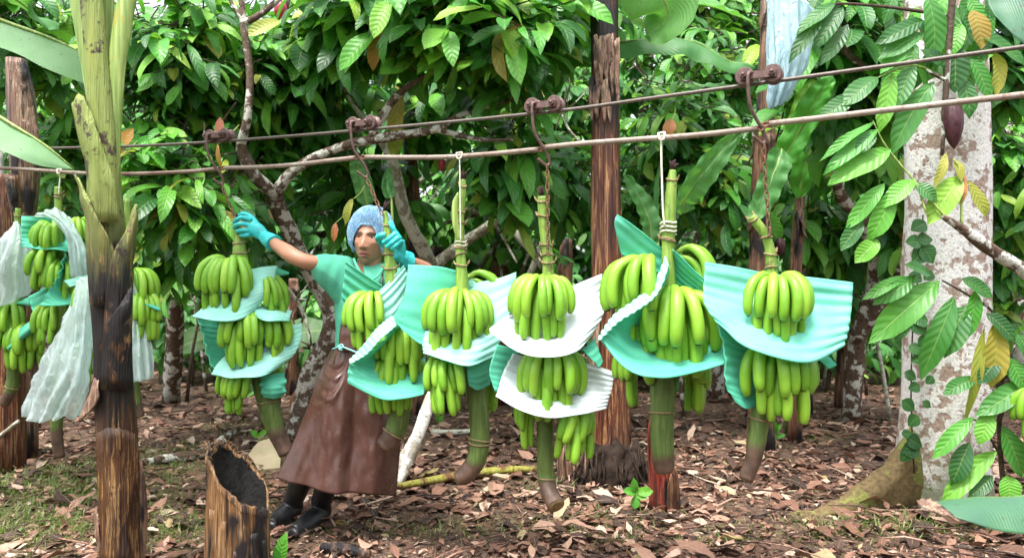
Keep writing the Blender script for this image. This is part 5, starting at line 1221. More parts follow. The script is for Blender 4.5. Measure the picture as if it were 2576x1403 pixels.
foam('pointed mint foam strip slanting up under the far left bunch', [[(16, 868, -.14), (40, 840, -.15), (62, 820, -.15), (88, 800, -.12)], [(22, 882, -.15), (46, 858, -.17), (68, 838, -.17), (94, 816, -.14)], [(40, 880, -.05), (60, 862, -.05), (80, 846, -.05), (100, 830, -.04)]], 4.56, seed=30, nv=16, edge=.006, amp=.002)
foam('mint foam sheet jutting right of the front stem', [[(334, 716, .0), (360, 724, .0), (391, 728, .0)], [(345, 745, -.05), (372, 750, -.05), (398, 755, -.04)], [(356, 762, -.12), (380, 774, -.10), (403, 783, -.08)]], 4.12, seed=31, nu=22, nv=22, edge=.004, amp=.003)
foam('pale mint foam flap pointing left above the big plastic bag', [[(160, 706, -.15), (190, 698, -.12), (226, 690, -.08)], [(176, 722, -.15), (200, 716, -.12), (228, 712, -.08)]], 4.2, M_mint_pale, seed=32, nu=16, nv=10, amp=.001)
foam('mint foam slab left of the front stem below the bananas', [[(218, 812, -.12), (240, 815, -.12), (270, 820, -.1)], [(218, 850, -.12), (240, 850, -.14), (270, 850, -.12)], [(222, 880, -.1), (242, 884, -.1), (270, 880, -.1)]], 4.12, seed=33, nu=16, nv=16, amp=.002)
# print on the foam: a row of small dark characters
M_ink = simple('ink', (.05, .16, .14), .8, .2, 0, 30, .2, 0)
def ink(text, a, b, Y, h, label, on):
    c = bpy.data.curves.new('print', 'FONT'); c.body = text; c.size = h; c.extrude = .0004
    tmp = bpy.data.objects.new('print', c); col.objects.link(tmp); me = bpy.data.meshes.new_from_object(tmp.evaluated_get(bpy.context.evaluated_depsgraph_get())); bpy.data.objects.remove(tmp)
    me.materials.clear(); me.materials.append(M_ink)
    p, q = P(*a, Y[0]), P(*b, Y[1]); x = (q - p).normalized(); z = Vector((0, 0, 1)); n = x.cross(z).normalized(); y = n.cross(x)
    M = Matrix((x, y, n)).transposed().to_4x4(); M.translation = p
    o = inst('printed_mark', me, on, M); return o
ink('B C H P', (990, 797), (1056, 802), (3.222, 3.232), .013, '', PANEL3)
ink('C C B', (726, 845), (752, 842), (3.785, 3.775), .012, '', PANEL1)

# ------------------------------------------------------------------ plastic bags
def mat_plastic(name, c, tr=.35):
    s = NT(name); co = s.coord(); n = s.noise(s.mapping(co, (1, 1, .5)), 9, 3, .5, dist=.4)
    v = s.noise(s.mapping(co, (1.2, 1.2, .35)), 11, 2, .5, dist=2.6)
    r = s.math('ABSOLUTE', s.math('SUBTRACT', v, .5))
    nb = s.bump(s.math('ADD', s.math('MULTIPLY', r, -2.5), n), .55, .03)
    a = s.bsdf(c, .12, .7, nb); b = s.translucent(c, nb); t = s.n('ShaderNodeBsdfTransparent'); t.inputs[0].default_value = (.93, .99, .97, 1)
    body = s.mixs(.5, a, b)
    return s.done(s.mixs(s.fmap(n, .3, .7, max(0, tr - .2), tr + .22), body, t.outputs[0]))
M_bag = mat_plastic('plastic_film', (.86, .97, .98), .42)
M_bag_blue = mat_plastic('blue_plastic_film', (.62, .80, .88), .2)
def bag(label, rows, Y, mat=None, amp=.022, f=7, seed=0, nu=40, nv=50, pleat=.012, pl=9):
    g = grid_px(rows, Y, nu, nv); out = []
    for j in range(nv + 1):
        row = []
        for i in range(nu + 1):
            du = g[j][min(i + 1, nu)] - g[j][max(i - 1, 0)]; dv = g[min(j + 1, nv)][i] - g[max(j - 1, 0)][i]
            n = du.cross(dv); n = n.normalized() if n.length > 1e-9 else Vector((0, -1, 0)); p = g[j][i]; v = j / nv
            q = Vector((p.x * f, p.y * f, p.z * f * .4))
            d = amp * (noise.noise(q + Vector((seed * 3, 0, 0))) + .6 * noise.noise(q * 2.4) + .55 * abs(noise.noise(q * 4.4)) + .3 * abs(noise.noise(q * 9.1)))
            d += pleat * math.sin(i / nu * pl * PI + 2.2 * noise.noise(Vector((v * 3, seed, 0)))) * (.4 + v * .8)
            row.append(p + n * d)
        out.append(row)
    c = rows[-1][1]
    return tag(MB().sheet(out, .0012).build('plastic_bag', mat or M_bag, origin=P(c[0], c[1], Y + c[2])), label, 'plastic bag', 'plastic bags over bunches')
bag('pale plastic bag arched over the top of the left bunch', [[(82, 545, -.10), (110, 530, -.13), (145, 526, -.12), (175, 545, -.08)], [(112, 545, -.17), (145, 548, -.20), (175, 565, -.18), (198, 585, -.10)], [(150, 572, -.19), (172, 590, -.22), (196, 610, -.20), (216, 620, -.12)], [(166, 620, -.18), (184, 645, -.20), (204, 660, -.2), (222, 670, -.14)], [(180, 690, -.12), (195, 700, -.16), (210, 705, -.16), (224, 706, -.12)]], 4.4, seed=1, amp=.012)
bag('crumpled plastic bag hanging over the far left bunch', [[(30, 560, -.10), (42, 556, -.14), (54, 566, -.10)], [(0, 600, -.16), (40, 610, -.2), (78, 612, -.12)], [(-30, 650, -.16), (30, 665, -.22), (95, 650, -.12)], [(-40, 700, -.15), (25, 720, -.2), (94, 700, -.1)], [(-40, 768, -.14), (20, 766, -.18), (92, 728, -.1)]], 4.56, seed=2)
bag('large white plastic bag hanging down left of the front stem', [[(184, 716, -.12), (200, 700, -.2), (224, 692, -.2), (240, 700, -.1)], [(160, 790, -.14), (190, 790, -.24), (222, 790, -.24), (244, 790, -.12)], [(120, 870, -.14), (165, 880, -.26), (215, 880, -.26), (240, 880, -.12)], [(82, 950, -.12), (140, 965, -.26), (195, 965, -.26), (232, 960, -.12)], [(58, 1000, -.12), (115, 1020, -.22), (170, 1020, -.24), (222, 1012, -.12)], [(52, 1048, -.12), (92, 1064, -.2), (150, 1050, -.22), (206, 1050, -.12)]], 4.12, seed=3, amp=.03, pleat=.016)
bag('plastic bag strip hanging right of the front stem', [[(300, 700, -.06), (325, 705, -.12), (334, 716, -.1)], [(300, 780, -.1), (335, 780, -.14), (366, 790, -.08)], [(300, 860, -.1), (340, 865, -.14), (382, 862, -.08)], [(305, 958, -.1), (343, 960, -.14), (388, 950, -.08)]], 4.12, seed=4, amp=.02)
bag('pale blue plastic bag hanging high behind the largest trolley', [[(1925, 0, 0), (1955, -20, -.06), (2000, -10, -.08), (2052, 20, 0)], [(1924, 80, 0), (1958, 85, -.1), (2010, 90, -.12), (2048, 90, 0)], [(1928, 170, 0), (1956, 180, -.1), (2000, 185, -.1), (2036, 160, 0)], [(1930, 240, 0), (1945, 250, -.06), (1970, 240, -.06), (2000, 215, 0)], [(1934, 276, 0), (1942, 268, -.04), (1955, 262, -.04), (1975, 240, 0)]], 4.3, M_bag_blue, seed=5, amp=.012, pleat=.018, pl=11)

# ------------------------------------------------------------------ the worker
def remesh(mb, name, voxel, it=4, fac=.5):
    me = bpy.data.meshes.new(name); me.from_pydata(mb.v, [], mb.f); me.update()
    bm = bmesh.new(); bm.from_mesh(me); bmesh.ops.recalc_face_normals(bm, faces=bm.faces); bm.to_mesh(me); bm.free()
    o = bpy.data.objects.new(name, me); col.objects.link(o)
    m = o.modifiers.new('r', 'REMESH'); m.mode = 'VOXEL'; m.voxel_size = voxel
    s = o.modifiers.new('s', 'SMOOTH'); s.iterations = it; s.factor = fac
    out = bpy.data.meshes.new_from_object(o.evaluated_get(bpy.context.evaluated_depsgraph_get()))
    bpy.data.objects.remove(o); bpy.data.meshes.remove(me); return out
def coords(me):
    a = np.empty(len(me.vertices) * 3, np.float32); me.vertices.foreach_get('co', a); return a.reshape(-1, 3)
def finish(me, name, mat, parent, co=None):
    if co is None: co = coords(me)
    co = co - np.array(world_loc(parent)); me.vertices.foreach_set('co', co.astype(np.float32).ravel())
    fin_mesh(me, np.zeros((len(co), 3)), np.zeros(len(co)), mat); return link(name, me, parent)
MY = 3.7
def Q(px, py, dy=0.0): return P(px, py, MY + dy)
man = thing('person', Vector((G(775, 1335).x, 3.85, 0)), 'worker in blue hair net, teal gloves, green shirt and brown apron', 'person')
# head frame: x to the viewer's right when facing us, y forward, z up
HC = Q(932, 610); yaw, roll, pitch = R(-9), R(4), R(-4)
HR = Matrix.Rotation(roll, 3, 'Y') @ Matrix.Rotation(yaw, 3, 'Z') @ Matrix.Rotation(pitch, 3, 'X') @ Matrix(((1, 0, 0), (0, -1, 0), (0, 0, 1)))
def HW(v): return HC + HR @ Vector(v)
def gau(x, z, cx, cz, sx, sz): return math.exp(-((x - cx) / sx) ** 2 - ((z - cz) / sz) ** 2)
def head_surface(a, e):
    """azimuth a from straight ahead, elevation e"""
    x = math.sin(a) * math.cos(e); y = math.cos(a) * math.cos(e); z = math.sin(e)
    X, Yy, Z = x * .070, y * .094, z * .117
    if Z < 0:
        k = (-Z / .117); X *= 1 - .34 * k ** 1.6
        if Yy > 0: Yy = Yy * (1 - .02 * k) + .012 * k * math.cos(a) ** 2
        else: Yy *= 1 - .30 * k
    else:
        X *= 1 + .03 * math.sin(PI * Z / .117); Yy *= 1 - .04 * (Z / .117)
    if abs(a) > .5 and Z < -.02 and Z > -.09: X *= 1 + .05 * gau(abs(a), Z, 1.15, -.06, .5, .03)
    if y > .05:
        f = min(1, y * 1.6); ax = abs(X); d = 0
        br = smooth(.030, -.028, Z) if Z > -.028 else 1
        d += .0225 * math.exp(-(X / (.0080 + .0060 * br)) ** 2) * (.16 + .84 * br ** 1.3) * smooth(.040, .016, Z) * smooth(-.047, -.036, Z)
        d += .0085 * gau(ax, Z, .0155, -.033, .0070, .0075)
        d -= .0155 * gau(ax, Z, .031, .017, .0165, .0105)
        d += .0065 * gau(ax, Z, .028, .0345, .024, .0075)
        d += .003 * gau(ax, Z, .031, .0085, .014, .004)
        d += .0075 * gau(ax, Z, .050, -.010, .015, .014)
        d -= .0075 * gau(ax, Z, .041, -.052, .014, .022)
        lw = math.exp(-(X / .026) ** 2)
        d += .0070 * lw * math.exp(-((Z + .0600) / .0055) ** 2) + .0080 * lw * math.exp(-((Z + .0735) / .006) ** 2)
        d -= .0065 * math.exp(-(X / .027) ** 2) * math.exp(-((Z + .0665) / .0026) ** 2)
        d -= .005 * math.exp(-(X / .02) ** 2) * math.exp(-((Z + .085) / .005) ** 2)
        d += .008 * math.exp(-(X / .018) ** 2) * math.exp(-((Z + .103) / .011) ** 2)
        d -= .0018 * math.exp(-(X / .003) ** 2) * math.exp(-((Z + .051) / .006) ** 2)
        Yy += d * f
    return Vector((X, Yy, Z))
def head_mb(mb):
    nu, nv = 120, 90; vs, fs = [], []
    for j in range(nv + 1):
        e = -PI / 2 + PI * j / nv
        for i in range(nu): vs.append(HW(head_surface(2 * PI * i / nu - PI, e)))
    for j in range(nv):
        for i in range(nu): i2 = (i + 1) % nu; fs.append((j * nu + i, j * nu + i2, (j + 1) * nu + i2, (j + 1) * nu + i))
    return mb.add(vs, fs)
JT = dict(pel=Q(885, 905, .08), waist=Q(898, 850, .05), chest=Q(918, 760, .02), neck=Q(928, 695, .02), rs=Q(862, 678, .02), re=Q(752, 654, -.13), rw=Q(668, 597, .055), ls=Q(985, 692, .02), le=Q(1086, 688, -.03), lw=Q(1001, 645, -.235),
          rh=Q(855, 930, .1), rk=Q(795, 1110, .02), ra=P(736, 1262, 3.94), lh=Q(905, 935, .08), lk=Q(850, 1115, -.02), la=P(808, 1262, 3.86))
def body():
    mb = MB(); J = JT
    head_mb(mb)
    mb.tube([HW((0, -.022, -.06)), HW((0, -.02, -.10)), J['neck'] + Vector((0, 0, .02)), J['neck'] - Vector((0, 0, .05))], [.052, .052, .058, .075], 20, n=12)
    mb.tube([J['pel'], J['waist'], J['chest'], J['neck'] - Vector((0, 0, .02))], [.095, .092, .118, .07], 24, n=16, flat=.72)
    mb.tube([J['neck'] - Vector((0, 0, .02)), J['rs']], [.06, .052], 14, n=6); mb.tube([J['neck'] - Vector((0, 0, .02)), J['ls']], [.06, .052], 14, n=6)
    e = J['re']
    mb.tube([J['rs'], (J['rs'] + e) / 2 + Vector((0, 0, .002)), e + (J['rs'] - e) * .14, e + (J['rw'] - e) * .16, e + (J['rw'] - e) * .36, e + (J['rw'] - e) * .72, J['rw']], [.050, .041, .035, .037, .037, .028, .024], 20, n=28)
    e = J['le']
    mb.tube([J['ls'], (J['ls'] + e) / 2, e + (J['ls'] - e) * .14, e + (J['lw'] - e) * .16, e + (J['lw'] - e) * .36, e + (J['lw'] - e) * .7, J['lw']], [.050, .041, .035, .037, .037, .029, .025], 20, n=28)
    for a, b, c in (('rh', 'rk', 'ra'), ('lh', 'lk', 'la')):
        mb.tube([J[a], (J[a] + J[b]) / 2, J[b]], [.085, .07, .052], 16, n=8); mb.tube([J[b], J[b] + (J[c] - J[b]) * .3, J[c]], [.050, .046, .034], 16, n=8)
    for s in (-1, 1):                                            # ears
        mb.tube([HW((s * .072, -.012, .022)), HW((s * .080, -.018, .012)), HW((s * .078, -.014, -.012)), HW((s * .070, -.008, -.028))], [.008, .012, .010, .006], 10, n=8)
    for n_, w_ in (('rw', Q(625, 570, .08)), ('lw', Q(1000, 608, -.245))):
        mb.tube([J[n_], (J[n_] * .4 + w_ * .6)], [.020, .014], 10, n=3)
    me = remesh(mb, 'body', .0036, 3); co = coords(me)
    loc = (co - np.array(HC)) @ np.array(HR)                     # into the head frame
    x, y, z = loc[:, 0], loc[:, 1], loc[:, 2]; ax = np.abs(x); fr = (y > .03) & (np.abs(z) < .13)
    C = np.tile(np.array([.41, .205, .125]), (len(co), 1)); C += rng.normal(0, .004, (len(co), 1))
    def g(cx, cz, sx, sz, xx=None): return np.exp(-(((ax if xx is None else xx) - cx) / sx) ** 2 - ((z - cz) / sz) ** 2) * fr
    def blend(m, c):
        nonlocal C
        m = np.clip(m, 0, 1)[:, None]; C = C * (1 - m) + np.array(c) * m
    blend(.5 * g(.045, -.005, .022, .02), (.48, .20, .125))        # cheeks
    blend(.6 * g(0, -.028, .013, .012), (.43, .18, .11))
    blend(.22 * g(.0, -.095, .03, .018), (.2, .11, .085)); blend(.4 * g(0, -.053, .02, .004), (.18, .10, .08))   # shaved beard
    lipm = np.exp(-(x / .0265) ** 4 - ((z + .0667) / (.0118 - .006 * np.clip(ax / .030, 0, 1))) ** 4) * fr
    blend(.9 * lipm, (.36, .10, .09)); blend(.85 * np.exp(-(x / .0275) ** 4 - ((z + .0665) / .0020) ** 2) * fr, (.09, .03, .03))
    bz = .0315 + .004 * np.sin(np.clip((ax - .012) / .04, 0, 1) * PI) - .05 * np.clip(ax - .042, 0, 1)
    blend(.95 * np.exp(-((z - bz) / .0054) ** 2 - ((ax - .031) / .0205) ** 6) * fr, (.022, .016, .014))
    blend(.6 * g(.031, .004, .016, .004), (.22, .10, .065)); blend(.5 * g(.031, .0235, .017, .005), (.17, .08, .055))
    blend(.9 * np.exp(-((ax - .0095) / .0034) ** 2 - ((z + .0425) / .0028) ** 2) * fr, (.07, .025, .02))
    a = me.attributes.new('paint', 'FLOAT_COLOR', 'POINT'); a.data.foreach_set('color', np.concatenate([C, np.ones((len(C), 1))], 1).astype(np.float32).ravel())
    s = NT('skin'); pc = s.attr('paint', 'Color'); cc = s.coord(); n = s.noise(cc, 60, 3); n2 = s.noise(cc, 14, 3)
    c = s.mix(s.fmap(n2, .35, .65, 0, .25), pc, s.mix(1, pc, (.8, .72, .7), 'MULTIPLY'))
    M = s.done(s.bsdf(c, s.fmap(n, .3, .7, .38, .55), .45, s.bump(n, .12, .002), 0, Subsurface_Weight=.15, Subsurface_Radius=(.01, .004, .002), Subsurface_Scale=1.0))
    return finish(me, 'body', M, man, co)
body()
# eyes
M_eye = simple('eye_white', (.66, .60, .55), .25, .5, 0, 40, .05, 0); M_iris = simple('iris', (.018, .010, .007), .12, .6, 0, 40, .1, 0); M_hair = simple('black_hair', (.012, .010, .010), .55, .4, 0, 90, .5, .5)
for s in (-1, 1):
    c = head_surface(math.asin(s * .031 / .070), math.asin(.0165 / .117)); c = Vector((s * .031, c.y - .0030, .0165))
    mb = MB(); vs, fs = [], []
    for j in range(9):
        e = -PI / 2 + PI * j / 8
        for i in range(16):
            a = 2 * PI * i / 16; w = math.cos(e)
            vs.append(HW(c + Vector((math.cos(a) * w * .0135, math.sin(e) * .0085, math.sin(a) * w * (.0052 if math.sin(a) > 0 else .0042)))))
    for j in range(8):
        for i in range(16): i2 = (i + 1) % 16; fs.append((j * 16 + i, j * 16 + i2, (j + 1) * 16 + i2, (j + 1) * 16 + i))
    mb.add(vs, fs); ey = mb.build('eye', M_eye, man)
    mb = MB(); ic = c + Vector((-.0022, .0052, .0004)); vs = [HW(ic + Vector((0, .0056, 0)))] + [HW(ic + Vector((math.cos(2 * PI * k / 14) * .0062, 0.0030, math.sin(2 * PI * k / 14) * .0056))) for k in range(14)]
    mb.add(vs, [(0, 1 + k, 1 + (k + 1) % 14) for k in range(14)]); mb.build('iris', M_iris, ey)
    lid = [HW(c + Vector((math.cos(PI - PI * k / 8) * .0142, .0062 - .003 * abs(math.cos(PI * k / 8)), .0012 + math.sin(PI * k / 8) * .0050))) for k in range(9)]
    MB().tube(lid, [.0008] + [.0017] * 7 + [.0008], 6, n=16).build('eyelid', M_hair, ey)
# hair and hair net
def cap(name, mat, edge, infl, parent, pleats=0, nu=96, nv=26, amp=0.0):
    g = []
    for i in range(nu + 1):
        a = 2 * PI * i / nu - PI; e0 = edge(a); row = []
        for j in range(nv + 1):
            f = j / nv; e = e0 + (PI / 2 - e0) * f; p = head_surface(a, e) if abs(a) > 1.0 or e > .35 else Vector((math.sin(a) * math.cos(e) * .074, math.cos(a) * math.cos(e) * .094, math.sin(e) * .117))
            n = p.normalized(); k = infl(f, a)
            k += amp * math.sin(a * pleats + 3 * noise.noise(Vector((math.cos(a) * 3, math.sin(a) * 3, 0)))) * math.sin(PI * min(1, f * 1.15)) ** .5 * (1 - f * .7) + .004 * noise.noise(p * 60) * (1 if amp else 0)
            row.append(HW(p + n * k))
        g.append(row)
    return MB().sheet(g, 0).build(name, mat, parent)
edge_h = lambda a: lerp(.70, -.20, smooth(.25, 1.5, abs(a)))
edge_n = lambda a: lerp(.62, -.36, smooth(.35, 1.35, abs(a)))
cap('hair', M_hair, edge_h, lambda f, a: .004 + .012 * math.sin(PI * min(1, .15 + f * .6)), man)
def mat_net():
    s = NT('hair_net'); co = s.coord(); n = s.noise(co, 34, 4); f = s.noise(s.mapping(co, (1, 1, 1)), 190, 2)
    c = s.mix(s.fmap(n, .4, .6), (.27, .52, .80), (.46, .70, .90))
    a = s.bsdf(c, .75, .2, s.bump(f, .4, .003)); b = s.translucent(c); t = s.n('ShaderNodeBsdfTransparent')
    return s.done(s.mixs(s.fmap(f, .40, .60, .05, .58), s.mixs(.35, a, b), t.outputs[0]))
net = cap('hair_net', mat_net(), edge_n, lambda f, a: .008 + (.028 + .012 * abs(math.sin(a))) * math.sin(PI * min(1, .02 + f * .72)) ** .8 + .022 * f, man, 40, nu=200, nv=30, amp=.0042)
rim = [HW((lambda p: p + p.normalized() * .010)(Vector((math.sin(a) * math.cos(edge_n(a)) * .074, math.cos(a) * math.cos(edge_n(a)) * .094, math.sin(edge_n(a)) * .117)))) for a in [2 * PI * i / 80 - PI for i in range(81)]]
MB().tube(rim, [.0045 * (1 + .35 * math.sin(i * 2.3)) for i in range(81)], 6, cap=False).build('elastic_rim', mat_net(), net)
# gloves
M_glove = simple('teal_glove', (.03, .47, .47), .42, .45, 0, 26, .16, .35, .004)
def glove(name, fingers, palm, cuff):
    mb = MB()
    for f in fingers: mb.tube([P(*q) for q in f[0]], f[1], 12, n=12)
    for q in palm: mb.tube([P(*x) for x in q[0]], q[1], 16, n=8, flat=q[2])
    mb.tube(cuff[0], cuff[1], 22, n=12, wob=.12, seed=3)
    me = remesh(mb, name, .0024, 2); co = coords(me); me.update()
    nr = np.empty(len(co) * 3, np.float32); me.vertices.foreach_get('normal', nr); nr = nr.reshape(-1, 3)
    wr = np.array([noise.noise(Vector(c) * 38) + .6 * noise.noise(Vector(c) * 85) for c in co.tolist()])
    return finish(me, name, M_glove, man, co + nr * (wr * .0016)[:, None])
HY1 = 3.8
F4 = [.0120, .0118, .0110, .0100]
glove('glove', [([(630, 553, HY1 - .028), (610, 547, HY1 - .048), (596, 552, HY1 - .040), (589, 560, HY1 - .005)], F4), ([(628, 566, HY1 - .034), (608, 563, HY1 - .054), (594, 567, HY1 - .040), (589, 574, HY1 - .004)], F4), ([(630, 579, HY1 - .03), (613, 579, HY1 - .05), (600, 581, HY1 - .04), (594, 584, HY1)], F4), ([(634, 590, HY1 - .022), (620, 592, HY1 - .042), (609, 592, HY1 - .036), (604, 592, HY1 - .005)], [.011, .0105, .010, .009]), ([(648, 566, HY1 - .02), (632, 546, HY1 - .012), (614, 538, HY1 + .012), (600, 542, HY1 + .024)], [.015, .0135, .012, .010])],
      [([(668, 597, HY1 - .04), (648, 580, HY1 - .036), (629, 569, HY1 - .03)], [.027, .036, .032], .62), ([(660, 596, HY1 - .035), (630, 586, HY1 - .024)], [.022, .018], .8)],
      ([lerp(JT['rw'], JT['re'], t) for t in (-.24, -.08, .06, .16, .27)], [.024, .028, .034, .038, .041]))
HY2 = 3.44
glove('glove', [([(998, 604, HY2 + .0), (995, 585, HY2 - .028), (986, 570, HY2 - .034), (981, 556, HY2 - .028)], F4), ([(1003, 604, HY2 + .004), (997, 588, HY2 - .034), (979, 600, HY2 - .044), (964, 611, HY2 - .034)], F4), ([(1007, 611, HY2 + .004), (1004, 597, HY2 - .034), (986, 611, HY2 - .045), (972, 621, HY2 - .034)], F4), ([(1008, 621, HY2 + .006), (1008, 606, HY2 - .028), (994, 619, HY2 - .042), (984, 627, HY2 - .034)], [.011, .011, .010, .009]), ([(992, 628, HY2 + .02), (966, 616, HY2 + .025), (951, 602, HY2 + .0), (957, 592, HY2 - .028), (970, 590, HY2 - .03)], [.016, .015, .0145, .0135, .011])],
      [([(1002, 646, HY2 + .02), (1002, 625, HY2 + .016), (1001, 604, HY2 + .008)], [.027, .034, .030], .7), ([(1000, 640, HY2 + .02), (985, 625, HY2 + .02)], [.024, .02], .9)],
      ([lerp(JT['lw'], JT['le'], t) for t in (-.16, -.02, .08, .16, .28)], [.025, .030, .036, .041, .045]))
# shirt
def shirt():
    mb = MB()
    mb.tube([Q(908, 900, .06), Q(909, 850, .05), Q(916, 790, .02), Q(924, 740, .02), Q(927, 716, .02), Q(929, 700, .03)], [.118, .122, .140, .155, .130, .075], 32, n=22, flat=.72)
    rings = [(786, 640, 677, .036, -.085), (794, 638, 700, .044, -.075), (812, 637, 722, .056, -.06), (835, 638, 742, .070, -.035), (858, 642, 775, .085, -.01), (882, 648, 815, .085, .015), (902, 664, 825, .085, .03), (920, 706, 830, .09, .03)]
    vs, fs = [], []; n = 26
    for (x, t, b, dp, dy) in rings:
        for k in range(n):
            a = 2 * PI * k / n; cz = (t + b) / 2; h = (b - t) / 2
            wid = dp * (1 if math.sin(a) > 0 else 1 - .35 * abs(math.sin(a)))
            p = Q(x, cz - math.sin(a) * h, dy); vs.append(p + Vector((.012 * math.sin(a), -math.cos(a) * wid, 0)))
    for j in range(len(rings) - 1):
        for k in range(n): k2 = (k + 1) % n; fs.append((j * n + k, j * n + k2, (j + 1) * n + k2, (j + 1) * n + k))
    fs.append(tuple(range(n - 1, -1, -1))); fs.append(tuple((len(rings) - 1) * n + k for k in range(n))); mb.add(vs, fs)
    mb.tube([Q(935, 715, .02), Q(975, 700, .02), Q(1010, 698, .015), Q(1050, 700, .0)], [.11, .082, .07, .062], 22, n=10, wob=.1)
    me = remesh(mb, 'shirt', .006, 7); me.update(); co = coords(me)
    nr = np.empty(len(co) * 3, np.float32); me.vertices.foreach_get('normal', nr); nr = nr.reshape(-1, 3)
    wr = np.array([noise.noise(Vector((c[0] * 16, c[1] * 9, c[2] * 5))) + .6 * noise.noise(Vector((c[0] * 30, c[1] * 20, c[2] * 12))) for c in co.tolist()])
    s = NT('green_shirt'); cc = s.coord(); n = s.noise(cc, 8, 4); f = s.noise(cc, 300, 2)
    c = s.mix(s.fmap(n, .35, .65), (.075, .36, .235), (.11, .44, .30))
    M = s.done(s.bsdf(c, .9, .15, s.bump(f, .3, .002)))
    sh = finish(me, 'shirt', M, man, co + nr * (wr * .007)[:, None])
    MB().tube([Q(890, 650, -.02), Q(897, 668, -.075), Q(910, 690, -.095), Q(928, 704, -.10), Q(948, 696, -.09), Q(962, 676, -.06), Q(968, 660, -.01)], .006, 8, n=24, flat=.7).build('collar', M, sh)
shirt()
# apron
def mat_apron():
    s = NT('brown_apron'); co = s.coord(); n = s.noise(co, 7, 4); f = s.noise(co, 160, 3)
    c = s.ramp(n, [(.3, (.055, .023, .017)), (.7, (.090, .039, .030))])
    c = s.mix(s.fmap(s.noise(co, 40, 3), .6, .7, 0, .25), c, (.2, .12, .1))
    return s.done(s.bsdf(c, s.fmap(n, .3, .7, .20, .34), .55, s.bump(f, .12, .002)))
M_apron = mat_apron()
def apron():
    M = M_apron
    rows = [[(834, 880, .06), (858, 872, -.08), (910, 878, -.13), (960, 884, -.11), (998, 890, .04)], [(808, 930, .04), (845, 935, -.10), (905, 940, -.16), (960, 940, -.14), (1000, 940, .02)], [(783, 1002, .0), (830, 1010, -.13), (900, 1015, -.18), (960, 1015, -.16), (1003, 1010, .0)], [(748, 1090, -.02), (810, 1105, -.15), (895, 1115, -.20), (960, 1115, -.18), (1005, 1110, -.02)], [(695, 1203, -.05), (775, 1222, -.18), (865, 1244, -.24), (940, 1250, -.22), (994, 1250, -.06)]]
    nu, nv = 90, 90; g = grid_px(rows, MY + .03, nu, nv); out = []
    for j in range(nv + 1):
        row = []
        for i in range(nu + 1):
            p = g[j][i]; px = CX + p.x / p.y * FPX; py = HY - (p.z - CAM_H) / p.y * FPX; d = 0
            xl = 880 - (py - 880) * .05
            d += (.055 * smooth(xl - 14, xl + 16, px) - .03 * smooth(xl + 20, xl + 110, px)) * smooth(880, 960, py)      # the long dark fold
            d -= .030 * math.exp(-((px - xl + 40) / 30) ** 2) * smooth(900, 1000, py)
            d -= .016 * math.exp(-((px - (795 - (py - 1000) * .30)) / 22) ** 2) * smooth(960, 1060, py)
            for (cx, cy, w, dep) in ((846, 948, 10, .011), (832, 1000, 10, .010), (806, 1020, 8, .006)):   # swags below the tie
                yy = cy - .030 * (px - cx) ** 2 * (.8 if px < cx else 1.6)
                e_ = math.exp(-((px - cx) / 30) ** 2); d += dep * e_ * (math.exp(-((py - yy + 13) / w) ** 2) - math.exp(-((py - yy) / w) ** 2))
            d += .02 * math.exp(-((px - 958) / 18) ** 2) * smooth(1060, 1160, py) * .5 + .008 * noise.noise(Vector((p.x * 16, 0, p.z * 4))) + .005 * noise.noise(Vector((p.x * 34, 1, p.z * 13)))
            d += .012 * math.sin(px * .10 + py * .01) * smooth(1100, 890, py) * .6
            row.append(p + Vector((0, d, 0)))
        out.append(row)
    ap = MB().sheet(out, .004).build('apron', M, man)
    g = grid_px([[(868, 776, -.03), (915, 765, -.085), (968, 772, -.05)], [(858, 820, -.04), (912, 820, -.11), (980, 825, -.06)], [(850, 882, -.07), (912, 886, -.12), (985, 892, -.06)]], MY, 24, 24)
    MB().sheet(crumple(g, .006, 12), .004).build('bib', M, ap)
    MB().tube([Q(905, 770, -.095), Q(893, 700, -.085), Q(900, 660, -.05), Q(906, 648, .0)], (.0035), 6, n=16, flat=.5).build('neck_strap', M_apron, ap)
    MB().tube([Q(950, 772, -.095), Q(960, 712, -.085), Q(962, 672, -.03)], (.0035), 6, n=16, flat=.5).build('neck_strap', M_apron, ap)
    MB().tube([Q(836, 878, .02), Q(858, 872, -.075), Q(880, 879, -.12), Q(904, 887, -.14), Q(960, 892, -.13)], .004, 6, n=24).build('waist_tie', M_string_teal, ap)
    MB().tube([Q(852, 868, -.075), Q(858, 875, -.09), Q(864, 870, -.09), Q(857, 866, -.085), Q(853, 877, -.085), Q(862, 880, -.09)], .0035, 6, n=24).build('tie_knot', M_string_teal, ap)
apron()
# rubber boots
M_boot = simple('black_rubber', (.012, .012, .014), .42, .5, 0, 22, .7, .3, .004)
def boot(knee, ankle, heel, ball, toe):
    mb = MB()
    mb.tube([knee, knee + (ankle - knee) * .5, ankle], [.064, .060, .050], 20, n=10, wob=.08)
    up = Vector((0, 0, 1))
    mb.tube([ankle + up * .02, heel + up * .05], [.050, .044], 18, n=4)
    mb.tube([heel + up * .045, heel + (ball - heel) * .45 + up * .055, ball + up * .040, toe + up * .032], [.046, .050, .047, .030], 18, n=12)
    mb.tube([heel + up * .016 - (ball - heel) * .12, (heel + ball) / 2 + up * .012, ball + up * .012, toe + up * .014 + (toe - ball) * .15], [.040, .038, .050, .030], 14, n=10, flat=1.0)
    me = remesh(mb, 'boot', .005, 4); co = coords(me); gz = .012; co[:, 2] = np.maximum(co[:, 2], gz)
    return finish(me, 'boot', M_boot, man, co)
def gp(px, py): 
    v = G(px, py); v.z = 0; return v
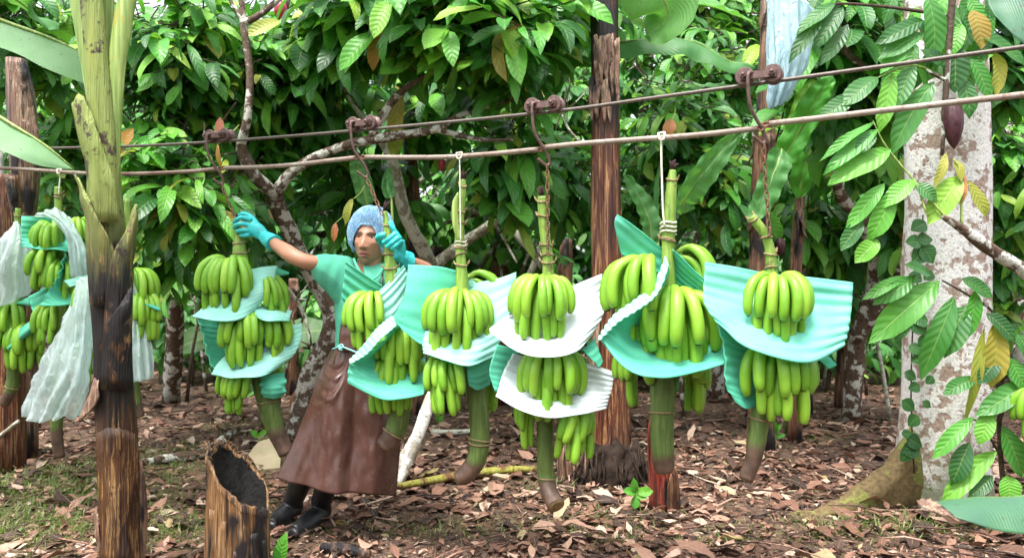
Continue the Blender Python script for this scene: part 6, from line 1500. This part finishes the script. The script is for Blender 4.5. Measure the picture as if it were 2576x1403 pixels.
boot(JT['rk'] + Vector((0, 0, .0)), P(736, 1262, 3.94), gp(742, 1306), gp(706, 1322), gp(682, 1336))
boot(JT['lk'] + Vector((0, 0, .0)), P(808, 1262, 3.86), gp(812, 1318), gp(768, 1340), gp(738, 1352))

# ------------------------------------------------------------------ near sprays of leaves, seedlings, pods, fallen things
_lk = [0]
def leaf_px(parent, base, tip, w, Y, mat, up=(0, -.9, .6), dy=-.05, droop=.35, fold=.2):
    _lk[0] += 1; k = _lk[0]
    a = P(base[0], base[1], Y); b = P(tip[0], tip[1], Y + dy); d = b - a; L = d.length * 1.06
    V, F, U = leaf_arrays(L, PX(w, Y), 9, 2, droop=droop, fold=fold, wave=.022, twist=random.uniform(-.2, .2), seed=900 + k, broad=.5)
    rm = rotmats(np.array([d.normalized()]), np.array([Vector(up) + Vector((random.gauss(0, .15), 0, random.gauss(0, .15)))]))[0]
    o = inst('leaf', mesh_np('leaf', V, F, U, np.zeros(len(V)), mat), parent, Matrix.Translation(a) @ Matrix(rm.tolist()).to_4x4())
    return o
def twig(parent, pts, Y, r, mat=None, name='branch'):
    Ys = Y if hasattr(Y, '__len__') else [Y] * len(pts)
    rr = r if hasattr(r, '__len__') else [r] * len(pts)
    return MB().tube([P(a, b, y) for (a, b), y in zip(pts, Ys)], rr, 8, n=len(pts) * 4, wob=.2, seed=_lk[0]).build(name, mat or M_bark_dark, parent)
LG, GR, DK, YE, ORG = M_leaf_lime, M_leaf_mid, M_leaf_dark, M_leaf_yellow, M_leaf_orange
# the spray of leaves in front of the lichen trunk
cb = thing('cacao_tree', P(2640, 1330, 3.72), 'near cacao tree reaching drooping leaves in from the right edge', 'tree')
twig(cb, [(2640, 1340), (2640, 1000), (2640, 760), (2690, 300), (2600, -100), (2420, -190)], 3.72, [.07, .065, .06, .05, .035, .025], M_bark, 'trunk')
twig(cb, [(2660, 745), (2570, 678), (2470, 612), (2420, 575), (2372, 545)], [3.72, 3.65, 3.6, 3.58, 3.55], [.045, .034, .030, .022, .012], M_bark)
twig(cb, [(2420, -190), (2396, 0), (2384, 160), (2376, 290), (2370, 390)], [3.74, 3.72, 3.7, 3.7, 3.7], [.025, .017, .015, .014, .008], M_bark_dark)
twig(cb, [(2384, 205), (2345, 185), (2330, 175)], 3.7, [.010, .008, .005])
twig(cb, [(2382, 550), (2300, 455), (2230, 370), (2196, 305)], [3.55, 3.6, 3.62, 3.62], [.006, .005, .004, .003], M_petiole)
twig(cb, [(2420, 575), (2415, 440), (2400, 400)], 3.58, [.007, .005, .004], M_petiole)
twig(cb, [(2330, 535), (2300, 460), (2245, 480), (2170, 555)], [3.56, 3.6, 3.6, 3.6], [.005, .005, .004, .003], M_petiole)
for (a, b, w, m) in [((2198, 307), (2070, 385), 26, LG), ((2208, 325), (2080, 420), 42, LG), ((2238, 375), (2095, 447), 64, LG), ((2297, 450), (2232, 512), 48, LG), ((2225, 460), (2135, 566), 42, LG), ((2246, 480), (2192, 597), 56, LG), ((2172, 556), (2122, 622), 42, GR), ((2206, 600), (2160, 655), 48, LG), ((2296, 462), (2362, 497), 40, GR),
                     ((2415, 440), (2345, 552), 66, M_leaf_light), ((2384, 385), (2352, 462), 24, YE), ((2402, 402), (2424, 448), 30, YE), ((2425, 440), (2430, 502), 16, ORG), ((2437, 455), (2488, 542), 36, YE), ((2200, 330), (2160, 380), 40, GR)]:
    leaf_px(cb, a, b, w, 3.6, m)
for (a, b, w, m) in [((2338, -10), (2352, 142), 62, GR), ((2348, 205), (2256, 372), 62, GR), ((2300, 165), (2255, 262), 50, DK), ((2394, 112), (2412, 222), 66, DK), ((2212, 195), (2112, 252), 56, GR), ((2246, 185), (2216, 320), 46, LG), ((2325, 55), (2210, 90), 46, DK), ((2462, 85), (2592, 150), 62, GR), ((2450, 25), (2474, 112), 60, YE), ((2142, 238), (2068, 290), 50, GR), ((2330, 85), (2216, 130), 50, GR), ((2500, 130), (2520, 230), 46, YE),
                     ((2420, 60), (2400, 130), 40, LG), ((2120, 20), (2050, 110), 44, DK), ((2100, 10), (2010, 70), 40, DK), ((2075, 30), (1990, 140), 42, DK), ((2130, 60), (2070, 150), 40, DK), ((2390, 180), (2330, 120), 40, DK), ((2300, 120), (2220, 170), 46, LG), ((2440, 150), (2500, 240), 50, GR), ((2420, 190), (2440, 290), 44, DK)]:
    leaf_px(cb, a, b, w, 3.72, m)
twig(cb, [(2380, 40), (2250, 20), (2110, 10), (2060, 30)], 3.78, [.010, .008, .006, .004])
twig(cb, [(2384, 200), (2300, 165), (2220, 190), (2142, 238)], 3.74, [.007, .006, .004, .003], M_petiole)
def pod(parent, px, py, h, w, Y, mat, tilt=0.0, name='cacao_pod'):
    c = P(px, py, Y); L = PX(h, Y); r = PX(w, Y) / 2; vs, fs = [], []; n, m = 30, 18
    for j in range(m + 1):
        f = j / m; rr = r * (math.sin(PI * min(1, f * .96 + .04)) ** .62) * (1 - .30 * f) * 1.12
        if f > .9: rr *= 1 - (f - .9) * 5
        for k in range(n):
            a = 2 * PI * k / n; q = rr * (1 + .07 * math.cos(a * 10)) + .0006
            vs.append(c + Vector((math.cos(a) * q + tilt * f * L, math.sin(a) * q, -f * L)))
    for j in range(m):
        for k in range(n): k2 = (k + 1) % n; fs.append((j * n + k, j * n + k2, (j + 1) * n + k2, (j + 1) * n + k))
    fs.append(tuple(range(n))); mb = MB(); mb.add(vs, fs)
    if parent is not None: return mb.build(name, mat, parent)
    return mb.build(name, mat, origin=c)
M_pod_dark = simple('pod_dark', (.055, .016, .022), .42, .45, 0, 40, .4, .5, .004); M_pod_red = simple('pod_red', (.33, .02, .045), .4, .45, 0, 40, .4, .5, .004)
pod(cb, 2396, 248, 128, 46, 3.68, M_pod_dark, .03)
tag(pod(None, 706, 2, 54, 32, 5.6, M_pod_red), 'red ridged cacao pod hanging at the top left of centre', 'cacao pod')
tag(pod(None, 728, -12, 50, 30, 5.75, M_pod_dark), 'dark cacao pod beside the red one', 'cacao pod')
tag(pod(None, 1112, 396, 36, 16, 5.6, M_pod_red), 'small dark red pod below the arching branch', 'cacao pod')
tag(pod(None, 1962, 598, 46, 26, 5.8, M_pod_dark), 'dark pod behind the sixth bunch\'s stalk', 'cacao pod')
# leafy sapling at the lower right
sp = thing('sapling', P(2540, 1320, 3.75), 'leafy sapling with yellowing leaves at the lower right', 'sapling')
twig(sp, [(2545, 1340), (2520, 1180), (2512, 1000), (2508, 880), (2500, 790), (2440, 745), (2370, 705)], 3.72, [.014, .012, .010, .008, .007, .006, .004])
twig(sp, [(2512, 1000), (2540, 900), (2570, 840)], 3.72, [.007, .006, .004]); twig(sp, [(2520, 1150), (2470, 1070), (2440, 1050)], 3.7, [.006, .005, .003]); twig(sp, [(2515, 1060), (2540, 1000), (2580, 960)], 3.7, [.006, .005, .003])
for (a, b, w, m) in [((2365, 708), (2200, 846), 78, GR), ((2396, 744), (2332, 946), 62, GR), ((2432, 770), (2380, 888), 68, GR), ((2280, 700), (2178, 738), 32, GR), ((2477, 820), (2450, 1062), 30, YE), ((2497, 812), (2512, 972), 66, YE), ((2585, 955), (2465, 1032), 56, GR), ((2492, 1030), (2466, 1112), 46, LG), ((2452, 1052), (2352, 1142), 42, LG), ((2512, 1140), (2374, 1262), 52, LG), ((2520, 1070), (2585, 1200), 64, GR), ((2530, 1195), (2548, 1262), 56, LG), ((2452, 948), (2384, 986), 40, GR), ((2442, 1115), (2398, 1212), 52, DK), ((2480, 790), (2560, 850), 50, DK), ((2540, 900), (2590, 980), 50, GR), ((2300, 760), (2262, 850), 30, DK), ((2340, 690), (2290, 660), 40, DK), ((2420, 700), (2500, 740), 44, GR), ((2450, 730), (2440, 850), 44, LG), ((2510, 900), (2470, 960), 44, DK), ((2500, 1200), (2440, 1240), 40, DK), ((2560, 840), (2600, 900), 50, GR), ((2300, 690), (2210, 760), 44, GR)]:
    leaf_px(sp, a, b, w, 3.66, m)
# broad banana leaves close to the lens at the right edge
rp = thing('banana_plant', P(3250, 1950, 1.9), 'near banana plant beyond the right edge, leaf ends hanging in', 'banana plant')
pseudostem(rp, [(3250, 1946, 70), (3250, 1000, 60), (3240, 0, 50), (3230, -600, 44)], 1.9, M_stem_front, seed=31)
def near_blade(rows, Y, mat, seed):
    g = crumple(grid_px(rows, Y, 30, 14), .006, 8, seed); uvs = [(i / 30, j / 14 * 2 - 1, 0) for j in range(15) for i in range(31)]
    return MB().sheet(g, .0012).build('leaf_blade', mat, rp)
nb_ = mat_leaf('near_leaf', [(0, (.045, .13, .085)), (1, (.06, .16, .10))], rough=.4, veins=40, trans=.2, quilt=.2)
near_blade([[(2316, 1262, 0), (2400, 1254, 0), (2500, 1246, 0), (2620, 1240, 0), (2900, 1230, .05)], [(2330, 1268, -.03), (2410, 1272, -.05), (2510, 1280, -.06), (2620, 1290, -.06), (2900, 1300, 0)], [(2336, 1274, -.05), (2420, 1306, -.09), (2510, 1332, -.10), (2620, 1346, -.10), (2900, 1380, -.05)]], 1.9, nb_, 1)
sheath(rp, [[(2306, 1256, -.01), (2350, 1257, -.01)], [(2312, 1266, -.03), (2380, 1280, -.05)], [(2330, 1278, -.055), (2420, 1312, -.095)]], 1.885, M_stem_dry, 'withered_tip', thick=.002, amp=.003, nu=8)
near_blade([[(2470, -40, 0), (2560, -70, 0), (2700, -100, 0), (2950, -140, 0)], [(2488, 10, -.02), (2570, 20, -.04), (2700, 30, -.05), (2950, 30, 0)], [(2505, 40, -.05), (2576, 108, -.08), (2680, 160, -.08), (2950, 220, -.03)]], 1.8, nb_, 2)
# seedlings
def seedling(label, px, py, leaves, mat, r=.004, name='seedling'):
    b = G(px, py); b.z = ground_z(b.x, b.y); t = thing(name, b, label, 'seedling'); Y = b.y
    top = leaves[0][0]
    MB().tube([b, (b + P(top[0], top[1], Y)) / 2 + Vector((.005, 0, 0)), P(top[0], top[1], Y)], [r, r * .9, r * .7], 6, n=8).build('stem', M_petiole, t)
    for a, c, w in leaves: leaf_px(t, a, c, w, Y, mat, dy=-.03)
    return t
seedling('bright green star-leaved seedling at the foot of the red-brown stem', 1612, 1278, [((1600, 1240), (1596, 1205), 20), ((1600, 1240), (1572, 1232), 24), ((1602, 1240), (1640, 1232), 26), ((1600, 1244), (1598, 1278), 24), ((1602, 1246), (1624, 1250), 18)], LG)
seedling('pink young leaves on a thin seedling behind the first bunch', 752, 1082, [((747, 1062), (742, 985), 30), ((748, 1064), (756, 1000), 22), ((748, 1070), (764, 1030), 18)], M_leaf_pink)
seedling('single bright green leaf standing at the bottom beside the stump', 703, 1440, [((703, 1425), (711, 1346), 34), ((703, 1425), (692, 1382), 20)], LG)
seedling('small weed growing right of the sixth bunch\'s stalk end', 1952, 1125, [((1948, 1090), (1930, 1068), 12), ((1948, 1090), (1966, 1066), 12), ((1950, 1100), (1974, 1092), 12), ((1948, 1096), (1926, 1100), 12), ((1950, 1092), (1950, 1060), 12)], LG)
seedling('low weed left of the white lichen trunk', 2180, 925, [((2180, 880), (2150, 866), 22), ((2180, 880), (2206, 862), 22), ((2182, 890), (2216, 896), 20), ((2180, 885), (2160, 900), 18), ((2180, 876), (2184, 846), 18)], GR)
seedling('low green weed behind the sixth bunch at right', 2120, 950, [((2112, 905), (2080, 890), 20), ((2112, 905), (2140, 880), 22), ((2114, 915), (2150, 920), 20), ((2112, 900), (2110, 868), 18)], GR)
seedling('small weed at the foot of the lichen trunk', 2365, 1290, [((2362, 1240), (2345, 1225), 14), ((2362, 1240), (2384, 1222), 16), ((2364, 1248), (2386, 1250), 14), ((2362, 1250), (2344, 1256), 14)], LG)
seedling('pale weed beside the cut stump', 655, 1150, [((650, 1100), (632, 1082), 16), ((650, 1100), (668, 1080), 16), ((650, 1106), (676, 1104), 14)], LG)
seedling('leafy weed right of the front stem near the leaf litter', 385, 930, [((384, 890), (360, 874), 20), ((384, 890), (412, 876), 20), ((386, 896), (420, 900), 18), ((384, 892), (372, 912), 16)], GR)
seedling('small sprig at the foot of the white leaning pole', 1104, 1085, [((1104, 1060), (1100, 1038), 14), ((1104, 1062), (1114, 1042), 12)], LG)
# fallen things
def on_ground(pts, lift=.0):
    out = []
    for a, b in pts:
        v = G(a, b); v.z = ground_z(v.x, v.y) + lift; out.append(v)
    return out
q = on_ground([(1000, 1232), (1090, 1216), (1180, 1204), (1270, 1196), (1345, 1190)], .035)
tag(MB().tube(q, [.022, .030, .034, .033, .024], 12, n=30, wob=.12, seed=4, flat=.8).build('fallen_stalk', mat_stem('stalk_yellow', (.17, .17, .03), (.30, .30, .05), (.46, .38, .10), black=(.16, .07, .03)), origin=q[0]), 'yellow-green cut stalk lying on the leaves behind the third bunch', 'stalk')
q = [P(1105, 950, 5.05), P(1082, 1010, 4.95), P(1046, 1105, 4.8), P(1020, 1160, 4.74), P(998, 1222, 4.66)]
tag(MB().tube(q, [.036, .038, .042, .050, .034], 12, n=24, wob=.22, seed=5).build('leaning_pole', mat_bark('pole_white', (.30, .26, .20), (.46, .42, .35), (.78, .77, .72), .44, 14), origin=q[-1]), 'white lichen-covered pole leaning behind the apron', 'pole')
q = on_ground([(1085, 1092), (1150, 1094), (1220, 1092)], .03)
tag(MB().tube(q, [.02, .022, .018], 8, n=10, wob=.2).build('fallen_pole', M_bark_pale, origin=q[0]), 'pale stick lying flat behind the third bunch', 'stick')
q = on_ground([(812, 1392), (860, 1400), (930, 1412)], .03)
tag(MB().tube(q, [.024, .026, .02], 8, n=10, wob=.25).build('fallen_pole', M_stem_dry, origin=q[0]), 'tan stick lying at the bottom edge below the boots', 'stick')
q = on_ground([(330, 1180), (420, 1165), (520, 1150), (560, 1120), (600, 1095)], .04)
tag(MB().tube(q, [.02, .03, .034, .03, .02], 9, n=20, wob=.3).build('fallen_branch', M_bark, origin=q[0]), 'mossy fallen branch between the front stem and the cut stump', 'branch')
q = [P(-30, 1120, 4.9), P(20, 1080, 4.9), P(48, 1058, 4.9)]
tag(MB().tube(q, .012, 7, n=8).build('fallen_pole', M_bark_pale, origin=q[0]), 'thin pale pole leaning at the far left edge', 'stick')
q = [P(2, 760, 5.2), P(8, 620, 5.2), P(4, 480, 5.2), P(-8, 380, 5.2)]; q = [Vector((q[0].x, 5.2, 0))] + q
tag(MB().tube(q, .034, 9, n=16, wob=.06).build('prop_pole', simple('weathered_pole', (.34, .33, .31), .8, .2, 0, 20, .3, .4), origin=q[0]), 'grey upright prop pole at the left edge', 'pole')
def dry_sheet(label, rows, Y, mat, seed, name='dry_banana_leaf', cat='dry leaf'):
    g = crumple(grid_px(rows, Y, 22, 12), .02, 7, seed); c = rows[-1][1]
    uvs = [(i / 22, j / 12 * 2 - 1, 0) for j in range(13) for i in range(23)]
    mb = MB(); mb.sheet(g, 0, uvs=uvs); return tag(mb.build(name, mat, origin=P(c[0], c[1], Y + c[2])), label, cat)
tan = mat_leaf('dry_banana_leaf', [(0, (.34, .25, .16)), (1, (.46, .36, .25))], rough=.6, veins=26, trans=.3, quilt=.5, rib=(.5, .42, .3))
grn = mat_leaf('fallen_green_leaf', [(0, (.05, .12, .035)), (1, (.08, .16, .05))], rough=.5, veins=26, trans=.2, quilt=.4)
dry_sheet('torn tan banana leaf lying right behind the cut stump', [[(622, 1140, .05), (650, 1112, .1), (690, 1098, .15)], [(640, 1165, -.02), (668, 1148, .02), (705, 1140, .06)], [(655, 1192, -.08), (676, 1196, -.08), (704, 1180, -.02)]], 5.05, tan, 1)
dry_sheet('second shredded tan leaf strip behind the cut stump', [[(645, 1100, .1), (670, 1120, .1), (688, 1160, .02)], [(660, 1094, .1), (690, 1118, .08), (706, 1172, 0)]], 5.2, tan, 2)
dry_sheet('pale fallen banana leaf lying at the left edge', [[(-40, 1100, .2), (20, 1088, .2), (92, 1085, .2)], [(-40, 1130, 0), (20, 1118, .0), (90, 1108, .02)], [(-40, 1165, -.2), (10, 1150, -.15), (60, 1130, -.1)]], 5.5, tan, 3)
dry_sheet('dark green fallen banana leaf right of the front stem', [[(425, 880, .1), (460, 840, .1), (510, 806, .1)], [(440, 885, .0), (480, 862, .02), (524, 850, .05)], [(445, 890, -.06), (490, 885, -.05), (526, 872, 0)]], 8.0, grn, 4)
dry_sheet('dark green fallen banana leaf behind the first bunch', [[(720, 815, .1), (765, 800, .1), (820, 805, .1)], [(722, 850, .0), (770, 835, .0), (825, 830, .0)], [(730, 875, -.1), (775, 868, -.1), (828, 850, -.1)]], 8.0, grn, 5)
for k, (a, b, w, m, lab) in enumerate([((1345, 1318), (1412, 1312), 22, LG, 'fresh green leaf fallen below the fourth bunch'), ((878, 1318), (842, 1310), 26, YE, 'yellow leaf fallen beside the right boot'), ((300, 388), (326, 322), 36, ORG, 'orange dying leaf beside the front stem at cable height'), ((556, 352), (552, 296), 24, M_leaf_pink, 'reddish bract standing behind the leftmost trolley'), ((548, 362), (548, 420), 14, ORG, 'orange leaf hanging below the leftmost trolley'), ((1720, 1268), (1692, 1276), 20, YE, 'small yellow leaf on the ground by the red stump'), ((1010, 238), (985, 345), 46, YE, 'large yellow leaf above the second trolley'), ((1005, 300), (985, 390), 40, YE, 'yellow-green leaf hanging behind the second trolley'), ((890, 500), (862, 560), 24, YE, 'mottled yellow leaf left of the hair net'), ((845, 560), (838, 605), 18, ORG, 'orange leaf above the worker\'s shoulder'), ((420, 590), (408, 632), 22, YE, 'pale withered leaf right of the front stem'), ((1690, 300), (1676, 340), 34, ORG, 'brownish young leaves left of the largest trolley')]):
    Y = {0: G(1, 1318).y, 1: G(1, 1318).y, 5: G(1, 1272).y}.get(k, [0, 0, 4.6, 4.0, 4.0, 0, 5.2, 5.3, 5.0, 5.2, 4.8, 5.4][k])
    lift = .03 if k in (0, 1, 5) else 0
    A = P(a[0], a[1], Y) + Vector((0, 0, lift)); t = thing('fallen_leaf' if lift else 'hanging_leaf', A, lab, 'leaf')
    leaf_px(t, a, b, w, Y, m, up=(0, -.25, 1) if lift else (0, -1, .3), dy=-.02)
    if not lift: MB().tube([A, A + Vector((.03, .05, .04)), A + Vector((.05, .12, .10))], .003, 5, n=6).build('stalk', M_petiole, t)
# more drooping leaves over the top of the lichen trunk
for k in range(34):
    x = random.uniform(2250, 2500); y = random.uniform(-30, 190); a = random.uniform(-.9, .9); L = random.uniform(60, 120)
    leaf_px(cb, (x, y), (x + math.sin(a) * L, y + math.cos(a) * L), random.uniform(28, 50), random.uniform(3.8, 4.0), random.choice((GR, DK, GR, LG)))
# undergrowth between the far trunks
near = [(30, 9.0, .8), (210, 8.8, .7), (480, 9.2, .8), (640, 8.6, .6), (860, 9.0, .7), (960, 8.4, .55), (1180, 8.8, .7), (1340, 8.4, .6), (1480, 9.0, .7), (1640, 8.6, .6), (1760, 9.0, .8), (1900, 8.8, .7), (2080, 8.6, .7), (2230, 9.2, .8), (2480, 8.4, .7), (2570, 8.8, .8)]
names = ['at the left edge behind the bags', 'between the bags and the front stem', 'right of the front stem', 'left of the first bunch', 'behind the worker\'s right shoulder', 'behind the worker', 'behind the third bunch', 'behind the fourth bunch', 'left of the tall red-brown stem', 'right of the tall red-brown stem', 'behind the fifth bunch', 'behind the sixth bunch', 'right of the sixth bunch', 'left of the lichen trunk', 'right of the lichen trunk', 'at the right edge']
def shrub(label, px, Y, s, group):
    x = (px - CX) * Y / FPX
    tree('shrub', label, 'shrub', (x, Y, 0), [([Vector((x, Y, 0)), Vector((x + .05, Y, .5)), Vector((x, Y, 1.1))], [.03, .022, .012])],
         [(Vector((x, Y, 1.0 * s + .25)), (.6 * s + .25, .35, .6 * s), int(34 * s) + 8), (Vector((x + .3, Y - .1, .6 * s)), (.6, .3, .4 * s), int(22 * s))],
         size=.72, mats=(M_leaf_far,), far=True, group=group, bark=M_bark_dark, lpc=(4, 8))
for k, (px, Y, s) in enumerate(near): shrub('low shrub ' + names[k], px, Y, s, 'undergrowth shrubs')
for k in range(22):
    shrub('dark undergrowth bush of the far row closing the view under the trees', -20 + k * 124 + random.uniform(-30, 30), random.uniform(10.8, 13.0), random.uniform(.7, 1.0), 'far row of undergrowth bushes')
# thin bare saplings standing in the shade
for k in range(26):
    px = [350, 400, 470, 520, 640, 700, 760, 850, 900, 1000, 1110, 1150, 1200, 1290, 1330, 1400, 1460, 1590, 1640, 1720, 1800, 1880, 1950, 2070, 2180, 2240][k]; Y = random.uniform(6.8, 10.5); x = (px - CX) * Y / FPX
    h = random.uniform(1.2, 2.2); q = Vector((x, Y, 0)); l = random.uniform(-.35, .35)
    t = thing('thin_sapling', q, 'thin bare sapling stem standing in the shade behind the bunches', 'sapling', 'thin saplings in the shade')
    MB().tube([q, q + Vector((l * .3, 0, h * .35)), q + Vector((l * .7, .05, h * .7)), q + Vector((l, 0, h))], [.02, .016, .012, .006], 6, n=10, wob=.25, seed=k).build('stem', random.choice((M_bark, M_bark_pale, M_bark_dark)), t)
    for j in range(3):
        f = random.uniform(.35, .9); a = q + Vector((l * f, 0, h * f)); dd = Vector((random.choice((-1, 1)) * random.uniform(.15, .5), random.uniform(-.2, .1), random.uniform(.05, .4)))
        MB().tube([a, a + dd * .5 - Vector((0, 0, .02)), a + dd], [.009, .007, .003], 5, n=6).build('twig', M_bark, t)
# bare criss-cross branches in the shade behind the bunches
for k, (pts, Y, r, lab) in enumerate([([(1180, 720), (1260, 600), (1350, 520)], 7.4, .018, 'thin bare branch slanting up behind the third bunch\'s stalk'), ([(1300, 760), (1330, 640), (1420, 560)], 7.0, .016, 'bare branch slanting left of the tall stem'), ([(1170, 520), (1240, 560), (1300, 660)], 6.8, .02, 'lichened branch crossing behind the third bunch\'s stalk'), ([(1120, 560), (1200, 540), (1250, 500), (1290, 440)], 7.0, .015, 'dark thin branch right of the worker\'s glove'), ([(380, 760), (450, 690), (540, 640), (600, 640)], 7.4, .02, 'bare branch low right of the front stem'), ([(700, 700), (760, 780), (790, 900)], 7.6, .022, 'dark branch under the worker\'s sleeve'), ([(2050, 760), (2120, 680), (2200, 640)], 7.0, .02, 'bare branch slanting right of the sixth bunch'), ([(1780, 640), (1860, 560), (1960, 520)], 7.2, .016, 'thin branch behind the sixth bunch\'s stalk'), ([(360, 440), (300, 330), (330, 200)], 6.0, .012, 'thin dark branch beside the front stem top'), ([(830, 240), (880, 330), (905, 420)], 6.2, .014, 'pale thin branch left of the second trolley'), ([(1300, 300), (1340, 200), (1330, 80)], 6.0, .012, 'thin twiggy branch above the third trolley'), ([(1480, 380), (1420, 300), (1440, 180)], 6.2, .012, 'thin pale branch left of the tall stem')]):
    q = [P(a, b, Y + .15 * math.sin(i * 2)) for i, (a, b) in enumerate(pts)]
    t = thing('bare_branch', q[0], lab, 'branch')
    MB().tube(q, [r, r * .8] + [r * .5] * (len(q) - 2), 7, n=14, wob=.25, seed=k).build('limb', M_bark_pale if k % 3 == 2 else M_bark, t)
    for j in range(4):
        f = random.uniform(.3, .9); i = int(f * (len(q) - 1)); a = q[i] * (1 - (f * (len(q) - 1) - i)) + q[i + 1] * (f * (len(q) - 1) - i)
        d = Vector((random.gauss(0, .25), random.gauss(0, .1), random.uniform(.1, .4))); MB().tube([a, a + d * .5 + Vector((.02, 0, 0)), a + d], [r * .45, r * .3, r * .12], 5, n=6).build('twig', M_bark, t)
for k in range(18):
    px, py = random.uniform(330, 2250), random.uniform(120, 560); Y = random.uniform(5.6, 6.6); a = P(px, py, Y)
    if not (masked(a) or 1480 < px < 1570):
        t = thing('bare_branch', a, 'thin crooked bare twig showing among the leaves', 'branch', 'bare twigs among the leaves')
        q = [a]
        for j in range(4): q.append(q[-1] + Vector((random.gauss(0, .09), random.gauss(0, .03), random.uniform(-.02, .16))))
        MB().tube(q, [.008, .0075, .006, .005, .003], 5, n=14, wob=.3, seed=k).build('limb', M_bark_dark, t)
        for j in (1, 2, 3):
            e = Vector((random.gauss(0, .12), 0, random.uniform(-.05, .12))); MB().tube([q[j], q[j] + e * .5 + Vector((0, 0, .012)), q[j] + e], [.004, .003, .0015], 4, n=5).build('twig', M_bark, t)
